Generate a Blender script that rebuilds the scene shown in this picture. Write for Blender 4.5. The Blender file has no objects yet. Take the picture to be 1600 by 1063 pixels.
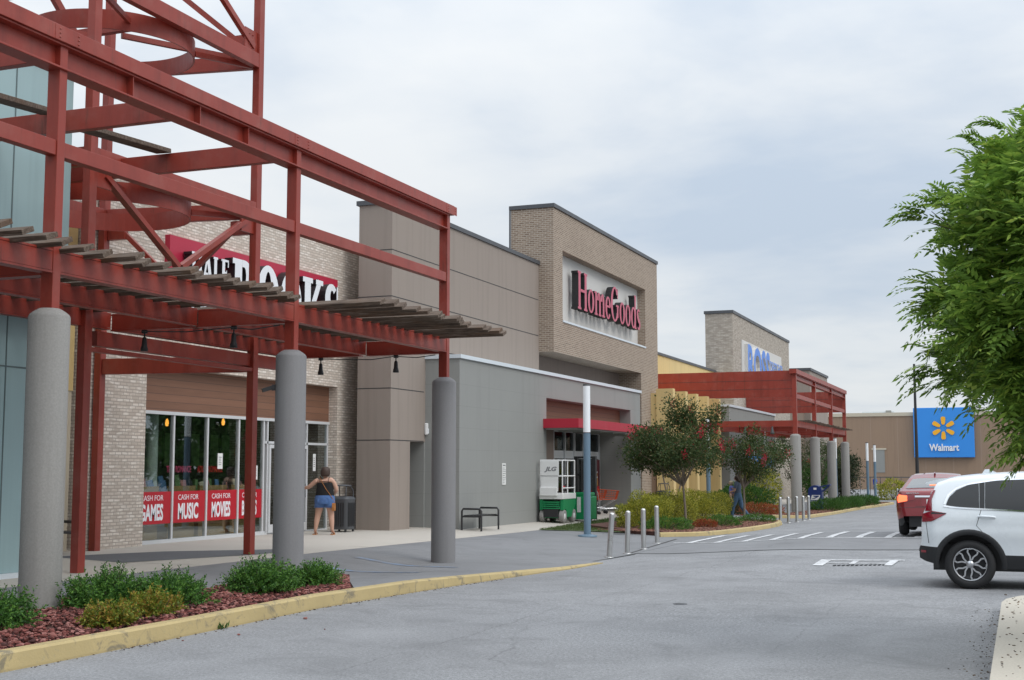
import bpy, math, random
import numpy as np
from mathutils import Vector, Matrix
from mathutils.geometry import tessellate_polygon
random.seed(7); rng = np.random.default_rng(7)
R = math.radians
S = bpy.context.scene
COL = S.collection

# ------------------------------------------------------------------ camera
cd = bpy.data.cameras.new('camera'); cam = bpy.data.objects.new('camera', cd); COL.objects.link(cam)
cam.location = (0, 0, 1.70)
cam.rotation_euler = (R(90 + 5.643), 0, R(21.3985))
cd.sensor_width = 36.0; cd.lens = 36.0 * 2024 / 1600; cd.clip_start = .1; cd.clip_end = 3000
S.camera = cam

# ------------------------------------------------------------------ sky, sun, exposure
SUN_EL, SUN_AZ = 46.0, 106.0          # azimuth measured clockwise from +Y
W = bpy.data.worlds.new('World'); S.world = W; W.use_nodes = True
nt = W.node_tree; nt.nodes.clear()
def wn(t, **k):
    n = nt.nodes.new(t)
    for a, b in k.items(): setattr(n, a, b)
    return n
def wl(a, b): nt.links.new(a, b)
out = wn('ShaderNodeOutputWorld'); bg = wn('ShaderNodeBackground')
sky = wn('ShaderNodeTexSky', sky_type='NISHITA', sun_disc=False)
sky.sun_elevation = R(SUN_EL); sky.sun_rotation = R(SUN_AZ)
bg.inputs['Strength'].default_value = 0.10
tc = wn('ShaderNodeTexCoord'); sep = wn('ShaderNodeSeparateXYZ'); wl(tc.outputs['Generated'], sep.inputs[0])
def wm(op, a, b=None, c=None):
    n = wn('ShaderNodeMath', operation=op)
    for i, v in enumerate((a, b, c)):
        if v is None: continue
        if isinstance(v, (int, float)): n.inputs[i].default_value = v
        else: wl(v, n.inputs[i])
    return n.outputs[0]
zc = wm('MAXIMUM', sep.outputs[2], 0.0)
den = wm('ADD', zc, 0.16)
cmb = wn('ShaderNodeCombineXYZ')
wl(wm('DIVIDE', sep.outputs[0], den), cmb.inputs[0]); wl(wm('DIVIDE', sep.outputs[1], den), cmb.inputs[1])
def wnoise(scale, detail, rough, off, dist=0.0):
    mp = wn('ShaderNodeMapping'); mp.inputs['Location'].default_value = off; wl(cmb.outputs[0], mp.inputs[0])
    n = wn('ShaderNodeTexNoise'); n.inputs['Scale'].default_value = scale; n.inputs['Detail'].default_value = detail
    n.inputs['Roughness'].default_value = rough; n.inputs['Distortion'].default_value = dist; wl(mp.outputs[0], n.inputs['Vector']); return n.outputs['Fac']
def wramp(fac, stops):
    r = wn('ShaderNodeValToRGB'); e = r.color_ramp.elements
    while len(e) < len(stops): e.new(.5)
    for q, (p, c) in zip(e, stops): q.position = p; q.color = (*c, 1)
    wl(fac, r.inputs[0]); return r.outputs[0]
n1 = wnoise(.85, 6, .52, (3.1, 1.4, 0), .25); n2 = wnoise(2.3, 5, .55, (9.0, 4.0, 0), .2)
nmix = wm('ADD', wm('MULTIPLY', n1, .72), wm('MULTIPLY', n2, .28))
cloud = wramp(nmix, [(.36, (6.3, 7.3, 8.6)), (.45, (7.5, 8.25, 9.15)), (.52, (8.7, 9.2, 9.7)), (.61, (9.6, 9.9, 10.1))])
# overcast luminance: brighter towards the zenith
lum = wm('ADD', wm('MULTIPLY', wm('MULTIPLY', zc, zc), 1.75), .865)
vm = wn('ShaderNodeVectorMath', operation='SCALE'); wl(cloud, vm.inputs[0]); wl(lum, vm.inputs['Scale'])
mx = wn('ShaderNodeMix', data_type='RGBA'); mx.inputs[0].default_value = .90
wl(sky.outputs[0], mx.inputs[6]); wl(vm.outputs[0], mx.inputs[7])
wl(mx.outputs[2], bg.inputs['Color']); wl(bg.outputs[0], out.inputs[0])

sl = bpy.data.lights.new('sun', 'SUN'); sun = bpy.data.objects.new('sun', sl); COL.objects.link(sun)
sl.energy = 1.15; sl.angle = R(30); sl.color = (1, .96, .91)
sd = Vector((math.sin(R(SUN_AZ)) * math.cos(R(SUN_EL)), math.cos(R(SUN_AZ)) * math.cos(R(SUN_EL)), math.sin(R(SUN_EL))))
sun.rotation_euler = sd.to_track_quat('Z', 'Y').to_euler()
sun.location = (20, -10, 40)
S.view_settings.view_transform = 'Standard'; S.view_settings.look = 'None'
S.view_settings.exposure = 0.0; S.view_settings.gamma = 1.0
S.cycles.max_bounces = 6; S.cycles.transparent_max_bounces = 12
S.cycles.use_adaptive_sampling = True

# ------------------------------------------------------------------ materials
def lin(r, g, b, k=1.0):
    f = lambda c: (c / 255 / 12.92) if c / 255 <= .04045 else ((c / 255 + .055) / 1.055) ** 2.4
    return tuple(min(.95, f(c) * k) for c in (r, g, b))
class NT:
    def __init__(s, name):
        s.m = bpy.data.materials.new(name); s.m.use_nodes = True; s.t = s.m.node_tree
        s.b = s.t.nodes['Principled BSDF']; s.o = s.t.nodes['Material Output']
    def n(s, t, **k):
        n = s.t.nodes.new(t)
        for a, b in k.items(): setattr(n, a, b)
        return n
    def l(s, a, b): s.t.links.new(a, b)
    def pos(s): return s.n('ShaderNodeNewGeometry').outputs['Position']
    def uv(s): return s.n('ShaderNodeTexCoord').outputs['UV']
    def noise(s, vec, scale, detail=4, rough=.55, dist=0, stretch=None):
        if stretch:
            mp = s.n('ShaderNodeMapping'); mp.inputs['Scale'].default_value = stretch; s.l(vec, mp.inputs[0]); vec = mp.outputs[0]
        n = s.n('ShaderNodeTexNoise'); n.inputs['Scale'].default_value = scale; n.inputs['Detail'].default_value = detail
        n.inputs['Roughness'].default_value = rough; n.inputs['Distortion'].default_value = dist
        s.l(vec, n.inputs['Vector']); return n.outputs['Fac']
    def ramp(s, fac, stops, interp='LINEAR'):
        r = s.n('ShaderNodeValToRGB'); r.color_ramp.interpolation = interp; e = r.color_ramp.elements
        while len(e) < len(stops): e.new(.5)
        for q, (p, c) in zip(e, stops):
            q.position = p; q.color = (*c, 1) if isinstance(c, tuple) else (c, c, c, 1)
        s.l(fac, r.inputs[0]); return r.outputs[0]
    def mix(s, fac, a, b, blend='MIX'):
        m = s.n('ShaderNodeMix', data_type='RGBA', blend_type=blend)
        for i, v in ((0, fac), (6, a), (7, b)):
            if isinstance(v, (int, float)): m.inputs[i].default_value = v
            elif isinstance(v, tuple): m.inputs[i].default_value = (*v, 1)
            else: s.l(v, m.inputs[i])
        return m.outputs[2]
    def math(s, op, a, b=None):
        n = s.n('ShaderNodeMath', operation=op)
        for i, v in enumerate((a, b)):
            if v is None: continue
            if isinstance(v, (int, float)): n.inputs[i].default_value = v
            else: s.l(v, n.inputs[i])
        return n.outputs[0]
    def bump(s, h, strength=.3, dist=.01):
        b = s.n('ShaderNodeBump'); b.inputs['Strength'].default_value = strength; b.inputs['Distance'].default_value = dist
        s.l(h, b.inputs['Height']); s.l(b.outputs[0], s.b.inputs['Normal'])
    def set(s, **k):
        for a, v in k.items():
            i = s.b.inputs[a.replace('_', ' ')]
            if isinstance(v, tuple): i.default_value = (*v, 1)
            elif isinstance(v, (int, float)): i.default_value = v
            else: s.l(v, i)
        return s
def scale_c(c, k): return tuple(min(.95, x * k) for x in c)
def paint(name, c, rough=.6, var=.12, scale=1.2, fine=.06, metal=0., bump=0., bscale=60, streak=False, coat=0., spec=.5):
    """plain painted or cast surface: broad blotches, fine grain, optional rain streaks"""
    m = NT(name); p = m.pos()
    big = m.noise(p, scale, 5, .6)
    col = m.mix(big, scale_c(c, 1 - var), scale_c(c, 1 + var))
    if fine: col = m.mix(fine * 2, col, m.ramp(m.noise(p, bscale, 3), [(.3, scale_c(c, .6)), (.7, scale_c(c, 1.35))]))
    if streak:
        st = m.noise(p, 1.0, 4, .6, 0, (5, 5, .22))
        col = m.mix(m.ramp(st, [(.48, 0.), (.75, .32)]), col, scale_c(c, .62))
    rr = m.ramp(big, [(.3, max(.02, rough - .08)), (.7, min(1, rough + .08))])
    m.set(Base_Color=col, Roughness=rr, Metallic=metal, Specular_IOR_Level=spec)
    if coat: m.set(Coat_Weight=coat, Coat_Roughness=.04)
    if bump: m.bump(m.noise(p, bscale, 4), bump, .01)
    return m.m
def brick(name, c1, c2, c3, mortar, w=.20, h=.0677, ms=.010, contrast=.6):
    m = NT(name); uv = m.uv()
    b = m.n('ShaderNodeTexBrick'); b.inputs['Scale'].default_value = 1; b.inputs['Brick Width'].default_value = w
    b.inputs['Row Height'].default_value = h; b.inputs['Mortar Size'].default_value = ms; b.inputs['Mortar Smooth'].default_value = .2
    b.inputs['Bias'].default_value = -.1
    b.inputs['Color1'].default_value = (*c1, 1); b.inputs['Color2'].default_value = (*c2, 1); b.inputs['Mortar'].default_value = (*mortar, 1)
    m.l(uv, b.inputs['Vector'])
    # per-brick tint from a cell noise on brick indices
    mp = m.n('ShaderNodeMapping'); mp.inputs['Scale'].default_value = (1 / w, 1 / h, 1); m.l(uv, mp.inputs[0])
    wn_ = m.n('ShaderNodeTexNoise'); wn_.inputs['Scale'].default_value = .8; wn_.inputs['Detail'].default_value = 1; m.l(mp.outputs[0], wn_.inputs['Vector'])
    fl = m.ramp(wn_.outputs['Fac'], [(.50, 0.), (.62, contrast)])
    col = m.mix(m.math('MULTIPLY', fl, m.math('SUBTRACT', 1.0, b.outputs['Fac'])), b.outputs['Color'], c3)
    stain = m.noise(m.pos(), .5, 4, .6)
    col = m.mix(m.ramp(stain, [(.45, 0.), (.75, .10)]), col, scale_c(c2, .6))
    m.set(Base_Color=col, Roughness=.9, Specular_IOR_Level=.25)
    m.bump(m.math('SUBTRACT', 1.0, b.outputs['Fac']), .35, .006)
    return m.m
def emit(name, c, s):
    m = NT(name); m.set(Base_Color=c, Emission_Color=c, Emission_Strength=s); return m.m
def glass(name, tint=(.5, .56, .55), refl=.16, rough=.0):
    m = NT(name); t = m.n('ShaderNodeBsdfTransparent'); t.inputs[0].default_value = (*tint, 1)
    g = m.n('ShaderNodeBsdfGlossy'); g.inputs['Roughness'].default_value = rough; g.inputs[0].default_value = (.85, .9, .92, 1)
    fr = m.n('ShaderNodeLayerWeight'); fr.inputs['Blend'].default_value = .25
    f = m.math('ADD', m.math('MULTIPLY', fr.outputs['Fresnel'], .33), refl)
    mx = m.n('ShaderNodeMixShader'); m.l(f, mx.inputs[0]); m.l(t.outputs[0], mx.inputs[1]); m.l(g.outputs[0], mx.inputs[2])
    m.l(mx.outputs[0], m.o.inputs[0]); return m.m
def leaf(name, stops, trans=.3, rough=.55):
    m = NT(name); g = m.n('ShaderNodeNewGeometry')
    v = m.math('ADD', m.math('MULTIPLY', g.outputs['Random Per Island'], .6), m.math('MULTIPLY', m.noise(g.outputs['Position'], 2.2, 3), .4))
    col = m.ramp(v, stops)
    m.set(Base_Color=col, Roughness=rough, Specular_IOR_Level=.3)
    tr = m.n('ShaderNodeBsdfTranslucent'); m.l(col, tr.inputs[0])
    mx = m.n('ShaderNodeMixShader'); mx.inputs[0].default_value = trans
    m.l(m.b.outputs[0], mx.inputs[1]); m.l(tr.outputs[0], mx.inputs[2]); m.l(mx.outputs[0], m.o.inputs[0]); return m.m
def isl(name, stops, rough=.85, bump=0):
    m = NT(name); g = m.n('ShaderNodeNewGeometry')
    m.set(Base_Color=m.ramp(g.outputs['Random Per Island'], stops), Roughness=rough)
    if bump: m.bump(m.noise(g.outputs['Position'], 60, 3), bump, .01)
    return m.m

M = {}
def asphalt(name, c, patch=.16, grain=.5, lines=False):
    m = NT(name); p = m.pos()
    ga = m.noise(p, 28, 3, .75); gb = m.noise(p, 75, 2, .7); g = m.math('ADD', m.math('MULTIPLY', ga, .55), m.math('MULTIPLY', gb, .45)); g2 = m.noise(p, 48, 2, .6)
    col = m.mix(m.ramp(g, [(.33, 0.), (.67, 1.)]), scale_c(c, 1 - grain * .42), scale_c(c, 1 + grain * .42))
    col = m.mix(m.ramp(g2, [(.60, 0.), (.70, .5 * grain)]), col, scale_c(c, 1.9))
    big = m.noise(p, .32, 6, .62, .4)
    col = m.mix(m.ramp(big, [(.42, 0.), (.70, patch * 1.6)]), col, scale_c(c, .55))
    # tyre-polished bands running along the road, and a few dark drips
    band = m.noise(p, 1.0, 3, .5, 0, (.75, .045, 1))
    col = m.mix(m.ramp(band, [(.45, 0.), (.72, patch)]), col, scale_c(c, 1.25))
    sp = m.noise(p, 2.2, 4, .7, 1.5)
    col = m.mix(m.ramp(sp, [(.70, 0.), (.78, .35)]), col, scale_c(c, .4))
    md = m.noise(p, 1.1, 5, .7, .8); col = m.mix(m.ramp(md, [(.50, 0.), (.70, patch * 1.9)]), col, scale_c(c, .62))
    lt = m.noise(p, .7, 4, .6, .5); col = m.mix(m.ramp(lt, [(.52, 0.), (.75, patch * 1.3)]), col, scale_c(c, 1.35))
    # wandering lane joint and tyre scuffs
    sx = m.n('ShaderNodeSeparateXYZ'); m.l(p, sx.inputs[0]); wob = m.math('MULTIPLY', m.math('SUBTRACT', m.noise(p, .8, 5, .65), .5), .5)
    for x0, wd, st in ((-5.35, .012, .6), (-2.2, .009, .45)):
        dd = m.math('ABSOLUTE', m.math('ADD', m.math('SUBTRACT', sx.outputs[0], x0), wob)); col = m.mix(m.math('MULTIPLY', m.ramp(dd, [(wd * .5, st * .6), (wd * 1.4, 0.)]), m.ramp(m.noise(p, .6, 3), [(.42, 0.), (.5, 1.)])), col, scale_c(c, .35))
    for y0, wd, st in ((19.6, .10, .30), (22.1, .07, .26), (15.2, .012, .5)):
        dd = m.math('ABSOLUTE', m.math('ADD', m.math('SUBTRACT', sx.outputs[1], y0), m.math('ADD', m.math('MULTIPLY', sx.outputs[0], .22), m.math('MULTIPLY', wob, 2.0)))); col = m.mix(m.math('MULTIPLY', m.ramp(dd, [(wd * .3, st), (wd * 1.5, 0.)]), m.ramp(m.noise(p, .5, 3), [(.45, 0.), (.58, 1.)])), col, scale_c(c, .5))
    vo = m.n('ShaderNodeTexVoronoi', feature='DISTANCE_TO_EDGE'); vo.inputs['Scale'].default_value = .16
    wp = m.n('ShaderNodeVectorMath', operation='ADD'); nz = m.n('ShaderNodeTexNoise'); nz.inputs['Scale'].default_value = .9; nz.inputs['Detail'].default_value = 5
    m.l(p, nz.inputs['Vector']); m.l(p, wp.inputs[0]); m.l(nz.outputs['Color'], wp.inputs[1]); m.l(wp.outputs[0], vo.inputs['Vector'])
    crk = m.ramp(vo.outputs['Distance'], [(.0015, .35), (.004, 0.)])
    msk = m.ramp(m.noise(p, .22, 2), [(.5, 0.), (.6, 1.)])
    col = m.mix(m.math('MULTIPLY', crk, msk), col, scale_c(c, .25))
    m.set(Base_Color=col, Roughness=.86, Specular_IOR_Level=.35)
    m.bump(g, .35, .006); return m.m
M['asphalt'] = asphalt('asphalt', (.238, .241, .248), .30, 1.5)
M['apron'] = asphalt('smooth_paving', (.205, .208, .215), .22, .35)
M['patch'] = asphalt('dark_paving', (.13, .135, .145), .12, .3)
M['concrete'] = paint('sidewalk_concrete', (.47, .435, .385), .9, .14, .6, .10, bump=.2, bscale=70)
M['gutter'] = paint('gutter_concrete', (.25, .25, .25), .9, .16, 1.2, .12, bump=.3, bscale=60)
def kerb_yellow():
    m = NT('kerb_paint'); p = m.pos(); c = (.47, .365, .175)
    col = m.mix(m.noise(p, 1.6, 5, .65), scale_c(c, .75), scale_c(c, 1.15))
    w = m.noise(p, 3.2, 6, .7, .8)
    col = m.mix(m.ramp(w, [(.54, 0.), (.64, .8)]), col, (.17, .15, .11))
    w2 = m.noise(p, 22, 4, .7)
    col = m.mix(m.ramp(w2, [(.60, 0.), (.72, .6)]), col, (.30, .27, .20))
    m.set(Base_Color=col, Roughness=.8); m.bump(m.noise(p, 45, 4), .3, .01); return m.m
M['kerb_yellow'] = kerb_yellow()
M['kerb_plain'] = paint('kerb_concrete', (.50, .46, .39), .9, .14, 1.5, .12, bump=.3, bscale=50)
def road_white():
    m = NT('road_paint'); p = m.pos()
    w = m.noise(p, 9, 6, .75)
    m.set(Base_Color=m.mix(m.ramp(w, [(.46, 0.), (.62, .85)]), (.62, .63, .64), (.26, .26, .265)), Roughness=.75); return m.m
M['road_white'] = road_white()
def road_blue():
    m = NT('worn_blue_paint'); p = m.pos()
    w = m.noise(p, 3, 6, .7)
    m.set(Base_Color=m.mix(m.ramp(w, [(.40, 0.), (.58, 1.)]), (.17, .24, .36), (.205, .212, .228)), Roughness=.8); return m.m
M['road_blue'] = road_blue()
M['col'] = paint('column_concrete', lin(150, 148, 144, .92), .85, .13, 1.3, .12, bump=.18, bscale=45, streak=True)
M['col2'] = paint('column_painted', lin(132, 131, 132, .95), .75, .07, 1.3, .06, bump=.1, bscale=45, streak=True)
RED = lin(146, 56, 43, 1.0)
def steel_red():
    m = NT('red_painted_steel'); p = m.pos()
    big = m.noise(p, .9, 5, .6)
    col = m.mix(big, scale_c(RED, .82), scale_c(RED, 1.14))
    st = m.noise(p, 1.0, 5, .65, 0, (3.2, 3.2, .45))
    col = m.mix(m.ramp(st, [(.50, 0.), (.72, .55)]), col, scale_c(RED, .5))
    chalk = m.noise(p, 2.3, 5, .6)
    col = m.mix(m.ramp(chalk, [(.50, 0.), (.8, .28)]), col, (.38, .17, .135))
    rs = m.noise(p, 1.0, 6, .7, .4, (9, 9, .8)); col = m.mix(m.ramp(rs, [(.60, 0.), (.70, .55)]), col, (.10, .035, .02))
    dr = m.noise(p, 14, 5, .75); col = m.mix(m.ramp(dr, [(.62, 0.), (.72, .35)]), col, scale_c(RED, .55))
    m.set(Base_Color=col, Roughness=.42, Specular_IOR_Level=.5); m.bump(m.noise(p, 30, 3), .05, .005); return m.m
M['red'] = steel_red()
def wood_old():
    m = NT('weathered_timber'); p = m.pos()
    g = m.noise(p, 1.0, 6, .65, .6, (2.2, 30, 30))
    col = m.ramp(g, [(.30, (.035, .024, .017)), (.50, (.11, .076, .054)), (.70, (.21, .17, .135))])
    col = m.mix(m.ramp(m.noise(p, 1.4, 4), [(.52, 0.), (.72, .6)]), col, (.13, .065, .03))
    m.set(Base_Color=col, Roughness=.85); m.bump(g, .4, .01); return m.m
M['slat'] = wood_old()
M['teal'] = paint('blue_green_panel', lin(146, 170, 172, 1.12), .45, .05, .5, .03, streak=True)
M['seam'] = paint('dark_seam', (.05, .05, .05), .8, .1)
M['teal_seam'] = paint('panel_gap', (.12, .16, .165), .8, .1)
M['cream'] = paint('cream_stucco', lin(200, 190, 170, .95), .9, .06, .8, .05, bump=.2)
M['yellow'] = paint('yellow_stucco', lin(218, 192, 136, .95), .9, .07, .8, .05, bump=.2, streak=True)
M['cap'] = paint('dark_metal_coping', lin(78, 80, 84), .5, .08)
M['white_cap'] = paint('pale_metal_coping', lin(214, 222, 228, .95), .4, .05)
M['brick_light'] = brick('pale_brick', lin(200, 188, 176, 1.12), lin(180, 168, 156, 1.12), lin(224, 217, 208, 1.15), lin(168, 157, 146, 1.1), ms=.011, contrast=.7)
M['brick_tan'] = brick('brown_brick', lin(148, 130, 114, 1.0), lin(122, 105, 91, 1.0), lin(160, 143, 126, 1.0), lin(180, 169, 156, 1.0), ms=.012, contrast=.6)
M['brick_grey'] = brick('grey_brick', lin(176, 166, 154, 1.0), lin(152, 143, 132, 1.0), lin(200, 192, 180, 1.0), lin(156, 148, 138, 1.0), .3, .1, .012)
M['taupe'] = paint('taupe_stucco', lin(146, 135, 126, 1.05), .92, .06, .7, .06, bump=.25, streak=True)
M['taupe_dark'] = paint('dark_taupe_stucco', lin(124, 112, 104, 1.0), .92, .06, .7, .06, bump=.25, streak=True)
M['brown_wall'] = paint('brown_panel_wall', lin(150, 127, 107, 1.0), .9, .05, .3, .04, streak=True)
M['brown_far'] = paint('brown_stucco', lin(128, 112, 98, .95), .9, .05, .3, .04, streak=True)
def block_grey():
    m = NT('grey_block'); p = m.pos(); c = lin(141, 142, 139, 1.03)
    sepn = m.n('ShaderNodeSeparateXYZ'); m.l(p, sepn.inputs[0])
    z = m.math('FRACT', m.math('DIVIDE', m.math('ADD', sepn.outputs[2], 10.0), .61))
    ln = m.ramp(z, [(0., .55), (.018, .55), (.02, 0.)])
    col = m.mix(m.noise(p, .8, 5), scale_c(c, .94), scale_c(c, 1.05))
    st = m.noise(p, 1.0, 4, .6, 0, (3, 3, .2))
    col = m.mix(m.ramp(st, [(.5, 0.), (.75, .3)]), col, scale_c(c, .75))
    col = m.mix(m.math('MULTIPLY', ln, .5), col, scale_c(c, .55))
    m.set(Base_Color=col, Roughness=.8); m.bump(m.noise(p, 55, 4), .12, .008); return m.m
M['grey'] = block_grey()
def plank():
    m = NT('wood_cladding'); p = m.pos(); sp = m.n('ShaderNodeSeparateXYZ'); m.l(p, sp.inputs[0])
    zz = m.math('DIVIDE', sp.outputs[2], .165); fr = m.math('FRACT', zz)
    g = m.noise(p, 1, 5, .6, .3, (1.2, 1.2, 22))
    ca, cb = lin(142, 102, 80, .9), lin(112, 78, 60, .9)
    col = m.mix(g, ca, cb)
    row = m.n('ShaderNodeTexWhiteNoise', noise_dimensions='1D'); m.l(m.math('FLOOR', zz), row.inputs['W'])
    col = m.mix(m.math('MULTIPLY', row.outputs['Value'], .35), col, scale_c(ca, 1.25))
    col = m.mix(m.ramp(fr, [(0., .8), (.05, .8), (.07, 0.)]), col, (.04, .03, .025))
    m.set(Base_Color=col, Roughness=.6); m.bump(fr, .2, .01); return m.m
M['plank'] = plank()
M['alu'] = paint('brushed_aluminium', (.62, .64, .66), .38, .05, metal=.6)
M['alu_white'] = paint('pale_frame', (.60, .61, .62), .4, .05)
M['glass'] = glass('shop_glass', (.86, .88, .87), .035)
M['glass_dark'] = glass('dark_shop_glass', (.35, .38, .38), .08)
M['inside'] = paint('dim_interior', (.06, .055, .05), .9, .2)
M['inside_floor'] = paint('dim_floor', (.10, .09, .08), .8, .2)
M['black'] = paint('black_metal', (.022, .022, .024), .45, .1)
M['char'] = paint('charcoal_plastic', (.075, .08, .088), .5, .1)
M['steel'] = paint('brushed_steel', (.56, .56, .55), .34, .08, 8, .1, metal=.9, bscale=200)
M['chrome'] = paint('chrome', (.75, .76, .78), .12, .03, metal=1.)
M['white'] = paint('white_paint', (.76, .76, .75), .5, .06, 2, .05)
M['white_lamp'] = paint('white_diffuser', (.86, .88, .90), .35, .03)
M['lamp_blue'] = paint('blue_grey_paint', lin(104, 128, 146, .95), .5, .1, 3, .08, streak=True)
M['sign_red'] = paint('crimson_panel', lin(186, 40, 68, .95), .45, .06)
M['letter_white'] = paint('letter_white', (.80, .82, .85), .45, .03)
M['letter_side'] = paint('letter_black', (.02, .02, .022), .5, .1)
M['letter_rose'] = paint('letter_rose', lin(196, 84, 108, .95), .4, .04)
M['sign_white'] = paint('panel_white', lin(206, 204, 200, .98), .7, .05)
M['letter_blue'] = paint('letter_blue', lin(62, 128, 220, .95), .4, .05)
M['sign_blue'] = paint('blue_sign_panel', lin(48, 134, 214, 1.1), .5, .03, .4, .02)
M['sun_yellow'] = paint('spark_yellow', lin(250, 178, 38, 1.), .5, .03)
M['awning'] = paint('red_awning', lin(186, 36, 58, .85), .5, .08)
M['paper'] = paint('white_paper', (.78, .78, .76), .8, .04)
M['ink'] = paint('grey_ink', (.22, .22, .23), .8, .1)
M['banner'] = paint('red_vinyl', lin(200, 26, 44, .8), .4, .05)
M['green_machine'] = paint('green_machine_paint', lin(20, 142, 86, .9), .42, .1, 3)
M['rubber'] = paint('tyre_rubber', (.022, .022, .023), .8, .15)
M['grey_rubber'] = paint('grey_tyre', (.26, .25, .24), .85, .12)
M['orange'] = paint('orange_plastic', lin(206, 84, 40, .9), .5, .1)
M['bulb'] = emit('warm_bulb', (1., .42, .06), 2.2)
M['mail_blue'] = paint('mailbox_blue', lin(28, 50, 110, .95), .35, .08)
M['car_white'] = paint('white_car_paint', lin(226, 232, 236, .98), .28, .02, fine=0, coat=.9)
M['car_red'] = paint('red_car_paint', lin(122, 14, 24, 1.0), .3, .05, fine=0, coat=.8, metal=.15)
M['cladding'] = paint('black_cladding', (.020, .021, .023), .55, .1)
def car_glass():
    m = NT('tinted_car_glass'); m.set(Base_Color=(.012, .013, .014), Roughness=.04, Specular_IOR_Level=.6); return m.m
M['car_glass'] = car_glass()
def car_glass2():
    m = NT('clear_car_glass'); m.set(Base_Color=(.10, .11, .115), Roughness=.05, Specular_IOR_Level=.9, Coat_Weight=.6, Coat_Roughness=.03); return m.m
M['rear_glass'] = car_glass2()
M['lamp_red'] = paint('lamp_red', (.24, .008, .02), .12, .05, fine=0, coat=.8)
M['lamp_lit'] = emit('brake_light', (1., .16, .06), 1.7)
M['rim_dark'] = paint('rim_black', (.03, .03, .032), .35, .1, metal=.5)
M['rim'] = paint('rim_silver', (.55, .56, .58), .28, .05, metal=.9)
M['skin'] = paint('skin', lin(206, 164, 142, .9), .6, .05, 6, .03)
M['hair'] = paint('brown_hair', (.055, .033, .024), .6, .25, 20, .2)
M['hair_pale'] = paint('pale_hair', (.55, .45, .30), .7, .15)
M['top_black'] = paint('black_cloth', (.010, .010, .011), .9, .2)
def denim(name, c):
    m = NT(name); p = m.pos(); n = m.noise(p, 14, 5, .7)
    m.set(Base_Color=m.mix(n, scale_c(c, .7), scale_c(c, 1.35)), Roughness=.9); m.bump(n, .5, .02); return m.m
M['denim'] = denim('blue_denim', lin(84, 118, 172, .85))
M['jean'] = denim('slate_jeans', lin(84, 112, 140, .85))
M['shirt_slate'] = denim('slate_shirt', lin(92, 104, 122, .85))
M['shirt_blue'] = denim('bright_blue_shirt', lin(36, 74, 190, .85))
M['shirt_lilac'] = denim('lilac_blue_shirt', lin(126, 138, 214, .85))
M['grey_cloth'] = denim('grey_trousers', lin(150, 150, 160, .85))
M['leather'] = paint('tan_leather', lin(186, 122, 62, .8), .6, .1)
M['bark'] = paint('grey_bark', (.20, .165, .13), .9, .3, 6, .15, bump=.5, bscale=30)
M['bark_dark'] = paint('brown_bark', (.09, .068, .05), .9, .3, 6, .15, bump=.6, bscale=30)
G = lambda a, b, c: (a, b, c)
M['leaf_near'] = leaf('pistache_leaf', [(.12, G(.080, .155, .028)), (.42, G(.16, .28, .045)), (.68, G(.26, .41, .066)), (.93, G(.44, .50, .09))], .38)
M['leaf_crape'] = leaf('dark_crape_leaf', [(.15, G(.024, .048, .016)), (.45, G(.055, .100, .028)), (.72, G(.10, .115, .040)), (.92, G(.19, .075, .055))], .25)
M['flower'] = leaf('red_flower', [(.2, G(.30, .010, .035)), (.6, G(.56, .022, .060)), (.9, G(.68, .06, .12))], .25)
M['leaf_hedge'] = leaf('gold_green_leaf', [(.12, G(.07, .10, .014)), (.42, G(.22, .24, .028)), (.68, G(.42, .40, .055)), (.92, G(.62, .54, .10))], .3)
M['leaf_yew'] = leaf('yew_leaf', [(.15, G(.022, .070, .016)), (.5, G(.065, .17, .030)), (.8, G(.14, .29, .045)), (.95, G(.26, .42, .08))], .22)
M['leaf_rust'] = leaf('rusty_leaf', [(.15, G(.06, .11, .015)), (.45, G(.20, .26, .03)), (.7, G(.34, .17, .04)), (.80, G(.40, .38, .05)), (.95, G(.22, .34, .05))], .25)
M['leaf_red'] = leaf('red_shrub_leaf', [(.15, G(.20, .03, .02)), (.5, G(.34, .08, .03)), (.9, G(.30, .16, .05))], .25)
M['leaf_dark'] = leaf('dark_leaf', [(.15, G(.012, .024, .010)), (.5, G(.026, .046, .018)), (.9, G(.07, .075, .03))], .2)
M['leaf_mid'] = leaf('mid_green_leaf', [(.15, G(.020, .060, .012)), (.5, G(.045, .115, .022)), (.9, G(.09, .19, .03))], .3)
M['grass'] = leaf('grass_blade', [(.1, G(.045, .075, .022)), (.5, G(.075, .115, .032)), (.9, G(.13, .16, .05))], .25)
M['lava'] = isl('lava_rock', [(.05, (.045, .016, .014)), (.35, (.13, .038, .032)), (.68, (.22, .068, .055)), (.95, (.33, .15, .13))], .95, .4)
M['mulch_base'] = paint('red_soil', (.10, .045, .035), 1., .3, 9, .2, bump=.6, bscale=40)
M['mulch'] = isl('mulch_chip', [(.05, (.05, .022, .015)), (.5, (.15, .06, .04)), (.95, (.24, .12, .08))], .95)
M['litter'] = isl('dead_leaf', [(.05, (.03, .02, .015)), (.6, (.09, .06, .04)), (.95, (.2, .14, .08))], .9)
M['turf'] = paint('lawn_soil', (.07, .10, .035), 1., .3, 5, .2)
BOOKC = [paint('book_blue', (.10, .22, .42), .6), paint('book_teal', (.10, .34, .36), .6), paint('book_pink', (.62, .28, .26), .6),
         paint('book_cream', (.60, .56, .42), .6), paint('book_dark', (.05, .05, .06), .6), paint('book_green', (.14, .26, .10), .6)]
M['crate_tan'] = paint('kraft_card', (.42, .28, .12), .8, .1)
M['text_pink'] = paint('text_pink', lin(230, 90, 130, .9), .6)
M['text_red'] = paint('text_red', lin(220, 40, 46, .9), .6)
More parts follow.
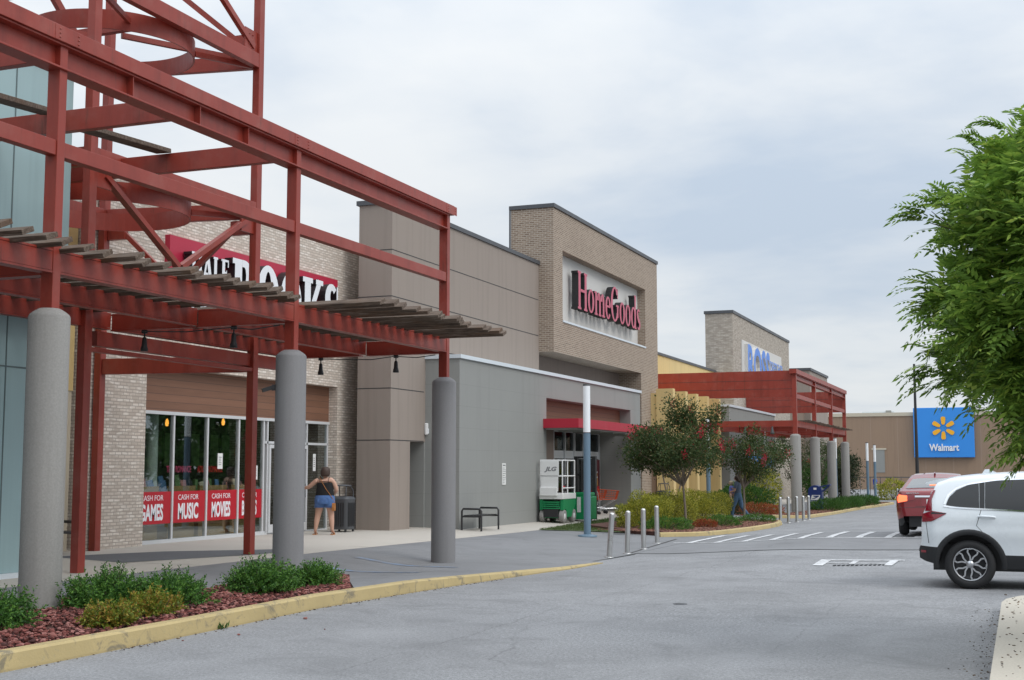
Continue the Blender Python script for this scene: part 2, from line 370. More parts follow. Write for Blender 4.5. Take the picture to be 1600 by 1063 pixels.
M['pale_green'] = paint('pale_green_paint', lin(196, 214, 204, .9), .6)

# ------------------------------------------------------------------ ground height
GX = [-16, -12.2, -10.4, -8, -4, 0]
GY = [0, 14, 23, 34, 50, 62, 105, 300]
GT = [[.06, .06, .07, .04, -.02, -.25, -.6, -.9], [.05, .06, .02, -.10, -.15, -.35, -.62, -.9], [.05, .05, -.12, -.17, -.25, -.42, -.65, -.9],
      [0, 0, -.18, -.20, -.30, -.45, -.65, -.9], [0, 0, -.06, .01, -.20, -.4, -.65, -.9], [0, 0, -.03, .09, -.12, -.38, -.65, -.9]]
def gz(x, y):
    x = min(max(x, GX[0]), GX[-1]); y = min(max(y, GY[0]), GY[-1])
    i = max(k for k in range(len(GX) - 1) if GX[k] <= x); j = max(k for k in range(len(GY) - 1) if GY[k] <= y)
    u = (x - GX[i]) / (GX[i + 1] - GX[i]); v = (y - GY[j]) / (GY[j + 1] - GY[j]); u = u * u * (3 - 2 * u)
    return (GT[i][j] * (1 - u) + GT[i + 1][j] * u) * (1 - v) + (GT[i][j + 1] * (1 - u) + GT[i + 1][j + 1] * u) * v

# ------------------------------------------------------------------ mesh builder
def wloc(o):
    v = Vector((0, 0, 0))
    while o: v += o.location; o = o.parent
    return v
class MB:
    def __init__(s): s.v = []; s.f = []; s.m = []; s.s = []
    def add(s, vs, fs, m=0, smooth=False):
        b = len(s.v); s.v.extend(tuple(map(float, p)) for p in vs)
        for f in fs: s.f.append(tuple(b + i for i in f)); s.m.append(m); s.s.append(smooth)
        return s
    def box(s, x0, x1, y0, y1, z0, z1, m=0):
        if x0 > x1: x0, x1 = x1, x0
        if y0 > y1: y0, y1 = y1, y0
        if z0 > z1: z0, z1 = z1, z0
        return s.add([(x0, y0, z0), (x1, y0, z0), (x1, y1, z0), (x0, y1, z0), (x0, y0, z1), (x1, y0, z1), (x1, y1, z1), (x0, y1, z1)],
                     [(0, 3, 2, 1), (4, 5, 6, 7), (0, 1, 5, 4), (1, 2, 6, 5), (2, 3, 7, 6), (3, 0, 4, 7)], m)
    def beam(s, p0, p1, w, h, m=0, up=(0, 0, 1)):
        p0, p1 = Vector(p0), Vector(p1); d = (p1 - p0).normalized(); u = Vector(up)
        r = d.cross(u)
        if r.length < 1e-4: r = d.cross(Vector((1, 0, 0)))
        r.normalize(); u = r.cross(d).normalized()
        a, b = r * w / 2, u * h / 2
        return s.add([p0 - a - b, p0 + a - b, p0 + a + b, p0 - a + b, p1 - a - b, p1 + a - b, p1 + a + b, p1 - a + b],
                     [(0, 1, 2, 3), (7, 6, 5, 4), (4, 5, 1, 0), (5, 6, 2, 1), (6, 7, 3, 2), (7, 4, 0, 3)], m)
    def tube(s, pts, rad, n=8, m=0, smooth=True, flat=1.0):
        pts = [Vector(p) for p in pts]; rad = [rad] * len(pts) if isinstance(rad, (int, float)) else rad
        vs = []; prev = None
        for i, p in enumerate(pts):
            d = (pts[min(i + 1, len(pts) - 1)] - pts[max(i - 1, 0)]).normalized()
            if prev is None:
                r = d.cross(Vector((0, 0, 1)));
                if r.length < 1e-3: r = Vector((1, 0, 0))
            else: r = prev - d * prev.dot(d)
            r.normalize(); prev = r; u = d.cross(r)
            for k in range(n):
                a = 2 * math.pi * k / n; vs.append(p + (r * math.cos(a) + u * math.sin(a) * flat) * rad[i])
        fs = [(i * n + k, i * n + (k + 1) % n, (i + 1) * n + (k + 1) % n, (i + 1) * n + k) for i in range(len(pts) - 1) for k in range(n)]
        s.add(vs, fs, m, smooth)
        L = (len(pts) - 1) * n
        s.add([vs[k] for k in range(n)], [tuple(range(n - 1, -1, -1))], m); s.add([vs[L + k] for k in range(n)], [tuple(range(n))], m)
        return s
    def lathe(s, prof, c, n=24, m=0, smooth=True, axis=(0, 0, 1), cap=True):
        ax = Vector(axis).normalized(); r = ax.cross(Vector((0, 1, 0)))
        if r.length < 1e-3: r = Vector((1, 0, 0))
        r.normalize(); u = ax.cross(r); c = Vector(c); vs = []
        for (q, h) in prof:
            for k in range(n):
                a = 2 * math.pi * k / n; vs.append(c + ax * h + (r * math.cos(a) + u * math.sin(a)) * q)
        fs = [(i * n + k, i * n + (k + 1) % n, (i + 1) * n + (k + 1) % n, (i + 1) * n + k) for i in range(len(prof) - 1) for k in range(n)]
        s.add(vs, fs, m, smooth)
        if cap:
            if prof[0][0] > 1e-4: s.add(vs[:n], [tuple(range(n - 1, -1, -1))], m)
            if prof[-1][0] > 1e-4: s.add(vs[-n:], [tuple(range(n))], m)
        return s
    def prism(s, poly, o, r, u, depth, mf=0, ms=None, back=False):
        """2-D polygon (list, or [outer, hole, ...]) in the plane (o, r, u), extruded back by depth along -(r x u)"""
        ms = mf if ms is None else ms
        loops = poly if isinstance(poly[0][0], (tuple, list)) else [poly]
        o, r, u = Vector(o), Vector(r), Vector(u); n = r.cross(u).normalized()
        flat = [p for l in loops for p in l]
        tri = tessellate_polygon([[Vector((p[0], p[1], 0)) for p in l] for l in loops])
        P = [o + r * p[0] + u * p[1] for p in flat]
        ft = []
        for t in tri:
            a, b, c = (flat[i] for i in t)
            ft.append(tuple(t) if (b[0] - a[0]) * (c[1] - a[1]) - (b[1] - a[1]) * (c[0] - a[0]) > 0 else tuple(reversed(t)))
        s.add(P, ft, mf)
        if back: s.add([p - n * depth for p in P], [tuple(reversed(t)) for t in ft], ms)
        b = 0
        for l in loops:
            k = len(l); area = sum(l[i][0] * l[(i + 1) % k][1] - l[(i + 1) % k][0] * l[i][1] for i in range(k))
            outer = (area > 0) == (l is loops[0])
            vs = [P[b + i] for i in range(k)] + [P[b + i] - n * depth for i in range(k)]
            fs = [(i, i + k, (i + 1) % k + k, (i + 1) % k) if outer else (i, (i + 1) % k, (i + 1) % k + k, i + k) for i in range(k)]
            s.add(vs, fs, ms); b += k
        return s
    def text(s, txt, o, r, u, w, h, depth=.02, bold=0., shear=0., mf=0, ms=None):
        """lettering fitted into a w x h box whose lower-left corner is o"""
        V, F, N = glyphs(txt, bold, shear)
        o, r, u = Vector(o), Vector(r).normalized(), Vector(u).normalized(); n = r.cross(u)
        P = [o + r * (p[0] * w) + u * (p[1] * h) + n * (depth * p[2]) for p in V]
        for f, z in zip(F, N): s.add([P[i] for i in f], [tuple(range(len(f)))], mf if z else (mf if ms is None else ms))
        return s
    def build(s, name, mats, parent=None, bevel=0., loc=None, smooth_angle=None):
        mats = mats if isinstance(mats, (list, tuple)) else [mats]
        V = np.array(s.v, float)
        if loc is None: loc = wloc(parent) if parent else Vector(((V[:, 0].min() + V[:, 0].max()) / 2, (V[:, 1].min() + V[:, 1].max()) / 2, V[:, 2].min()))
        me = bpy.data.meshes.new(name)
        me.from_pydata((V - np.array(loc)).tolist(), [], s.f)
        for k in mats: me.materials.append(k)
        me.polygons.foreach_set('material_index', s.m); me.polygons.foreach_set('use_smooth', s.s)
        uvl = me.uv_layers.new(name='UVMap')
        nl = len(me.loops); li = np.empty(nl, int); me.loops.foreach_get('vertex_index', li)
        np_ = len(me.polygons); nrm = np.empty(np_ * 3); me.polygons.foreach_get('normal', nrm); nrm = np.abs(nrm.reshape(-1, 3))
        tot = np.empty(np_, int); me.polygons.foreach_get('loop_total', tot)
        ax = np.repeat(nrm.argmax(1), tot); C = V[li]
        u = np.where(ax == 0, C[:, 1], C[:, 0]); v = np.where(ax == 2, C[:, 1], C[:, 2])
        uvl.data.foreach_set('uv', np.stack([u, v], 1).ravel())
        me.update()
        o = bpy.data.objects.new(name, me); COL.objects.link(o)
        if parent: o.parent = parent
        else: o.location = loc
        if bevel:
            b = o.modifiers.new('bevel', 'BEVEL'); b.width = bevel; b.segments = 2; b.limit_method = 'ANGLE'; b.angle_limit = R(40)
        return o
_g = {}
def glyphs(txt, bold, shear):
    k = (txt, bold, shear)
    if k in _g: return _g[k]
    c = bpy.data.curves.new('t', 'FONT'); c.body = txt; c.extrude = .5; c.offset = bold; c.shear = shear; c.resolution_u = 3
    o = bpy.data.objects.new('t', c); COL.objects.link(o); dg = bpy.context.evaluated_depsgraph_get(); dg.update()
    me = bpy.data.meshes.new_from_object(o.evaluated_get(dg))
    V = np.array([v.co[:] for v in me.vertices]); F = [tuple(p.vertices) for p in me.polygons]; N = [p.normal.z > .9 for p in me.polygons]
    a, b = V.min(0), V.max(0); V[:, :2] = (V[:, :2] - a[:2]) / (b[:2] - a[:2])
    keep = [i for i, p in enumerate(me.polygons) if p.normal.z > -.9]
    F = [F[i] for i in keep]; N = [N[i] for i in keep]
    bpy.data.objects.remove(o); bpy.data.meshes.remove(me); bpy.data.curves.remove(c)
    _g[k] = (V.tolist(), F, N); return _g[k]
def fast(name, V, F, mats, parent=None, loc=None, smooth=False, midx=None):
    """big mesh from numpy arrays: V (n,3), F (m,k)"""
    V = np.asarray(V, float); F = np.asarray(F, int)
    if loc is None: loc = wloc(parent) if parent else Vector((V[:, 0].mean(), V[:, 1].mean(), V[:, 2].min()))
    me = bpy.data.meshes.new(name); k = F.shape[1]
    me.vertices.add(len(V)); me.vertices.foreach_set('co', (V - np.array(loc)).ravel())
    me.loops.add(F.size); me.loops.foreach_set('vertex_index', F.ravel())
    me.polygons.add(len(F)); me.polygons.foreach_set('loop_start', np.arange(len(F)) * k)
    try: me.polygons.foreach_set('loop_total', np.full(len(F), k))
    except Exception: pass
    for q in (mats if isinstance(mats, (list, tuple)) else [mats]): me.materials.append(q)
    if midx is not None: me.polygons.foreach_set('material_index', midx)
    me.polygons.foreach_set('use_smooth', np.full(len(F), smooth))
    me.update(calc_edges=True); me.validate()
    o = bpy.data.objects.new(name, me); COL.objects.link(o)
    if parent: o.parent = parent
    else: o.location = loc
    return o
def empty(name, loc, label=None, cat=None, group=None):
    o = bpy.data.objects.new(name, None); COL.objects.link(o); o.location = loc; o.empty_display_size = .2
    return tag(o, label, cat, group) if label else o
def tag(o, label=None, cat=None, group=None, kind=None):
    if label: o['label'] = label
    if cat: o['category'] = cat
    if group: o['group'] = group
    if kind: o['kind'] = kind
    return o
def copy_tree(o, parent=None):
    c = o.copy(); COL.objects.link(c)
    if parent: c.parent = parent
    for ch in list(o.children): copy_tree(ch, c)
    return c
def struct(name, mb, m): return tag(mb.build(name, m), kind='structure')
# ================================================================== SETTING
def strip(ys, xl, xr, h, nx=8, skirt=.25, mb=None):
    """ground sheet between x = xl(y) and x = xr(y), at height h(x, y)"""
    mb = mb or MB(); f = lambda q, y: q(y) if callable(q) else q
    V = []
    for y in ys:
        a, b = f(xl, y), f(xr, y)
        for i in range(nx + 1):
            x = a + (b - a) * i / nx; V.append((x, y, h(x, y)))
    n = nx + 1; F = [(j * n + i, j * n + i + 1, (j + 1) * n + i + 1, (j + 1) * n + i) for j in range(len(ys) - 1) for i in range(nx)]
    mb.add(V, F, 0, True)
    if skirt:
        ring = [j * n + nx for j in range(len(ys))] + [(len(ys) - 1) * n + i for i in range(nx - 1, -1, -1)] + [j * n for j in range(len(ys) - 2, -1, -1)] + list(range(1, nx + 1))
        P = [V[i] for i in ring]; k = len(P) - 1
        Q = P + [(x, y, z - skirt) for x, y, z in P]; L = len(P)
        mb.add(Q, [(i, i + L, i + 1 + L, i + 1) for i in range(k)], 0)
    return mb
ar = lambda a, b, s: list(np.arange(a, b + s * .5, s))
gxs = [-1500, -400, -120, -50, -30, -22] + ar(-18, 1, .4) + [2, 4, 8, 16, 40, 120, 400, 1500]
gys = [-400, -60, -20, -6] + ar(-2, 60, .7) + ar(62, 110, 3) + [130, 160, 200, 250, 300, 600, 1500]
mb = MB(); n = len(gxs)
mb.add([(x, y, gz(x, y)) for y in gys for x in gxs], [(j * n + i, j * n + i + 1, (j + 1) * n + i + 1, (j + 1) * n + i) for j in range(len(gys) - 1) for i in range(n - 1)], 0, True)
struct('road', mb, M['asphalt'])

kh = lambda y: .15 if y < 17 else max(0., .15 * (25 - y) / 8)
def smooth01(t): t = min(1, max(0, t)); return t * t * (3 - 2 * t)
kx = lambda y: -8.03 - (.06 * math.sin(y * .45)) - (.0 if y < 22 else -.06 * (y - 22))   # outer kerb face
bedback = lambda y: -10.95 if y < 12.8 else (-10.95 + (y - 12.8) * .62 if y < 14.4 else -9.96 + (y - 14.4) * .17)
apron_h = lambda x, y: gz(x, y) + .010 + (kh(y) * smooth01((x + 10.6) / 2.2) if y < 25 else 0)
mb = strip(ar(0, 17.4, .3), -13.02, lambda y: bedback(y) + .02, lambda x, y: gz(x, y) + .010 + (.09 if x > bedback(y) - .9 else 0) * smooth01((x - bedback(y) + .9) / .9), 8)
strip(ar(17.4, 25, .4), -13.02, lambda y: kx(y) - .15, apron_h, 10, mb=mb)
br_ = lambda y: kx(y) - .15 if y < 15.3 else kx(y) - .15 + (y - 15.3) / 2.05 * (-9.42 - kx(y) + .15)
strip(ar(15.3, 17.41, .1), lambda y: br_(y) - .01, lambda y: kx(y) - .15, apron_h, 6, mb=mb)
strip(ar(25, 100, 1.5), -13.02, -8.06, apron_h, 10, mb=mb)
struct('pavement', mb, M['apron'])
mb = strip(ar(-2, 56, 1.0), -18.2, -13.02, lambda x, y: gz(x, y) + .016, 6)
strip(ar(56, 104, 3.0), -15.9, -13.02, lambda x, y: gz(x, y) + .016, 4, mb=mb)
struct('sidewalk', mb, M['concrete'])
# expansion joints in the concrete, and the dark wedge of paving set into it
mb = MB()
for y in ar(3.5, 55, 3.05):
    mb.add([(-17.2, y, gz(-17.2, y) + .020), (-13.02, y, gz(-13.02, y) + .020), (-13.02, y + .014, gz(-13.02, y) + .020), (-17.2, y + .014, gz(-17.2, y) + .020)], [(0, 1, 2, 3)])
struct('pavement_joint', mb, M['seam'])
mb = MB(); P = [(-16.6, 19.2), (-14.5, 18.6), (-13.6, 21.6), (-13.75, 23.4), (-15.6, 21.2)]
mb.add([(x, y, gz(x, y) + .022) for x, y in P], [(0, 1, 2, 3, 4)]); struct('pavement_patch', mb, M['patch'])
# kerb along the pergola bed
bedright = lambda y: kx(y) - .15 if y < 15.3 else kx(y) - .15 + (y - 15.3) / 2.05 * (-9.42 - kx(y) + .15)
def kerb(path, w=.15, hk=.15, side=1, endtaper=True, steps=None):
    """kerb with a sloped face along path [(x, y)], road on the right of travel"""
    mb = MB(); V = []
    for i, (x, y) in enumerate(path):
        a = Vector(path[max(i - 1, 0)] ); b = Vector(path[min(i + 1, len(path) - 1)]); d = (b - a).normalized(); nrm = Vector((d.y, -d.x)) * side
        h = hk(y) if callable(hk) else hk
        z = gz(x, y)
        for (o, q) in ((.0, -.1), (.0, 0.02), (-.018, h - .02), (-.04, h), (-w, h), (-w, -.1)):
            V.append((x + nrm.x * o, y + nrm.y * o, z + q))
    k = 6; F = [(i * k + j, i * k + j + 1, (i + 1) * k + j + 1, (i + 1) * k + j) for i in range(len(path) - 1) for j in range(k - 1)]
    if side < 0: F = [tuple(reversed(f)) for f in F]
    mb.add(V, [tuple(reversed(f)) for f in F]); e = (len(path) - 1) * k
    mb.add(V, [tuple(range(k)), tuple(e + i for i in range(k))]); return mb
kp = [(kx(y), y) for y in ar(0, 24.9, .35)]
struct('kerb', kerb(kp, .16, lambda y: max(.012, kh(y) + .012)), M['kerb_yellow'])
k2 = [(-9.25, 34.75), (-8.95, 35.2), (-8.55, 35.75), (-8.30, 36.4), (-8.12, 37.3), (-7.95, 38.8), (-7.78, 40.4), (-7.70, 42.4), (-7.70, 44.3), (-7.86, 45.9), (-8.15, 47.3)]
def dense(P, s=.4):
    o = []
    for a, b in zip(P, P[1:]):
        k = max(1, int(math.dist(a, b) / s)); o += [(a[0] + (b[0] - a[0]) * i / k, a[1] + (b[1] - a[1]) * i / k) for i in range(k)]
    return o + [P[-1]]
k2 = dense(k2); struct('kerb', kerb(k2, .16, .13), M['kerb_yellow'])
k3 = dense([(-9.4, 52.7), (-8.9, 52.9), (-8.4, 53.4), (-8.15, 54.5), (-8.12, 62), (-8.05, 70), (-7.7, 78), (-7.5, 84.5), (-7.9, 85.6), (-8.8, 86)], .8)
struct('kerb', kerb(k3, .16, .13), M['kerb_yellow'])
# planting beds
bed_h = lambda x, y: gz(x, y) * .3 + .085 + .02 * math.sin(x * 5 + y * 2.1)
struct('bed_soil', strip(ar(0, 17.3, .3), bedback, bedright, bed_h, 8, .1), M['mulch_base'])
isl2 = lambda y: float(np.interp(y, [p[1] for p in k2], [p[0] for p in k2])) - .15
isl2b = lambda y: -10.9 if y < 36.4 else -12.3
struct('bed_soil', strip(ar(35.0, 47.1, .35), lambda y: min(isl2(y) - .05, -9.1 - (y - 35) * 1.3 if y < 37.2 else -12.3), isl2, lambda x, y: gz(x, y) + .11, 8, .2), M['mulch_base'])
isl3 = lambda y: float(np.interp(y, [p[1] for p in k3], [p[0] for p in k3])) - .15
struct('bed_soil', strip(ar(53, 85.4, .9), -9.75, isl3, lambda x, y: gz(x, y) + .10, 5, .2), M['mulch_base'])
# lawn wedge between sidewalk and hedge
lawn = [(-12.98, 35.2), (-11.55, 35.6), (-10.35, 36.4), (-10.9, 38.5), (-12.35, 43), (-13.3, 46.5), (-13.6, 44)]
mb = MB(); mb.add([(x, y, gz(x, y) + .03) for x, y in lawn], [tuple(range(len(lawn)))]); struct('lawn', mb, M['turf'])
# right-hand median where the camera stands
med = lambda y: -.28 if y < 16.5 else -.28 + max(0, 2.2 - math.sqrt(max(0, 2.2 ** 2 - (y - 16.5) ** 2)))
mb = strip(ar(-6, 18.65, .45) + [18.69], med, lambda y: med(y) + .62, lambda x, y: gz(0, y) + .14, 3)
struct('kerb', mb, M['kerb_plain'])
struct('median_soil', strip(ar(-6, 18.3, .8), lambda y: med(y) + .62, 5.2, lambda x, y: gz(0, y) + .125 + .02 * math.sin(x * 3 + y), 6), M['mulch_base'])
# painted crosswalk on a darker band, gutter, worn blue bay marking
cw0 = lambda x: 32.35 + (x + 8.3) * .06; cw1 = lambda x: 36.8 - (x + 8.7) * .11
mb = MB(); xs = ar(-8.05, 3.5, .2)
for a, b in zip(xs, xs[1:]):
    for k in range(20):
        y = lambda x, t: 28.05 + (x + 7.36) * .08 + t / 20 * (cw1(x) - 28.05 - (x + 7.36) * .08)
        q = [(a, y(a, k)), (b, y(b, k)), (b, y(b, k + 1)), (a, y(a, k + 1))]
        mb.add([(x, yy, gz(x, yy) + .005) for x, yy in q], [(0, 1, 2, 3)], 0, True)
struct('road_patch', mb, M['apron'])
def mark(mb, pts, h=.010):
    k = max(6, int(max(math.dist(pts[0], pts[3]), math.dist(pts[0], pts[1])) / .2)); (a, b, c, d) = pts; V = []
    for i in range(k + 1):
        t = i / k
        for p, q in ((a, d), (b, c)):
            x = p[0] + (q[0] - p[0]) * t; y = p[1] + (q[1] - p[1]) * t; V.append((x, y, gz(x, y) + h))
    mb.add(V, [(2 * i, 2 * i + 1, 2 * i + 3, 2 * i + 2) for i in range(k)])
mb = MB(); mark(mb, [(-8.3, cw0(-8.3)), (-8.3, cw0(-8.3) + .13), (3.3, cw0(3.3) + .13), (3.3, cw0(3.3))], .014)

for k in range(17):
    x = -7.92 + .69 * k
    mark(mb, [(x - .085, cw0(x) + .14), (x + .085, cw0(x) + .14), (x + .085, cw1(x) - .01), (x - .085, cw1(x) - .01)], .015)
struct('crosswalk_marking', mb, M['road_white'])
mb = MB(); mark(mb, [(-8.05, 27.93), (-8.05, 28.0), (3.5, 28.9), (3.5, 28.84)], .011); mark(mb, [(-8.16, 25.2), (-8.10, 25.2), (-7.95, 27.8), (-8.01, 27.8)], .011)
mark(mb, [(-8.18, 28), (-8.12, 28), (-8.6, 34), (-8.66, 34)], .016)
struct('road_joint', mb, M['seam'])
mb = MB(); mark(mb, [(-9.7, 19.4), (-9.7, 19.52), (-12.4, 20.6), (-12.4, 20.48)], .1); mb = MB()
for (x0, y0, x1, y1) in ((-9.2, 19.2, -11.6, 19.9), (-9.4, 21.2, -11.8, 21.9)):
    k = 8; V = []
    for i in range(k + 1):
        t = i / k; x = x0 + (x1 - x0) * t; y = y0 + (y1 - y0) * t
        V += [(x, y, apron_h(x, y) + .006), (x, y + .22, apron_h(x, y + .22) + .006)]
    mb.add(V, [(2 * i, 2 * i + 1, 2 * i + 3, 2 * i + 2) for i in range(k)])
struct('bay_marking', mb, M['road_blue'])
# storm drain with a worn pale surround
t = empty('storm_drain', (-2.85, 24.4, gz(-2.85, 24.4)), 'slotted storm drain grate in the road left of the white car', 'drain')
mb = MB()
mark(mb, [(-3.62, 25.20), (-3.62, 25.42), (-2.10, 25.60), (-2.10, 25.40)], .010)
mark(mb, [(-3.58, 23.95), (-3.62, 25.20), (-3.42, 25.20), (-3.40, 23.95)], .011); mark(mb, [(-2.36, 24.2), (-2.36, 25.4), (-2.20, 25.4), (-2.22, 24.2)], .012); mark(mb, [(-3.0, 24.45), (-3.0, 25.2), (-2.9, 25.2), (-2.9, 24.45)], .011); mark(mb, [(-3.4, 24.5), (-3.4, 24.62), (-2.36, 24.75), (-2.36, 24.62)], .0105)
mb.build('surround', M['road_white'], t)
mb = MB()
for k in range(12):
    x = -3.22 + .075 * k; mb.box(x, x + .04, 23.95 + k * .03, 24.15 + k * .03, gz(x, 24) - .02, gz(x, 24) + .016)
mb.build('grate', M['black'], t)

t = empty('utility_cover', (-4.09, 16.27, gz(-4.09, 16.27)), 'small dark round utility cover in the middle of the near road', 'cover')
mb = MB(); mb.lathe([(.06, .0), (.06, .008), (.05, .009), (.0, .009)], (-4.09, 16.27, gz(-4.09, 16.27)), 20); mb.build('lid', M['black'], t)
mb = MB(); mb.lathe([(.09, .0), (.09, .006), (.062, .0065)], (-4.09, 16.27, gz(-4.09, 16.27)), 20, cap=False); mb.build('rim', M['patch'], t)
# ================================================================== BUILDINGS
def bthing(name, loc, label, cat): return empty(name, loc, label, cat)
# -- blue-green panelled block on the left
t = bthing('panelled_building', (-18, 10, 0), 'blue-green metal panelled building at the left edge behind the red pergola', 'building')
mb = MB(); mb.box(-22, -14.05, -6, 16.44, .15, 7.98); mb.build('wall', M['teal'], t)
mb = MB(); mb.box(-22, -13.98, -6, 16.46, .0, .148); mb.build('base_trim', M['white_cap'], t)
mb = MB()
for y in (15.16, 13.4, 11.6, 9.8): mb.box(-14.048, -14.042, y, y + .022, .16, 7.97)
mb.box(-14.048, -14.043, -6, 16.43, 3.2, 3.222); mb.build('panel_seam', M['teal_seam'], t)
mb = MB(); mb.box(-22, -14.0, -6, 16.47, 7.983, 8.06); mb.build('coping', M['cap'], t)
# -- cream link wall
t = bthing('cream_building', (-20, 18, 0), 'cream and yellow stucco wall between the blue-green block and the pale brick shop', 'building')
mb = MB(); mb.box(-24, -17.5, 16.6, 20.72, -.1, 3.22); mb.build('wall', M['cream'], t)
mb = MB(); mb.box(-24, -17.48, 16.6, 20.73, 3.223, 6.58); mb.build('upper_wall', M['yellow'], t)
mb = MB(); mb.box(-24, -17.42, 16.58, 20.74, 6.583, 6.7); mb.build('coping', M['cap'], t)

# -- pale brick bookshop
XB, XW = -17.1, -17.38
t = bthing('brick_shop', (-20, 26.5, 0), 'pale brick shop with a wide window front under timber cladding', 'shop')
mb = MB()
mb.box(-30, XB, 20.78, 22.55, -.2, 7.74); mb.box(-30, XB, 30.75, 32.3, -.2, 7.74)
mb.box(-30, XB, 22.55, 30.75, 3.87, 7.74); mb.build('brick_wall', M['brick_light'], t)
mb = MB(); mb.box(-30, XB + .05, 20.74, 32.3, 7.743, 7.84); mb.build('coping', M['cap'], t)
mb = MB(); mb.box(XW - .12, XW + .02, 22.55, 30.75, 2.93, 3.867); mb.build('timber_cladding', M['plank'], t)
mb = MB(); mb.box(XW + .021, XW + .024, 26.9, 26.93, 2.93, 3.86); mb.build('cladding_joint', M['cream'], t)
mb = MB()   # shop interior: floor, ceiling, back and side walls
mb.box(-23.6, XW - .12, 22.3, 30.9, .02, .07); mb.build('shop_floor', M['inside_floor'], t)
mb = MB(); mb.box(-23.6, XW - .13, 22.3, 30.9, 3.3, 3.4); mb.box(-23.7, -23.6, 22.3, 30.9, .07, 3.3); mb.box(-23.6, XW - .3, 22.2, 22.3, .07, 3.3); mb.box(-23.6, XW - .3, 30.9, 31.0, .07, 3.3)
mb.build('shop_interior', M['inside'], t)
mulls = [22.57, 23.90, 25.18, 26.46, 27.55, 27.72, 28.62, 29.62, 30.70]
mb = MB()
for y in mulls: mb.box(XW - .05, XW + .03, y - .028, y + .028, .1, 2.86)
mb.box(XW - .06, XW + .05, 22.55, 30.75, 2.86, 2.93); mb.box(XW - .08, XW + .06, 22.55, 27.6, .02, .16); mb.box(XW - .06, XW + .03, 27.6, 30.75, .05, .10)
mb.box(XW - .05, XW + .03, 27.6, 30.7, 2.30, 2.36)
wf = mb.build('window_frame', M['alu_white'], t)
for k, (a, b) in enumerate(zip(mulls, mulls[1:])):
    if b - a < .3: continue
    mb = MB(); mb.box(XW - .012, XW - .004, a + .028, b - .028, .16 if a < 27.6 else .1, 2.86)
    p = mb.build('pane', M['glass'], wf)
for y0, y1 in ((27.75, 28.60), (28.65, 29.60)):
    mb = MB(); z0, z1 = .11, 2.28
    mb.box(XW + .032, XW + .07, y0, y0 + .07, z0, z1); mb.box(XW + .032, XW + .07, y1 - .07, y1, z0, z1); mb.box(XW + .032, XW + .07, y0 + .07, y1 - .07, z0, z0 + .2); mb.box(XW + .032, XW + .07, y0 + .07, y1 - .07, z1 - .09, z1)
    d = mb.build('door', M['alu_white'], t)
    mb = MB(); mb.tube([(XW + .12, (y0 + y1) / 2 + .3, .95), (XW + .12, (y0 + y1) / 2 + .3, 1.3)], .014); mb.build('handle', M['chrome'], d)
# things inside the shop
mb = MB(); mb.lathe([(.13, .07), (.13, 3.28)], (-17.95, 23.92, 0), 20); o = mb.build('round_column', M['pale_green']); tag(o, 'pale green round column inside the shop behind the leftmost pane', 'column')
for i, (y, z, lb) in enumerate(((25.33, 2.67, 'lit amber pendant bulb behind the leftmost shop pane'), (27.63, 2.76, 'lit amber pendant bulb behind the third shop pane'))):
    p = empty('pendant_lamp', (-18.6, y, z), lb, 'lamp', 'pendant bulbs in the shop')
    mb = MB(); mb.lathe([(.012, .18), (.034, .13), (.042, .07), (.03, .01), (.0, 0)], (-18.6, y, z), 12); mb.build('bulb', M['bulb'], p)
    mb = MB(); mb.tube([(-18.6, y, z + .22), (-18.6, y, 3.3)], .008, 6); mb.build('cord', M['black'], p)
pic = [('dark framed poster on the shop wall, leftmost of four', 28.0), ('dark framed poster seen through the second shop pane', 29.15), ('dark framed poster seen through the third shop pane, left one', 30.02), ('dark framed poster seen through the third shop pane, right one', 30.56)]
for lb, y in pic:
    p = empty('framed_poster', (-20.5, y, 1.7), lb, 'poster', 'framed posters inside the shop')
    mb = MB(); mb.box(-20.52, -20.48, y - .23, y + .23, 1.7, 2.65); mb.build('frame', M['black'], p)
    mb = MB(); mb.box(-20.478, -20.474, y - .18, y + .18, 1.75, 2.60); mb.build('picture', BOOKC[5], p)
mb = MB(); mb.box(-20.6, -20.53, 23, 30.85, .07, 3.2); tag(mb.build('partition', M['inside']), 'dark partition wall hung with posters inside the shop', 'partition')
def display(y0, y1, label, txt, tm):
    p = empty('book_display', (-18.0, (y0 + y1) / 2, .07), label, 'book display', 'book displays in the shop window')
    mb = MB(); mb.box(-18.25, -17.62, y0, y1, .07, 1.16); mb.box(-17.66, -17.60, y0, y1, 1.16, 1.30); mb.build('bin', M['crate_tan'], p)
    y = y0 + .03
    while y < y1 - .06:
        w = random.uniform(.10, .20); h = random.uniform(.22, .40); x = -17.74 - random.random() * .16; an = random.uniform(-.3, .3)
        mb = MB(); mb.beam((x, y + w / 2 - an * h / 2, 1.14), (x - .06, y + w / 2 + an * h / 2, 1.14 + h), w, random.uniform(.02, .05), up=(1, 0, 0))
        b = mb.build('book', random.choice(BOOKC), p); y += w * random.uniform(.85, 1.3)
    if txt:
        mb = MB(); mb.text(txt, (-17.70, y0 + .03, 1.60), (0, 1, 0), (0, 0, 1), (y1 - y0) * .92, .15, .01, .02); mb.build('shelf_lettering', tm, p)
display(22.66, 23.74, 'book bin behind the leftmost window pane with bluish covers', None, None)
display(24.10, 25.10, 'book bin under pink TEEN ROMANCE lettering', 'TEEN ROMANCE', M['text_pink'])
display(25.26, 26.36, 'book bin under red ADULT ROMANCE lettering', 'ADULT ROMANCE', M['text_red'])
display(26.54, 27.5, 'book bin behind the fourth pane by the red post', None, None)
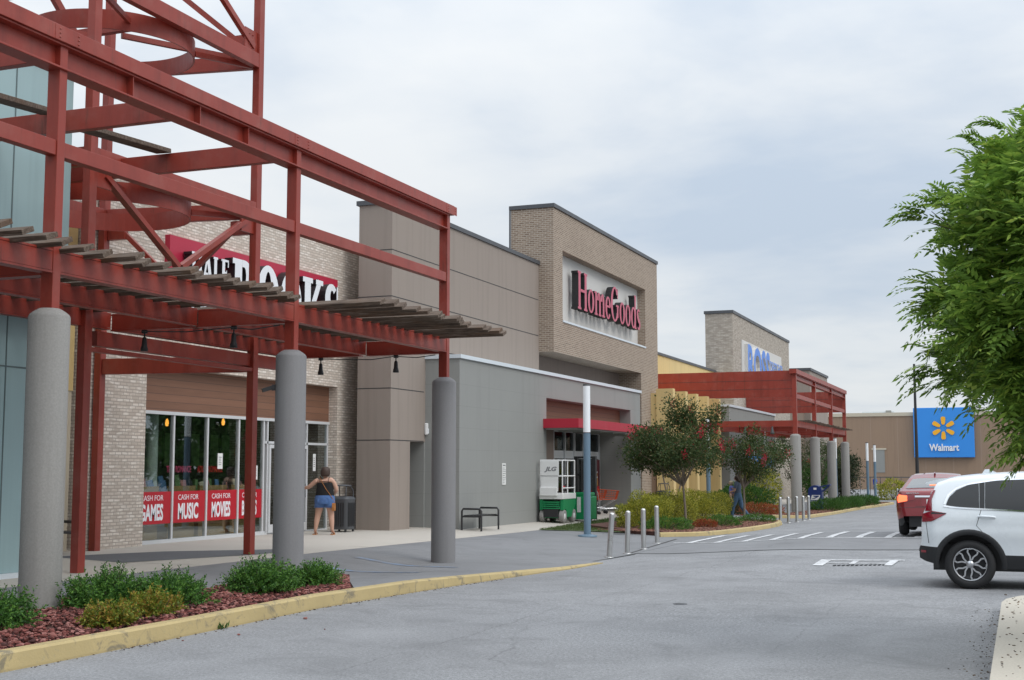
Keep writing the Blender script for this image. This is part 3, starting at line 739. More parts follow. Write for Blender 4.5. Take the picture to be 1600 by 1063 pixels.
for (y0, y1, wd, lb) in ((22.60, 23.87, 'GAMES', 'red window banner reading CASH FOR GAMES'), (23.93, 25.15, 'MUSIC', 'red window banner reading CASH FOR MUSIC'),
                         (25.21, 26.43, 'MOVIES', 'red window banner reading CASH FOR MOVIES'), (26.49, 27.52, 'BOOKS', 'red window banner reading CASH FOR BOOKS behind the red post')):
    p = empty('window_banner', (XW + .004, (y0 + y1) / 2, .50), lb, 'banner', 'cash-for banners along the shop window')
    mb = MB(); mb.box(XW + .000, XW + .004, y0, y1, .50, 1.19); mb.build('vinyl', M['banner'], p)
    w = (y1 - y0); mb = MB()
    mb.text('CASH FOR', (XW + .005, y0 + w * .17, 1.00), (0, 1, 0), (0, 0, 1), w * .62, .115, .004, .0)
    mb.text(wd, (XW + .005, y0 + w * .17, .57), (0, 1, 0), (0, 0, 1), w * .62, .36, .004, .035)
    mb.build('lettering', M['letter_white'], p)
for (y, z, h, w, lb) in ((25.72, 1.68, .36, .20, 'white notice taped high on the third shop pane'), (27.22, 1.42, .34, .20, 'white notice taped on the fourth shop pane right of the red post'), (30.05, 1.62, .45, .14, 'white notice on the glass beside the woman in the black top')):
    p = empty('paper_notice', (XW + .006, y, z), lb, 'notice')
    mb = MB(); mb.box(XW + .001, XW + .005, y - w / 2, y + w / 2, z, z + h); mb.build('sheet', M['paper'], p)
    mb = MB()
    for k in range(5): mb.box(XW + .006, XW + .008, y - w * .3, y + w * (.1 + .2 * random.random()), z + h * (.25 + .12 * k), z + h * (.29 + .12 * k))
    mb.build('print', M['ink'], p)

# ------------------------------------------------------------------ serif letters for the shop signs
def ell(cx, cy, rx, ry, a0=0, a1=360, n=28):
    return [(cx + rx * math.cos(R(a0 + (a1 - a0) * i / n)), cy + ry * math.sin(R(a0 + (a1 - a0) * i / n))) for i in range(n + (0 if a1 - a0 == 360 else 1))]
def oring(cx, cy, rx, ry, t, th): return [ell(cx, cy, rx, ry), ell(cx, cy, rx - t, ry - th)[::-1]]
def arc(cx, cy, rx, ry, a0, a1, t, th, n=18):
    o = ell(cx, cy, rx, ry, a0, a1, n); i = ell(cx, cy, rx - t, ry - th, a0, a1, n); return o + i[::-1] if a1 > a0 else o[::-1] + i
def rc(x0, x1, y0, y1): return [(x0, y0), (x1, y0), (x1, y1), (x0, y1)]
def swash(pts, ws):
    L, Rr = [], []
    for i, p in enumerate(pts):
        a, b = pts[max(0, i - 1)], pts[min(len(pts) - 1, i + 1)]; dx, dy = b[0] - a[0], b[1] - a[1]; l = math.hypot(dx, dy)
        nx, ny = -dy / l, dx / l; L.append((p[0] + nx * ws[i] / 2, p[1] + ny * ws[i] / 2)); Rr.append((p[0] - nx * ws[i] / 2, p[1] - ny * ws[i] / 2))
    return Rr + L[::-1]
def scurve(w, h, t, th):
    P = []
    for i in range(25):
        u = i / 24
        if u < .5: a = R(40 + (270 - 40) * u * 2); P.append((w / 2 + (w / 2 - t * .5) * math.cos(a), h * .74 + (h * .26 - th / 2) * math.sin(a)))
        else: a = R(90 - (90 + 140) * (u - .5) * 2); P.append((w / 2 + (w / 2 - t * .5) * math.cos(a), h * .25 + (h * .25 - th / 2) * math.sin(a)))
    ws = [th * .9 + (t - th) * max(0, math.sin(math.pi * min(1, max(0, (i - 3) / 18)))) ** .8 for i in range(25)]
    return swash(P, ws)
def stem(x, w, h, s, sh, top=True, bot=True):
    o = [rc(x, x + w, 0, h)]
    if bot: o.append(rc(x - s, x + w + s, 0, sh))
    if top: o.append(rc(x - s, x + w + s, h - sh, h))
    return o
def letter(c, t=.15, th=.05, s=.05):
    """(pieces, advance) for a condensed serif letter, cap height 1; t heavy stroke, th hairline, s serif reach"""
    X = .64
    if c == 'H': return stem(s, t, 1, s, th) + stem(.50, t, 1, s, th) + [rc(s + t, .50, .47, .47 + th * 1.3)], .74
    if c == 'o': return [oring(.24, X / 2, .24, X / 2, t * .92, th)], .52
    if c == 'm':
        return stem(s, t * .85, X, s, th, False) + [rc(0, s + .02, X - th, X)] + [arc(.34, X - .22, .145, .22, 0, 180, t * .85, th)] + stem(.485 - t * .85, t * .85, X - .22, s * .8, th, False) + \
               [arc(.63, X - .22, .145, .22, 0, 180, t * .85, th)] + stem(.775 - t * .85, t * .85, X - .22, s, th, False), .86
    if c == 'e': return [arc(.225, X / 2, .225, X / 2, 8, 325, t * .92, th), rc(.08, .42, X * .52, X * .52 + th)], .47
    if c == 'G': return [arc(.34, .5, .34, .5, 38, 330, t * 1.05, th), rc(.52, .52 + t * .8, .14, .46), rc(.44, .52 + t, .44, .44 + th), rc(.555, .60, .68, .96)], .74
    if c == 'd': return [oring(.23, X / 2, .23, X / 2, t * .92, th), rc(.46 - t * .8, .46, 0, 1.0), rc(.46 - t, .46 - t * .5, 1 - th, 1.0), rc(.44, .52, 0, th)], .55
    if c == 's': return [scurve(.36, X, t * .95, th * 1.3)], .42
    if c == 'B':
        return stem(s, t, 1, s, th) + [arc(.34, .755, .27, .245, -90, 90, t, th * 1.3), rc(s + t, .34, 1 - th * 1.3, 1), rc(s + t, .34, .51, .51 + th * 1.3), arc(.34, .265, .32, .265, -90, 90, t * 1.1, th * 1.3), rc(s + t, .34, 0, th * 1.3)], .72
    if c == 'O': return [oring(.36, .5, .36, .52, t * 1.15, th * 1.2)], .76
    if c == 'K': return stem(s, t, 1, s, th) + [swash([(s + t, .40), (.60, .98)], [th * 1.6, th * 1.6]), swash([(.30, .58), (.62, .02)], [t * 1.1, t * 1.1]), rc(.48, .74, 0, th), rc(.46, .72, 1 - th, 1)], .78
    if c == 'S': return [scurve(.54, 1, t * 1.1, th * 1.5), rc(.46, .51, .70, .96), rc(.03, .08, .04, .32)], .60
    if c == 'A': return [swash([(.08, 0), (.36, 1)], [th * 1.4, th * 1.4]), swash([(.36, 1), (.62, 0)], [t, t]), rc(.16, .54, .30, .30 + th), rc(-.02, .22, 0, th), rc(.46, .76, 0, th)], .78
    if c == 'L': return stem(s, t, 1, s, th) + [rc(s + t, .52, 0, th), rc(.47, .53, 0, .28)], .58
    if c == 'F': return stem(s, t, 1, s, th) + [rc(s + t, .54, 1 - th, 1), rc(.48, .54, .74, 1), rc(s + t, .40, .48, .48 + th), rc(.36, .41, .38, .62)], .60
    if c == 'P': return stem(s, t, 1, s, th) + [arc(.34, .73, .28, .27, -90, 90, t, th * 1.3), rc(s + t, .34, 1 - th * 1.3, 1), rc(s + t, .34, .46, .46 + th * 1.3)], .66
    if c == 'R': return letter('P', t, th, s)[0] + [swash([(.36, .48), (.64, .02)], [t, t]), rc(.52, .76, 0, th)], .74
    if c == 'I': return stem(s, t, 1, s, th), .30
    if c == 'C': return [arc(.34, .5, .34, .5, 38, 322, t * 1.05, th), rc(.56, .61, .66, .96)], .70
    if c == 'E': return letter('F', t, th, s)[0] + [rc(s + t, .56, 0, th), rc(.50, .56, 0, .28)], .62
    return [], .3
def serif_text(mb, txt, x, y0, y1, z0, z1, depth, mf, ms, t=.15, th=.05, s=.05):
    """raised serif letters on a wall facing +X, fitted to y0..y1 (run) and z0..z1 (cap height); returns nothing"""
    adv = sum(letter(c, t, th, s)[1] for c in txt); k = (y1 - y0) / adv; H = z1 - z0; cx = 0; q = 0
    for c in txt:
        P, a = letter(c, t, th, s)
        for p in P:
            loops = p if isinstance(p[0][0], (tuple, list)) else [p]
            sc = [[(y0 + (cx + u) * k, z0 + v * H) for u, v in l] for l in loops]
            mb.prism(sc if len(sc) > 1 else sc[0], (x + .0007 * (q % 9), 0, 0), (0, 1, 0), (0, 0, 1), depth, mf, ms); q += 1
        cx += a
t = empty('shop_sign', (XB + .05, 26.7, 4.7), 'crimson sign panel with white BOOKS lettering on the pale brick shop', 'sign')
mb = MB(); mb.box(XB - .02, XB + .13, 23.05, 30.45, 4.75, 6.73); mb.build('panel', M['sign_red'], t)
mb = MB(); serif_text(mb, 'HALF', XB + .38, 23.5, 24.95, 5.78, 6.42, .22, 0, 1, .20, .08, .06); serif_text(mb, 'PRICE', XB + .38, 23.5, 25.0, 5.0, 5.62, .22, 0, 1, .20, .08, .06)
serif_text(mb, 'BOOKS', XB + .38, 25.08, 30.15, 5.02, 6.52, .22, 0, 1, .21, .085, .07); mb.build('lettering', [M['letter_white'], M['letter_side']], t)

# -- taupe block, brick sign tower and grey entrance wing of the homeware store
t = bthing('homeware_store', (-20, 43, 0), 'taupe and grey store with a brown brick sign tower above its entrance', 'store')
XT, XG, XH = -15.55, -14.5, -15.0
mb = MB(); YT = 30.85
mb.box(-16.55, XT, YT, 32.04, -.2, 8.8); mb.box(-16.55, XT, 32.04, 42.26, 2.42, 8.8); mb.box(-16.55, XT - .9, 32.04, 42.26, -.2, 2.42); mb.box(-32, -16.551, 32.31, 42.26, -.2, 7.0); mb.box(-32, -16.61, 42.262, 56.1, -.2, 7.0)
mb.build('taupe_wall', M['taupe'], t)
mb = MB(); mb.box(-16.62, XT + .05, YT - .05, 42.26, 8.803, 8.93); mb.build('coping', M['cap'], t)
mb = MB()
for z in (7.55, 6.29, 5.05, 3.82, 2.44):
    mb.box(XT + .001, XT + .004, YT, 42.2 if z > 4.8 else 32.9, z - .012, z + .012); mb.box(-16.6, XT, YT - .004, YT - .001, z - .012, z + .012)
mb.build('panel_joint', M['seam'], t)
mb = MB(); mb.box(XT - .89, XT - .78, 32.2, 32.95, .05, 2.1); d = mb.build('door', M['taupe_dark'], t); d['label'] = 'plain taupe service door in the recess'
mb = MB(); mb.box(XT - .775, XT - .73, 32.28, 32.36, .98, 1.08); mb.build('handle', M['steel'], d)
mb = MB(); mb.box(XT - .9, XT - .005, 32.95, 33.3, -.2, 2.415)   # grey return closing the recess
mb.box(-16.5, XG, 33.0, 40.1, -.2, 4.75); mb.box(-16.5, XG, 40.1, 49.98, 4.0, 4.75); mb.box(-16.5, XG, 49.98, 51.4, -.2, 4.75)
mb.build('grey_wall', M['grey'], t)
mb = MB(); mb.box(-16.5, XG + .06, 32.95, 51.45, 4.753, 4.86); mb.build('white_coping', M['white_cap'], t)
mb = MB(); mb.box(XG - .75, XG - .45, 40.1, 49.98, 3.20, 3.997); mb.build('timber_cladding', M['plank'], t)
# sign tower
mb = MB(); y0, y1, z0, z1 = 42.26, 56.14, 5.73, 10.82
py0, py1, pz0, pz1 = 43.22, 54.14, 6.93, 9.42
mb.box(-16.6, XH, y0, py0, z0, z1); mb.box(-16.6, XH, py1, y1, z0, z1); mb.box(-16.6, XH, py0, py1, z0, pz0); mb.box(-16.6, XH, py0, py1, pz1, z1)
mb.box(-16.6, XH - .001, 53.4, y1, -.3, z0); mb.build('brick_tower', M['brick_tan'], t)
mb = MB(); mb.box(-16.66, XH + .05, y0 - .05, y1 + .05, z1 + .003, z1 + .14); mb.box(-16.655, -16.605, y0 - .045, y0 - .003, 8.9, z1); mb.build('tower_coping', M['cap'], t)
mb = MB(); mb.box(-16.5, -16.0, 42.3, 53.4, 4.87, 5.72); mb.build('tower_soffit_wall', M['taupe_dark'], t)
# entrance
XE = -15.72
mb = MB(); mb.box(XE - .3, XE, 40.1, 44.25, -.2, 3.25); mb.build('entrance_wall', M['taupe_dark'], t)
mb = MB(); mb.box(XE - .28, XE - .06, 44.25, 49.95, 2.05, 2.34); mb.box(XE - .2, XE + .02, 44.25, 49.95, 3.02, 3.2)
for y in (44.28, 45.55, 46.65, 47.75, 48.5, 49.75): mb.box(XE - .12, XE + .0, y - .035, y + .035, -.05, 3.02)
mb.box(XE - .12, XE + .005, 44.25, 49.95, -.08, .04)
wf = mb.build('entrance_frame', M['alu'], t)
for a, b in ((44.32, 45.51), (45.59, 46.61), (46.69, 47.71), (47.79, 48.46), (48.54, 49.71)):
    for z0_, z1_ in ((.04, 2.05), (2.34, 3.02)):
        mb = MB(); mb.box(XE - .075, XE - .066, a, b, z0_, z1_); mb.build('pane', M['glass_dark'], wf)
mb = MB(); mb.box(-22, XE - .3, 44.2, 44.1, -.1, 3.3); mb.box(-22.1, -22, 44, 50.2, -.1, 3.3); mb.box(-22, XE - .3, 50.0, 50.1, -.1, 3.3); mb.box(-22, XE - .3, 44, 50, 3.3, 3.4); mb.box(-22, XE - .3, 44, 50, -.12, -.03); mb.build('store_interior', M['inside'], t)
# awning across the entrance
t = empty('awning', (XG, 45, 2.9), 'flat crimson awning over the grey store entrance', 'awning')
mb = MB(); mb.box(XG + .003, -13.28, 39.78, 50.4, 3.0, 3.30); mb.build('fascia', M['awning'], t)
mb = MB(); mb.box(XG + .05, -13.36, 39.86, 50.3, 2.95, 2.998)
for y in ar(41, 50, 1.5): mb.box(XG + .1, -13.4, y, y + .06, 2.90, 2.949)
mb.build('soffit', M['grey'], t)
# store sign
t = empty('store_sign', (XH - .2, 48.7, 6.95), 'rose HomeGoods letters on a white panel in the brown brick tower', 'sign')
mb = MB(); mb.box(-15.6, XH - .35, py0, py1, pz0, pz1); mb.build('panel', M['sign_white'], t)
mb = MB(); serif_text(mb, 'HomeGoods', XH + .06, 44.75, 53.25, 7.52, 8.93, .26, 0, 1, .15, .055, .05); mb.build('lettering', [M['letter_rose'], M['letter_side']], t)
mb = MB(); mb.box(XH - .02, XH + .03, py0 + .002, py1 - .002, pz0 - .07, pz0 - .003); mb.build('sill', M['white_cap'], t)
# small wall fittings
t = empty('wall_lamp', (XT, 33.0, 2.6), 'small white wall lamp above the service recess on the taupe wall', 'lamp')
mb = MB(); mb.box(XT + .004, XT + .10, 32.92, 33.12, 2.62, 2.95); mb.build('housing', M['white'], t, .03)
mb = MB(); mb.box(XT + .102, XT + .115, 32.95, 33.09, 2.66, 2.80); mb.build('lens', M['white_lamp'], t)
t = empty('wall_notice', (XG, 36.3, 1.2), 'tall white printed notice fixed to the grey wall', 'notice')
mb = MB(); mb.box(XG + .003, XG + .018, 36.17, 36.45, 1.20, 1.84); mb.build('board', M['paper'], t)
mb = MB()
for k in range(9): mb.box(XG + .0185, XG + .021, 36.20, 36.20 + random.uniform(.12, .22), 1.25 + k * .055, 1.268 + k * .055)
mb.box(XG + .0185, XG + .021, 36.21, 36.41, 1.76, 1.80); mb.build('print', M['ink'], t)
t = empty('sale_poster', (XE + .02, 49.1, .5), 'tall dark red poster with yellow shape beside the entrance door', 'poster')
mb = MB(); mb.box(XE + .008, XE + .014, 48.56, 49.68, .5, 2.02); mb.build('sheet', paint('maroon_print', (.10, .015, .02), .5), t)
mb = MB(); mb.prism([(48.75, 1.0), (49.45, 1.0), (49.38, 1.45), (49.1, 1.95), (48.82, 1.45)], (XE + .016, 0, 0), (0, 1, 0), (0, 0, 1), .002); mb.build('shape', paint('amber_print', (.42, .20, .05), .5), t)
mb = MB(); mb.box(XE + .0165, XE + .019, 48.6, 49.6, .55, .98); mb.build('panel', M['banner'], t)
mb = MB()
for z in (1.5, 1.3, .8, .66): mb.box(XE + .020, XE + .022, 48.85, 49.35, z, z + .07)
mb.build('lettering', M['letter_white'], t)

# -- yellow wing with piers
t = bthing('yellow_building', (-19, 64, -.2), 'yellow stucco wing with a row of tall piers beside the brown brick tower', 'building')
mb = MB(); mb.box(-30, -17, 56.2, 77, -.6, 7.42); mb.build('wall', M['yellow'], t)
mb = MB(); mb.box(-30, -16.94, 56.2, 76.98, 7.423, 7.55); mb.build('coping', M['cap'], t)
mb = MB(); mb.box(-16.99, -14.75, 54.9, 65.9, 2.7, 4.95); mb.build('lower_wall', M['yellow'], t)
mb = MB(); mb.box(-16.99, -14.8, 54.92, 65.88, -.6, 2.698); mb.build('base_band', M['brown_wall'], t)  # plain tan band along the foot of the wall, behind the piers
for y in (52.5, 54.84, 57.15, 59.25, 61.5, 64.06):
    if y < 54: continue
    mb = MB(); mb.box(-14.748, -14.0, y, y + .42, -.6, 5.14); mb.build('pier', M['yellow'], t)
mb = MB(); mb.box(-14.749, -14.744, 54.9, 65.9, 3.6, 3.625); mb.build('wall_joint', M['seam'], t)
# -- grey brick block with blue letters
t = bthing('grey_brick_store', (-20, 86, -.4), 'grey brick store with blue letters on its parapet beyond the yellow wing', 'store')
XR = -15.93
mb = MB(); mb.box(-17.6, XR, 77.05, 97.4, -1, 11.0); mb.build('brick_wall', M['brick_grey'], t)
mb = MB(); mb.box(-17.66, XR + .06, 76.98, 97.46, 11.003, 11.18); mb.build('coping', M['cap'], t)
mb = MB(); mb.box(XR - .01, -14, 66.48, 79.8, 3.05, 4.86); mb.box(XR - .01, -14, 66.48, 70.2, -1, 3.05); mb.box(XR - .01, -14, 76.6, 79.8, -1, 3.05); mb.box(-17, XR - .01, 66.48, 77, -1, 4.86); mb.build('entrance_block', M['grey'], t)
mb = MB(); mb.box(XR, -13.94, 66.42, 79.86, 4.863, 4.98); mb.build('white_coping', M['white_cap'], t)
mb = MB()
for y in (70.25, 71.8, 73.3, 74.8, 76.5): mb.box(-15.1, -14.95, y, y + .1, -.6, 3.04)
mb.box(-15.1, -14.96, 70.25, 76.6, 2.3, 2.4); wf = mb.build('entrance_frame', M['alu'], t)
for y in (70.35, 71.9, 73.4, 74.9):
    mb = MB(); mb.box(-15.03, -15.02, y, y + 1.4, -.6, 3.04); mb.build('pane', M['glass_dark'], wf)
t = empty('store_sign', (XR, 86, 7), 'blue ROSS letters on a white panel in the grey brick parapet', 'sign')
mb = MB(); mb.box(XR + .003, XR + .06, 79.5, 93.7, 6.6, 9.62); mb.build('panel', M['sign_white'], t)
mb = MB(); mb.text('ROSS', (XR + .12, 80.3, 6.95), (0, 1, 0), (0, 0, 1), 7.6, 2.5, .3, .03, 0, 0, 1); mb.text('DRESS FOR', (XR + .12, 88.2, 8.2), (0, 1, 0), (0, 0, 1), 4.9, .75, .25, .02, 0, 0, 1); mb.text('LESS', (XR + .12, 88.2, 7.1), (0, 1, 0), (0, 0, 1), 3.0, .75, .25, .02, 0, 0, 1)
mb.build('lettering', [M['letter_blue'], M['sign_white']], t)
# blade sign under the canopy
t = empty('hanging_sign', (-13.2, 70, 2.0), 'small blue ROSS arrow sign hung under the far red canopy', 'sign')
mb = MB(); mb.prism([(-13.75, 1.72), (-12.55, 1.72), (-12.25, 2.02), (-12.55, 2.32), (-13.75, 2.32)], (0, 69.9, 0), (1, 0, 0), (0, 0, 1), .08, back=True); mb.build('board', M['sign_blue'], t)
mb = MB(); mb.text('ROSS', (-13.6, 69.89, 1.86), (1, 0, 0), (0, 0, 1), .95, .34, .01, .03); mb.build('lettering', M['letter_white'], t)
mb = MB(); mb.tube([(-13.4, 69.94, 2.32), (-13.4, 69.94, 3.7)], .02, 6); mb.tube([(-12.8, 69.94, 2.32), (-12.8, 69.94, 3.7)], .02, 6); mb.build('hanger', M['white'], t)
t = empty('window_poster', (-14.9, 71, 1), 'pale blue poster in the grey brick store window', 'poster')
mb = MB(); mb.box(-14.93, -14.92, 70.5, 71.7, 1.2, 3.0); mb.build('sheet', paint('pale_blue_print', lin(120, 178, 226), .5), t)
# -- taupe block and low wall beyond
t = bthing('taupe_building', (-20, 105, -.6), 'taupe stucco block seen through the far red canopy', 'building')
mb = MB(); mb.box(-24, -15.5, 104.6, 114.6, -1, 9.45); mb.build('tall_wall', M['taupe'], t)
mb = MB(); mb.box(-24, -15.4, 104.5, 114.7, 9.453, 9.65); mb.build('coping', M['cap'], t)
mb = MB(); mb.box(-24, -16.0, 97.47, 104.6, -1, 7.2); mb.build('low_wall', M['brown_far'], t)
# -- big store across the end
YW = 150
t = bthing('big_box_store', (-8, 160, -.8), 'long brown store across the end of the road under the blue sign', 'store')
mb = MB(); mb.box(-70, 70, YW, YW + 40, -1.5, 7.45); mb.build('wall', M['brown_wall'], t)
mb = MB(); mb.box(-70.1, 70.1, YW - .1, YW + 40.1, 7.453, 7.85); mb.build('coping', M['cream'], t)
mb = MB()
for x in ar(-36, 36, 2.9): mb.box(x, x + .10, YW - .006, YW - .002, -1, 7.44)
mb.build('panel_rib', paint('pale_rib', lin(160, 138, 120, .95), .9), t)
mb = MB(); mb.box(-15.4, -14.2, YW - .04, YW, 1.2, 3.7); mb.build('louvre', M['grey'], t)
mb = MB(); mb.box(-15.6, -14.0, YW - .08, YW, 3.72, 3.9); mb.build('lintel', M['cream'], t)
t = empty('store_sign', (-7.85, YW - .3, 2.85), 'square blue Walmart sign with a yellow spark on the brown store', 'sign')
mb = MB(); mb.box(-11.0, -4.70, YW - .55, YW - .05, 2.85, 8.3); mb.build('panel', M['sign_blue'], t, .05)
mb = MB()
for k in range(6):
    a = R(90 + 60 * k); ca, sa = math.cos(a), math.sin(a); cx, cz = -7.87, 6.05
    P = [(.38, -.10), (.55, -.19), (1.02, -.24), (1.20, -.20), (1.26, 0), (1.20, .20), (1.02, .24), (.55, .19), (.38, .10)]
    mb.prism([(cx + p * ca - q * sa, cz + p * sa + q * ca) for p, q in P], (0, YW - .68, 0), (1, 0, 0), (0, 0, 1), .1)
mb.build('spark', M['sun_yellow'], t)
mb = MB(); mb.text('Walmart', (-9.4, YW - .6, 3.55), (1, 0, 0), (0, 0, 1), 3.1, .78, .12, .03); mb.build('lettering', M['letter_white'], t)
t = empty('roof_unit', (-15, YW + 5, 7.9), 'pale air handling unit on the roof of the brown store', 'roof unit')
mb = MB(); mb.box(-17.0, -13.4, YW + 4, YW + 7, 8.0, 8.15); mb.box(-16.9, -16.8, YW + 4.1, YW + 4.2, 7.5, 8.0); mb.box(-13.6, -13.5, YW + 4.1, YW + 4.2, 7.5, 8.0); mb.build('platform', M['white_cap'], t)
mb = MB(); mb.box(-14.3, -13.7, YW + 3.6, YW + 4, 7.86, 8.25); mb.build('cowl', M['grey'], t)
t = empty('railing', (-12, 122, -.6), 'brown metal railing in front of the brown store wall', 'railing')
mb = MB(); z = gz(-8, 122)
for x in ar(-16.5, -6, .9): mb.box(x, x + .05, 121.98, 122.03, z, z + 1.5)
mb.box(-16.5, -6, 121.97, 122.04, z + 1.5, z + 1.58); mb.build('rails', M['cap'], t)
# ================================================================== RED STEEL PERGOLA (near)
PX = -10.45; X2, X3 = -12.2, -13.88
COLY = [6.2, 11.95, 17.32, 23.03]
ZT0, ZT1 = 6.37, 6.87            # top beam
def column(t, x, y, z0, z1, r, m):
    mb = MB(); mb.lathe([(r, z0 - .2), (r, z1 - .06), (r - .015, z1 - .03), (r - .05, z1), (0.12, z1 + .04), (0.0, z1 + .045)], (x, y, 0), 40); return mb.build('column', m, t)
def ibeam_y(mb, x, y0, y1, z0, z1, fw, tf=.025, tw=.016):
    mb.box(x - fw / 2, x + fw / 2, y0, y1, z1 - tf, z1); mb.box(x - fw / 2, x + fw / 2, y0, y1, z0, z0 + tf); mb.box(x - tw / 2, x + tw / 2, y0, y1, z0 + tf, z1 - tf); return mb
def ibeam_x(mb, y, x0, x1, z0, z1, fw, tf=.022, tw=.014):
    mb.box(x0, x1, y - fw / 2, y + fw / 2, z1 - tf, z1); mb.box(x0, x1, y - fw / 2, y + fw / 2, z0, z0 + tf); mb.box(x0, x1, y - tw / 2, y + tw / 2, z0 + tf, z1 - tf); return mb
t = empty('pergola', (-12, 15, 0), 'near red steel pergola on round grey columns with timber louvres', 'pergola')
for i, (y, m) in enumerate(zip(COLY, ('col', 'col', 'col2', 'col2'))):
    o = column(t, PX, y, (.05, .05, -.1, -.13)[i], (3.50, 3.50, 3.47, 3.42)[i], .235, M[m])
for y in COLY:
    mb = MB(); mb.box(PX - .09, PX + .085, y - .065, y + .065, 3.4, ZT1 - .19); mb.build('post', M['red'], t, .006)
mb = MB()
mb.box(PX - .16, PX + .15, 5.9, 23.16, ZT1 - .19, ZT1); ibeam_y(mb, PX, 5.9, 22.96, ZT0, ZT1 - .192, .24); mb.build('top_beam', M['red'], t, .006)
for y in (9.2, 13.2, 14.65, 15.85): mb = MB(); mb.box(PX + .009, PX + .105, y, y + .014, ZT0 + .026, ZT1 - .218); mb.build('stiffener', M['red'], t)
for y in COLY:
    mb = MB(); mb.box(PX + .151, PX + .1535, y - .24, y + .24, ZT1 - .185, ZT1 - .01)
    for k in range(3):
        for s in (-.16, .16): mb.lathe([(.013, 0), (.010, .01), (0, .012)], (PX + .153, y + s, ZT1 - .05 - .05 * k), 6, axis=(1, 0, 0))
    mb.build('splice_plate', M['red'], t)
for a, b in zip(COLY, COLY[1:]):
    mb = MB(); mb.box(PX - .06, PX + .07, a + .068, b - .068, 5.34, 5.52); mb.build('rail', M['red'], t, .006)
    mb = MB(); ibeam_y(mb, PX, a + .068, b - .068, 3.95, 4.23, .16); mb.box(PX + .062, PX + .075, a + .068, b - .068, 3.98, 4.20); mb.build('canopy_beam', M['red'], t)
for x in (X2, X3):
    segs = [(5.9, COLY[1]), (COLY[1], COLY[2]), (COLY[2], COLY[3])]
    for a, b in segs:
        mb = MB(); ibeam_y(mb, x, a + .09, b - .09, 3.95, 4.225, .15); mb.box(x + .06, x + .072, a + .09, b - .09, 3.98, 4.20); mb.build('canopy_beam', M['red'], t)
for y in COLY:
    for a, b in ((PX - .092, X2 + .08), (X2 - .08, X3 + .08)):
        mb = MB(); ibeam_x(mb, y, b, a, 3.93, 4.21, .16); mb.box(b, a, y - .075, y - .062, 3.955, 4.19); mb.build('cross_beam', M['red'], t)
# long top cross beams back to the tower
for y, x1 in ((11.95, -14.03), (14.65, -14.03), (17.32, -17.4)):
    mb = MB(); mb.box(x1, PX - .165, y - .06, y + .06, 6.50, 6.81); mb.build('top_cross_beam', M['red'], t, .006)
mb = MB(); mb.box(X3 - .08, X3 + .08, 16.9, 23.1, 3.66, 3.90); mb.build('eave_beam', M['red'], t)
# two loose planks lying on the top cross beams
for (y0, y1, pa, pb, lb) in ((11.0, 13.95, (-11.9, 12.1, 6.34), (-12.87, 14.58, 6.80), 'dark loose plank on the pergola cross beams left of the first red post'), (14.75, 17.3, (-12.55, 14.76, 6.62), (-12.86, 17.24, 6.845), 'dark loose plank on the pergola cross beams right of the first red post')):
    mb = MB(); mb.beam(pa, pb, .27, .07); tag(mb.build('plank', M['slat'], bevel=.006), lb, 'plank')
# timber louvres, tilted towards the camera
lou = []; y = 7.0
while y < 22.95:
    if all(abs(y - c) > .10 for c in COLY): lou.append(y)
    y += .375 * random.choice((.86, 1.0, 1.12))
for i, y in enumerate(lou):
    long = y > 17.6
    xe = (-9.02 if long else -9.98) + random.choice((-.10, -.03, .02, .07, .12)) * (1.0)
    tilt = R(25 + random.uniform(-4.5, 4.5)); w, th = .195, .060
    c = Vector((0, y, 4.215 + .5 * w * math.sin(tilt))); ax = Vector((0, math.cos(tilt), math.sin(tilt))); nz = Vector((0, -math.sin(tilt), math.cos(tilt)))
    mb = MB(); a, b = ax * w / 2, nz * th / 2; x0, x1 = -14.0, xe; dz = random.uniform(-.012, .012)
    P = []
    for x, q in ((x0, 0), (x1, dz)):
        for (s, k) in ((-1, -1), (1, -1), (1, 1), (-1, 1)):
            p = c + a * s + b * k; P.append((x, p.y, p.z + q))
    mb.add(P, [(0, 1, 2, 3), (7, 6, 5, 4), (4, 5, 1, 0), (5, 6, 2, 1), (6, 7, 3, 2), (7, 4, 0, 3)])
    mb.build('louvre', M['slat'], t, .006)
# spotlights hung under the cross beams
def spot(x, y, z, label):
    p = empty('spotlight', (x, y, z), label, 'spotlight', 'spotlights under the near pergola')
    mb = MB(); mb.lathe([(.05, 0), (.05, -.05)], (x, y, z), 12); mb.tube([(x, y, z - .05), (x, y, z - .13)], .012, 8); mb.build('stem', M['black'], p)
    mb = MB(); mb.lathe([(.025, -.11), (.036, -.14), (.044, -.25), (.058, -.29), (.060, -.34), (.0, -.335)], (x, y, z), 16); mb.build('lamp_head', M['black'], p)
spot(-13.2, 17.32, 3.925, 'black spotlight under the canopy left of the middle column, far one')
spot(-11.5, 17.32, 3.925, 'black spotlight just left of the middle grey column')
spot(-13.2, 23.03, 3.925, 'black spotlight hanging between the middle and right columns, in front of the pale brick')
spot(-11.5, 23.03, 3.925, 'black spotlight hanging nearest the right grey column')
mb = MB(); mb.tube([(-10.6, 22.94, 3.90), (-11.0, 22.94, 3.86), (-11.5, 22.95, 3.90), (-12.0, 22.94, 3.85), (-12.6, 22.94, 3.87), (-13.2, 22.95, 3.90)], .01, 6); mb.tube([(-10.6, 17.22, 3.90), (-11.1, 17.22, 3.85), (-11.5, 17.24, 3.90), (-12.3, 17.22, 3.86), (-13.2, 17.24, 3.90)], .01, 6)
tag(mb.build('lamp_cable', M['black']), 'thin black cable looped between the spotlights under the pergola', 'cable')

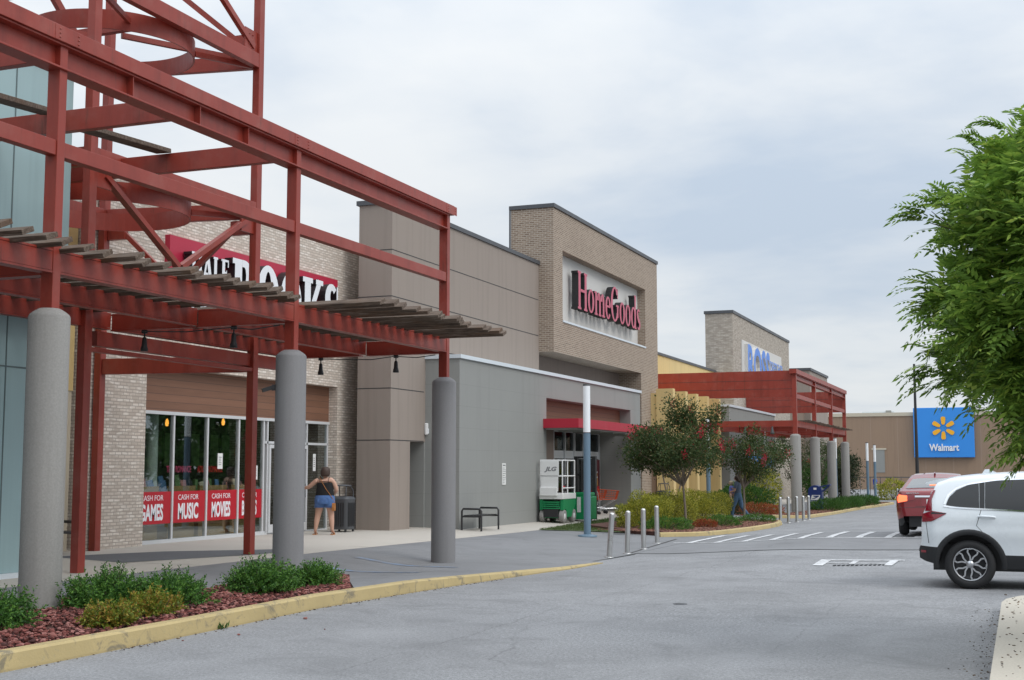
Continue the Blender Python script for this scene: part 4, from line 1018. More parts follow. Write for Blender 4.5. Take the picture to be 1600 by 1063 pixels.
# ------------------------------------------------------------------ red lattice tower with hoops
A_, B_, C_, D_ = (-13.8, 16.6), (-13.8, 21.45), (-16.98, 20.9), (-16.98, 16.6)
t = empty('steel_tower', (-15.65, 19, 0), 'tall open red steel tower with round hoops and V braces behind the pergola', 'tower')
def bar(mb, p, q, w, h): mb.beam(p, q, w, h)
for (x, y) in (A_, B_, C_, D_):
    mb = MB(); z0 = gz(x, y) + .012
    if (x, y) == D_: z0 = 6.75
    mb.box(x - .075, x + .075, y - .085, y + .085, z0, 14.0); mb.build('post', M['red'], t, .006)
def level(z0, z1, faces='ABCD'):
    for (p, q) in ((A_, B_), (C_, D_)):
        mb = MB(); ya, yb = sorted((p[1], q[1])); mb.box(p[0] - .07, p[0] + .07, ya + .087, yb - .087, z0, z1); mb.build('beam', M['red'], t, .006)
    for (p, q) in ((B_, C_), (D_, A_)):
        mb = MB(); d = (Vector(q) - Vector(p)).normalized() * .08; mb.beam((p[0] + d.x, p[1] + d.y, (z0 + z1) / 2), (q[0] - d.x, q[1] - d.y, (z0 + z1) / 2), .12, z1 - z0); mb.build('beam', M['red'], t, .006)
level(9.56, 9.84); level(6.55, 6.86); level(12.6, 12.9)
mb = MB(); mb.beam((B_[0] - .08, B_[1] - .015, 3.70), (C_[0] + .08, C_[1] + .015, 3.70), .12, .31); mb.build('beam', M['red'], t, .006)
mb = MB(); mb.box(A_[0] - .06, A_[0] + .06, A_[1] + .087, B_[1] - .087, 3.55, 3.62); mb.build('tie_beam', M['red'], t, .006)
for z in (9.57, 6.56):
    mb = MB(); mb.box(-16.91, -13.871, 18.95, 19.07, z + .14, z + .29); mb.build('hoop_beam', M['red'], t, .006)
cx, cy, rr = -15.40, 19.0, 1.50
for z in (9.30, 6.27):
    mb = MB(); mb.lathe([(rr - .03, z), (rr, z), (rr, z + .34), (rr - .03, z + .34), (rr - .03, z)], (cx, cy, 0), 72, cap=False, smooth=False)
    mb.build('hoop', M['red'], t)
    for a in (40, 140, 220, 320):
        ca, sa = math.cos(R(a)), math.sin(R(a)); ex = {40: B_, 140: C_, 220: D_, 320: A_}[a]
        mb = MB(); mb.beam((cx + ca * rr, cy + sa * rr, z + .17), (ex[0] + (.09 if ex[0] < cx else -.09), ex[1] + (-.1 if sa > 0 else .1), z + .30), .06, .10); mb.build('hoop_stay', M['red'], t)
def vbrace(p, q, ztop, zap, w=.12):
    m_ = ((p[0] + q[0]) / 2, (p[1] + q[1]) / 2)
    for e in (p, q):
        d = Vector((e[0] - m_[0], e[1] - m_[1], 0)).normalized(); ob = 0
        mb = MB(); mb.beam((e[0] - d.x * .35, e[1] - d.y * .35, ztop), (m_[0] + d.x * .04, m_[1] + d.y * .04, zap), w, .09); mb.build('brace', M['red'], t)
        mb = MB(); g = Vector((e[0], e[1], 0)) - d * .09; sx = .02 if abs(d.x) < .5 else 0; sy = .02 if abs(d.y) < .5 else 0
        a = g - d * .42
        mb.box(min(g.x, a.x) - sx, max(g.x, a.x) + sx, min(g.y, a.y) - sy, max(g.y, a.y) + sy, ztop - .22, ztop + .06); mb.build('gusset', M['red'], t)
vbrace(A_, B_, 6.46, 5.25); vbrace(B_, C_, 6.46, 5.30); 
# crossed braces above the upper level
def xb(p, q, z0, z1):
    mb = MB(); d = Vector((q[0] - p[0], q[1] - p[1], 0)).normalized()
    mb.beam((p[0] + d.x * .2, p[1] + d.y * .2, z0), (q[0] - d.x * .2, q[1] - d.y * .2, z1), .09, .11); mb.build('brace', M['red'], t)
    mb = MB(); sx = .018 if abs(d.x) < .5 else 0; sy = .018 if abs(d.y) < .5 else 0; a = Vector((p[0], p[1], 0)) + d * .09; b = a + d * .42
    mb.box(min(a.x, b.x) - sx, max(a.x, b.x) + sx, min(a.y, b.y) - sy, max(a.y, b.y) + sy, z0 - .1, z0 + .32)
    for k in range(3):
        for j in range(2):
            if abs(d.y) > .5: mb.lathe([(.02, 0), (.015, .014), (0, .016)], (a.x + .019, a.y + d.y * (.16 + .12 * j), z0 + .02 + .1 * k), 6, axis=(1, 0, 0))
    mb.build('gusset', M['red'], t)
xb(B_, A_, 9.95, 12.5); xb(B_, C_, 9.95, 12.3); xb(A_, D_, 9.95, 12.4)
mb = MB(); mb.beam((-16.3, 19.0, 9.86), (-16.9, 17.0, 12.5), .12, .12); mb.build('brace', M['red'], t)
mb = MB(); mb.beam((-15.3, 19.15, 9.7), (-13.95, 21.3, 9.7), .08, .10); mb.beam((-15.9, 18.9, 9.7), (-16.85, 16.75, 9.7), .08, .10); mb.build('plan_brace', M['red'], t)

# ================================================================== FAR PERGOLA
t = empty('pergola', (-12.5, 71, -.4), 'far red steel pergola with a deep solid red fascia beyond the crape myrtles', 'pergola')
QX = -9.95; QY = [62.2, 68.4, 74.7, 80.7]; zc_ = [3.27, 3.27, 3.18, 3.24]
for y, z1 in zip(QY, zc_): column(t, QX, y, gz(QX, y), z1, .25, M['col'])
for y in QY:
    mb = MB(); mb.box(QX - .10, QX + .10, y - .09, y + .09, 3.1, 6.16); mb.build('post', M['red'], t)
mb = MB(); mb.box(QX - .18, QX + .16, 61.9, 80.9, 6.165, 6.38); ibeam_y(mb, QX, 62.3, 80.6, 5.9, 6.163, .22); mb.build('top_beam', M['red'], t)
for a, b in zip(QY, QY[1:]):
    mb = MB(); mb.box(QX - .06, QX + .06, a + .093, b - .093, 5.02, 5.22); mb.build('rail', M['red'], t)
    mb = MB(); mb.box(QX - .07, QX + .07, a + .093, b - .093, 3.66, 3.95); mb.build('canopy_beam', M['red'], t)
for y, x1 in ((62.2, -16.9), (80.7, -15.9)):
    mb = MB(); mb.box(x1, QX - .102, y - .05, y + .05, 5.06, 6.33); mb.build('fascia', M['red'], t)
    mb = MB()
    for z in (5.45, 5.86): mb.box(x1, QX - .102, y - .056, y - .051, z, z + .014)
    mb.build('fascia_seam', M['seam'], t)
mb = MB(); mb.box(-15.3, QX - .102, 62.13, 62.27, 3.66, 3.95); mb.build('canopy_beam', M['red'], t)
for y in (66.3, 70.4, 74.5, 78.6, 80.7):
    mb = MB(); mb.box(-15.3, QX - .102, y - .07, y + .07, 3.55, 3.85); mb.build('cross_beam', M['red'], t)
for x in (-11.7, -13.5, -15.1):
    mb = MB(); mb.box(x - .07, x + .07, 62.3, 80.6, 3.5, 3.80); mb.build('canopy_beam', M['red'], t)
yy = 63.2
while yy < 80.6:
    if min(abs(yy - q) for q in QY) > .14:
        mb = MB(); xe = -9.35 + random.uniform(-.06, .06); mb.beam((-15.2, yy, 3.925), (xe, yy, 3.965), .22, .035); mb.build('louvre', M['slat'], t)
    yy += .6
for (x, y, lb) in ((-13.9, 62.4, 'left'), (-12.3, 62.4, 'middle'), (-11.0, 62.4, 'right')):
    p = empty('spotlight', (x, 62.0, 3.6), f'dark spotlight under the front edge of the far pergola, {lb} of the three', 'spotlight', 'spotlights under the far pergola')
    q = MB(); q.lathe([(.03, .06), (.04, .0), (.09, -.22), (.1, -.30), (0, -.29)], (x, 62.0, 3.6), 12); q.build('lamp_head', M['char'], p)
    q = MB(); q.tube([(x, 62.0, 3.62), (x, 62.14, 3.68)], .02, 6); q.build('stem', M['black'], p)

# ================================================================== STREET FURNITURE
def bollard_proto():
    t = empty('bollard', (0, 0, 0))
    mb = MB(); mb.lathe([(.057, 0), (.057, .88), (.055, .905), (.046, .925), (.028, .936), (0, .94)], (0, 0, 0), 24); mb.build('post', M['steel'], t)
    mb = MB(); mb.lathe([(.095, 0), (.095, .012), (.062, .014)], (0, 0, 0), 20, cap=False); mb.build('base_plate', M['steel'], t)
    return t
bp = bollard_proto(); first = True
bl = [(-8.17, 26.46, 4.6, 2, 'leaning steel bollard nearest the camera, first of the four by the apron', 'steel bollards beside the apron'),
      (-8.17, 27.81, 1.6, 0, 'second steel bollard of the four beside the apron, almost upright', 'steel bollards beside the apron'),
      (-8.27, 29.51, -.2, 0, 'third steel bollard of the four beside the apron', 'steel bollards beside the apron'),
      (-8.58, 31.87, -.6, 0, 'steel bollard nearest the hedge at the white crosswalk line', 'steel bollards beside the apron')]
fb = ['leftmost', 'second', 'middle', 'fourth', 'rightmost']
for k, (x, y) in enumerate([(-8.09, 46.9), (-7.92, 47.6), (-7.78, 48.6), (-7.76, 50.0), (-7.80, 51.6)]):
    bl.append((x, y, 0, 0, f'{fb[k]} thin steel bollard of the five left of the blue mailbox' if k != 2 else 'middle thin steel bollard of the five before the far grey column', 'steel bollards before the mailbox'))
for k, (x, y) in enumerate([(-7.52, 87.2), (-7.46, 89.0), (-7.43, 90.8), (-7.4, 92.6)]):
    bl.append((x, y, 0, 0, ['leftmost', 'second', 'third', 'rightmost'][k] + ' of the distant bollards left of the red car', 'distant bollards by the red car'))
for x, y, tx, ty, lb, gr in bl:
    o = bp if first else copy_tree(bp); first = False
    o.location = (x, y, gz(x, y) + .012); o.rotation_euler = (R(ty * .3), R(tx), 0); tag(o, lb, 'bollard', gr)
def lamp_proto():
    t = empty('lamp_post', (0, 0, 0))
    mb = MB(); mb.lathe([(.095, .05), (.095, 2.78)], (0, 0, 0), 24); mb.build('pole', M['lamp_blue'], t)
    mb = MB(); mb.lathe([(.26, 0), (.26, .045), (.20, .05), (.11, .07)], (0, 0, 0), 24, cap=False); mb.build('base_flange', M['lamp_blue'], t)
    mb = MB(); mb.lathe([(.10, 2.78), (.10, 2.80)], (0, 0, 0), 24); mb.lathe([(.10, 4.06), (.09, 4.11), (.0, 4.12)], (0, 0, 0), 24); mb.build('collar', M['black'], t)
    mb = MB(); mb.lathe([(.097, 2.801), (.097, 4.06)], (0, 0, 0), 24, cap=False); mb.build('diffuser', M['white_lamp'], t)
    return t
lp = lamp_proto()
for k, (x, y, lb) in enumerate([(-10.95, 33.5, 'tall lamp post with white tube standing alone on the apron before the grey entrance'), (-12.75, 56.0, 'lamp post with white tube behind the nearest crape myrtle'),
                                (-10.9, 83.5, 'lamp post half hidden by the rightmost column of the far pergola'), (-10.3, 96, 'left of the two lamp posts beside the dark magnolia'), (-10.5, 103, 'right of the two lamp posts beside the man in blue')]):
    o = lp if k == 0 else copy_tree(lp); o.location = (x, y, gz(x, y) + .012); tag(o, lb, 'lamp post', 'tubular lamp posts')
    if k: o.scale = (1, 1, 1)
mb = MB(); z = gz(-7.9, 110); mb.lathe([(.16, z), (.12, z + 5), (.09, z + 10.8)], (-7.9, 110, 0), 12); tag(mb.build('light_mast', M['black']), 'tall thin black mast in front of the blue sign', 'mast')
# -- backless bench with arch arms
def bench_proto():
    t = empty('bench', (0, 0, 0)); mb = MB()
    for k in range(5): mb.box(-.24 + .10 * k, -.16 + .10 * k, -.62, .62, .40, .43)
    mb.build('seat', M['black'], t)
    for y in (-.62, .62):
        mb = MB(); mb.tube([(-.29, y, 0), (-.29, y, .54), (-.25, y, .60), (.25, y, .60), (.29, y, .54), (.29, y, 0)], .028, 8)
        mb.tube([(-.29, y, .39), (.29, y, .39)], .022, 8); mb.build('arch_arm', M['black'], t)
    return t
b = bench_proto(); b.location = (-14.05, 33.45, gz(-14, 33.4) + .016); tag(b, 'black backless metal bench against the grey wall', 'bench', 'metal benches')
b2 = copy_tree(b); b2.location = (-16.9, 19.5, gz(-16.9, 19.5) + .016); tag(b2, 'black metal bench by the cream wall, mostly hidden behind the nearest column', 'bench', 'metal benches')
# -- litter bin
tx, ty = -16.35, 29.75; z = gz(tx, ty) + .02
t = empty('litter_bin', (tx, ty, z), 'charcoal slatted litter bin with a hoop lid beside the woman', 'litter bin')
def sq(r, n=24, p=4): return [(r * math.copysign(abs(math.cos(2 * math.pi * i / n)) ** (2 / p), math.cos(2 * math.pi * i / n)), r * math.copysign(abs(math.sin(2 * math.pi * i / n)) ** (2 / p), math.sin(2 * math.pi * i / n))) for i in range(n)]
mb = MB(); rings = [(.255, .06), (.27, .10), (.275, .80), (.285, .82), (.285, .86), (.20, .90), (0.001, .91)]; V = []; n = 32
for r, h in rings: V += [(tx + a, ty + b, z + h) for a, b in sq(r, n)]
mb.add(V, [(i * n + k, i * n + (k + 1) % n, (i + 1) * n + (k + 1) % n, (i + 1) * n + k) for i in range(len(rings) - 1) for k in range(n)], 0, True); mb.build('body', M['char'], t)
mb = MB()
for f in range(4):
    for k in range(6):
        q = -.17 + .068 * k; a = (q - .014, q + .014)
        if f == 0: mb.box(tx + a[0], tx + a[1], ty - .285, ty - .277, z + .14, z + .74)
        if f == 1: mb.box(tx + .277, tx + .285, ty + a[0], ty + a[1], z + .14, z + .74)
        if f == 2: mb.box(tx - .285, tx - .277, ty + a[0], ty + a[1], z + .14, z + .74)
        if f == 3: mb.box(tx + a[0], tx + a[1], ty + .277, ty + .285, z + .14, z + .74)
mb.build('slot', M['black'], t)
mb = MB()
for q in (-.2, .2): mb.tube([(tx + q, ty - .2, z + .86), (tx + q, ty - .19, z + 1.05), (tx + q * .8, ty - .1, z + 1.16), (tx + q * .7, ty, z + 1.19), (tx + q * .8, ty + .1, z + 1.16), (tx + q, ty + .19, z + 1.05), (tx + q, ty + .2, z + .86)], .014, 8)
mb.build('hoop', M['char'], t)
mb = MB(); mb.lathe([(.01, 1.21), (.22, 1.19), (.24, 1.165), (.2, 1.17), (.01, 1.18)], (tx, ty, z), 24); mb.build('lid', M['char'], t)
mb = MB()
for a in (-.2, .2):
    for c in (-.2, .2): mb.lathe([(.03, 0), (.035, .07)], (tx + a, ty + c, z), 8)
mb.build('foot', M['black'], t)
bin_ = t; b3 = copy_tree(bin_); b3.location = (-13.75, 52.2, gz(-13.75, 52.2) + .02); tag(b3, 'dark litter bin beside the brick pier, half hidden by the golden hedge', 'litter bin')
c_ = Vector((-10.45, 17.32, 2.93)); d_ = Vector((-.80, -.60, 0))
t = empty('security_camera', tuple(c_ + d_ * .235), 'small black camera fixed to the side of the middle grey column', 'camera')
mb = MB(); p_ = c_ + d_ * .236; mb.beam(p_, p_ + d_ * .05, .05, .09); mb.build('bracket', M['black'], t)
mb = MB(); mb.beam(p_ + d_ * .051 + Vector((0, 0, .0)), p_ + d_ * .15 + Vector((-.02, -.05, -.05)), .07, .06); mb.build('housing', M['black'], t)
# -- scissor lift
bx, by = -13.99, 39.75; z = gz(bx, by) + .018
t = empty('scissor_lift', (bx, by, z), 'small white and green scissor lift parked by the grey store entrance', 'scissor lift')
W2, L2 = .40, .62
for sx in (-1, 1):
    for sy in (-1, 1):
        w = MB(); c = (bx + sx * (W2 - .07) - .07 * 1, by + sy * (L2 - .16), z + .21); w.lathe([(.13, -.0), (.20, 0.0), (.21, .02), (.21, .12), (.20, .14), (.13, .14)], c, 24, axis=(1, 0, 0)); wh = w.build('wheel', M['grey_rubber'], t)
        h = MB(); h.lathe([(.0, -.012), (.06, -.01), (.12, .01), (.12, .13), (.06, .15), (0, .152)], c, 16, axis=(1, 0, 0)); h.build('hub', M['white'], wh)
mb = MB(); mb.box(bx - W2 + .16, bx + W2 - .16, by - L2, by + L2, z + .16, z + .40); mb.prism([(by - L2 + .02, z + .40), (by - L2 + .02, z + .74), (by + L2 - .02, z + .74), (by + L2 - .02, z + .58), (by + .35, z + .34), (by + .2, z + .18), (by - .25, z + .18), (by - .35, z + .44)], (bx + W2, 0, 0), (0, 1, 0), (0, 0, 1), .1, back=True)
mb.prism([(by - L2 + .02, z + .40), (by - L2 + .02, z + .74), (by + L2 - .02, z + .74), (by + L2 - .02, z + .58), (by + .35, z + .34), (by + .2, z + .18), (by - .25, z + .18), (by - .35, z + .44)], (bx - W2 + .1, 0, 0), (0, 1, 0), (0, 0, 1), .1, back=True); mb.build('chassis', M['green_machine'], t, .012)
mb = MB()
for k in range(4):
    q = z + .44 + .065 * k
    for s in (-1, 1): mb.box(bx + s * .22 - .04, bx + s * .22 + .04, by - L2 - .03, by + L2 - .1, q, q + .045)
    mb.box(bx - .29, bx + .29, by - L2 - .05, by - L2 + .02, q + .005, q + .038)
mb.build('scissor_arm', M['green_machine'], t)
mb = MB(); mb.box(bx - .25, bx + .25, by - L2 - .04, by - L2 - .0, z + .18, z + .43); mb.tube([(bx - .2, by - L2 + .1, z + .2), (bx + .2, by - L2 + .1, z + .2)], .07, 10); mb.build('axle', M['black'], t)
mb = MB(); mb.box(bx - W2, bx + W2, by - L2 - .02, by + L2 + .04, z + .75, z + .93); mb.box(bx - W2 + .04, bx - W2 + .62, by - L2 - .10, by - L2 - .022, z + .86, z + 1.12); mb.build('deck', M['white'], t, .012)
mb = MB(); g0, g1 = z + .93, z + 1.98
for x in (bx - W2 + .03, bx + W2 - .03):
    for y in (by - L2 + .02, by - .1, by + L2 - .02): mb.tube([(x, y, g0), (x, y, g1)], .022, 8)
    for h in (1.98, 1.48, 1.1): mb.tube([(x, by - L2 + .02, z + h), (x, by + L2 - .02, z + h)], .022, 8)
for y in (by - L2 + .02, by + L2 - .02):
    for h in (1.98, 1.48): mb.tube([(bx - W2 + .03, y, z + h), (bx + W2 - .03, y, z + h)], .022, 8)
mb.build('guard_rail', M['white'], t)
mb = MB(); mb.box(bx - W2 + .03, bx + .26, by - L2 - .03, by - L2 - .004, z + 1.50, z + 1.96); mb.box(bx - W2 + .05, bx + .24, by - L2 - .02, by - L2 - .004, z + 1.0, z + 1.46); mb.build('end_panel', M['white'], t, .01)
mb = MB(); mb.text('JLG', (bx - .22, by - L2 - .032, z + 1.60), (1, 0, 0), (0, 0, 1), .42, .18, .006, .04, .3); mb.build('lettering', M['ink'], t)
mb = MB(); mb.box(bx + .16, bx + .34, by - .1, by + .12, z + 1.0, z + 1.12); mb.tube([(bx + .25, by, z + 1.1), (bx + .27, by - .02, z + 1.22)], .018, 6); mb.build('control_box', M['black'], t)
mb = MB(); mb.lathe([(.04, 1.12), (.04, 1.16), (0, 1.165)], (bx + .22, by - .05, z), 12); mb.build('stop_button', M['text_red'], t)
# -- pallet stacker behind it
sx_, sy_ = -13.72, 41.6; z = gz(sx_, sy_) + .018
t = empty('pallet_stacker', (sx_, sy_, z), 'green pallet stacker with a tall black mast behind the lamp post', 'forklift')
mb = MB(); mb.box(sx_ - .42, sx_ + .42, sy_ - .55, sy_ + .1, z + .06, z + .82); mb.box(sx_ - .38, sx_ + .38, sy_ - .50, sy_ + .05, z + .82, z + .95); mb.build('body', M['green_machine'], t, .03)
mb = MB(); mb.box(sx_ - .05, sx_ + .08, sy_ - .555, sy_ - .551, z + .3, z + .8); mb.build('decal', M['white'], t)
mb = MB(); mb.box(sx_ - .62, sx_ - .43, sy_ - .6, sy_ - .2, z + .1, z + .75); mb.build('battery_cover', M['black'], t, .02)
mb = MB()
for s in (-1, 1): mb.box(sx_ + s * .32 - .06, sx_ + s * .32 + .06, sy_ + .12, sy_ + .28, z + .05, z + 2.15)
for h in (.9, 1.5, 2.08): mb.box(sx_ - .26, sx_ + .26, sy_ + .16, sy_ + .24, z + h, z + h + .07)
mb.tube([(sx_ - .1, sy_ + .1, z + .9), (sx_ - .1, sy_ + .1, z + 2.0)], .04, 8); mb.build('mast', M['black'], t)
mb = MB(); mb.box(sx_ - .24, sx_ + .24, sy_ + .19, sy_ + .195, z + 1.0, z + 2.06); mb.build('mast_guard', M['glass_dark'], t)
mb = MB()
for s in (-1, 1): mb.lathe([(.0, -.05), (.10, -.05), (.10, .05), (0, .05)], (sx_ + s * .3, sy_ - .3, z + .10), 14, axis=(1, 0, 0))
mb.build('wheel', M['rubber'], t)
# -- shopping carts
def cart_proto():
    t = empty('shopping_cart', (0, 0, 0)); L, w = .85, .27
    mb = MB(); P = [(-w, -.42, .95), (w, -.42, .95), (w * .8, .42, .88), (-w * .8, .42, .88)]; Q = [(-w * .8, -.36, .55), (w * .8, -.36, .55), (w * .65, .34, .58), (-w * .65, .34, .58)]
    for r_ in (P, Q):
        for a, b in zip(r_, r_[1:] + r_[:1]): mb.tube([a, b], .012, 6)
    n_ = 9
    for i in range(4):
        a, b, c, d = Vector(P[i]), Vector(P[(i + 1) % 4]), Vector(Q[i]), Vector(Q[(i + 1) % 4])
        for k in range(n_ + 1): mb.tube([a.lerp(b, k / n_), c.lerp(d, k / n_)], .005, 4)
        for k in range(1, 5): mb.tube([a.lerp(c, k / 5), b.lerp(d, k / 5)], .005, 4)
    mb.build('basket', M['orange'], t)
    mb = MB()
    for s in (-1, 1): mb.tube([(s * w, -.5, 1.02), (s * w, -.40, .80), (s * .2, -.30, .22), (s * .22, -.34, .14)], .013, 6); mb.tube([(s * .2, -.30, .22), (s * .16, .36, .24), (s * .16, .40, .14)], .013, 6); mb.tube([(s * .2, .30, .56), (s * .2, -.30, .22)], .011, 6)
    mb.build('frame', M['chrome'], t)
    mb = MB(); mb.tube([(-w, -.5, 1.02), (w, -.5, 1.02)], .02, 8); mb.build('handle', M['text_red'], t)
    for x, y in ((-.22, -.34), (.22, -.34), (-.16, .40), (.16, .40)):
        mb = MB(); mb.lathe([(0, -.02), (.06, -.02), (.065, 0), (.06, .02), (0, .02)], (x, y, .065), 14, axis=(1, 0, 0)); mb.build('wheel', M['rubber'], t)
    return t
c = cart_proto(); c.location = (-14.55, 46.9, gz(-14.5, 46.9) + .018); c.rotation_euler.z = R(-62); tag(c, 'orange wire shopping cart nearest the entrance door', 'shopping cart', 'shopping carts by the entrance')
c2 = copy_tree(c); c2.location = (-15.05, 47.0, gz(-15, 47) + .018); tag(c2, 'orange wire shopping cart behind the other one, half hidden by the lamp post', 'shopping cart', 'shopping carts by the entrance')
# -- mailbox
mx_, my_ = -9.55, 65.6; z = gz(mx_, my_) + .02
t = empty('mailbox', (mx_, my_, z), 'dark blue round-topped street mailbox in front of the far columns', 'mailbox')
w = .37; prof = [(-.33, .14)] + [(-.33, .98)] + [(-.33 * math.cos(R(a)), .98 + .30 * math.sin(R(a))) for a in range(10, 180, 10)] + [(.33, .98), (.33, .14)]
mb = MB(); mb.prism(prof, (mx_, my_ - .33, z), (1, 0, 0), (0, 0, 1), .66, back=True); mb.build('body', M['mail_blue'], t)
mb = MB()
for a in (-.28, .28):
    for c_ in (-.28, .28): mb.box(mx_ + a - .04, mx_ + a + .04, my_ + c_ - .04, my_ + c_ + .04, z, z + .14)
mb.build('leg', M['mail_blue'], t)
mb = MB(); mb.beam((mx_ + .20, my_, z + 1.20), (mx_ + .72, my_, z + 1.30), .5, .05); mb.beam((mx_ + .34, my_, z + .98), (mx_ + .66, my_, z + 1.26), .46, .05); mb.build('drop_chute', M['mail_blue'], t)
mb = MB(); mb.prism([(-.24, .50), (.16, .50), (.26, .80), (-.14, .80)], (mx_, my_ - .334, z), (1, 0, 0), (0, 0, 1), .003); mb.build('emblem_field', M['white'], t)
mb = MB(); mb.prism([(-.06, 1.06), (.08, 1.06), (.08, 1.16), (-.06, 1.16)], (mx_, my_ - .334, z), (1, 0, 0), (0, 0, 1), .003); mb.build('sticker', M['white'], t)
mb = MB(); mb.prism([(-.17, .60), (.02, .63), (.19, .73), (.20, .77), (-.12, .77), (-.05, .72), (.06, .70), (-.10, .65)], (mx_, my_ - .337, z), (1, 0, 0), (0, 0, 1), .002); mb.box(mx_ - .22, mx_ + .14, my_ - .338, my_ - .336, z + .52, z + .56); mb.build('eagle_emblem', M['mail_blue'], t)
# ================================================================== VEHICLES
def interp(tab, x): return float(np.interp(x, [p[0] for p in tab], [p[1] for p in tab]))
class Car:
    def __init__(s, T, sil, hwz, wb, rw, base, clad, rear, front, rr=.30, rin=.22, fr=.55, fin=.30, ra=None, crown=.03):
        s.T = T; s.sil = sil; s.hwz = hwz; s.wb = wb; s.rw = rw; s.base = base; s.clad = clad; s.rear = rear; s.front = front
        s.rr, s.rin, s.fr, s.fin = rr, rin, fr, fin; s.ra = ra or rw + .075; s.crown = crown
    def hw(s, x, z):
        w = interp(s.hwz, z); d = x - s.rear
        if d < s.rr: w -= s.rin * (1 - max(0, d) / s.rr) ** 2
        d = s.front - x
        if d < s.fr: w -= s.fin * (1 - max(0, d) / s.fr) ** 2
        return w
    def zb(s, x):
        b = interp(s.base, x)
        for c in (0, s.wb):
            if abs(x - c) < s.ra: b = max(b, s.rw + math.sqrt(s.ra ** 2 - (x - c) ** 2))
        return b
    def fl(s, x):
        a = min(1, max(0, (x - s.sil[0][0] - .12) / .45)); b = min(1, max(0, (s.sil[-1][0] - x - .1) / .4)); return s.crown * (.25 + .75 * min(a, b))
    def zt(s, x): return interp(s.sil, x)
    def shell(s, t, mp, mc, name='body'):
        xs = sorted(set([p[0] for p in s.sil] + list(np.arange(s.rear + .03, s.front, .045)) + [c + s.ra * math.cos(R(a)) for c in (0, s.wb) for a in range(0, 181, 9)]))
        xs = [x for x in xs if s.sil[0][0] <= x <= s.sil[-1][0]]
        mb = MB(); n1, n2 = 4, 16; cols = []
        for x in xs:
            b, tp = s.zb(x), s.zt(x); c = min(max(interp(s.clad, x), b), tp)
            cols.append([b + (c - b) * i / n1 for i in range(n1)] + [c + (tp - c) * i / n2 for i in range(n2 + 1)])
        nr = n1 + n2 + 1
        for sd in (-1, 1):
            V = [s.T(x, sd * s.hw(x, z), z) for x, cz in zip(xs, cols) for z in cz]
            for mi, (r0, r1) in enumerate(((n1, nr - 1), (0, n1))):
                F = []
                for i in range(len(xs) - 1):
                    for j in range(r0, r1):
                        f = (i * nr + j, (i + 1) * nr + j, (i + 1) * nr + j + 1, i * nr + j + 1); F.append(f if sd < 0 else f[::-1])
                mb.add(V, F, mi, True)
        N = 8; V = []
        for x, cz in zip(xs, cols):
            h = s.hw(x, cz[-1]); fl = s.fl(x)
            for j in range(-N, N + 1): V.append(s.T(x, h * j / N, cz[-1] + fl * (1 - (j / N) ** 2)))
        k = 2 * N + 1
        for i in range(len(xs) - 1):
            zc = (cols[i][-1] + cols[i + 1][-1]) / 2; mi = 1 if zc < interp(s.clad, xs[i]) + .005 else 0
            mb.add(V, [(i * k + j, (i + 1) * k + j, (i + 1) * k + j + 1, i * k + j + 1) for j in range(k - 1)], mi, True)
        o = mb.build(name, [mp, mc], t); me = o.data     # weld the strips so the shading runs smoothly
        import bmesh
        bm = bmesh.new(); bm.from_mesh(me); bmesh.ops.remove_doubles(bm, verts=bm.verts, dist=.0015); bm.to_mesh(me); bm.free()
        return o
    def side(s, mb, top, bot, off=.004, m=0, sides=(-1, 1), n=14, rows=6):
        """panel on the body side between two polylines [(x, z)] of equal x range"""
        for sd in sides:
            V = []
            for i in range(n + 1):
                u = i / n; xt, zt_ = polyat(top, u); xb_, zb_ = polyat(bot, u)
                for j in range(rows + 1):
                    v = j / rows; x = xb_ + (xt - xb_) * v; z = zb_ + (zt_ - zb_) * v
                    V.append(s.T(x, sd * (s.hw(x, z) + off), z))
            k = rows + 1; F = []
            for i in range(n):
                for j in range(rows):
                    f = (i * k + j, (i + 1) * k + j, (i + 1) * k + j + 1, i * k + j + 1); F.append(f if sd < 0 else f[::-1])
            mb.add(V, F, m, True)
        return mb
    def rearx(s, z):
        P = [p for p in s.sil if p[0] < .9]; return float(np.interp(z, [p[1] for p in P], [p[0] for p in P]))
    def back(s, mb, quad, off=.006, m=0, n=8):
        """panel on the tail between y0..y1 and z0..z1 as four (y, z) corners bl, br, tr, tl"""
        (a, b, c, d) = quad; V = []
        for i in range(n + 1):
            u = i / n
            for j in range(n + 1):
                v = j / n; y = (a[0] * (1 - u) + b[0] * u) * (1 - v) + (d[0] * (1 - u) + c[0] * u) * v; z = (a[1] * (1 - u) + b[1] * u) * (1 - v) + (d[1] * (1 - u) + c[1] * u) * v
                e = .01; sl = (s.rearx(z + e) - s.rearx(z - e)) / (2 * e); nn = math.hypot(1, sl)
                X_ = s.rearx(z); V.append(s.T(X_ - off / nn, y, z + off * abs(sl) / nn + s.fl(X_) * (1 - min(1, abs(y) / s.hw(X_, z)) ** 2)))
        k = n + 1; mb.add(V, [(i * k + j, i * k + j + 1, (i + 1) * k + j + 1, (i + 1) * k + j) for i in range(n) for j in range(n)], m, True); return mb
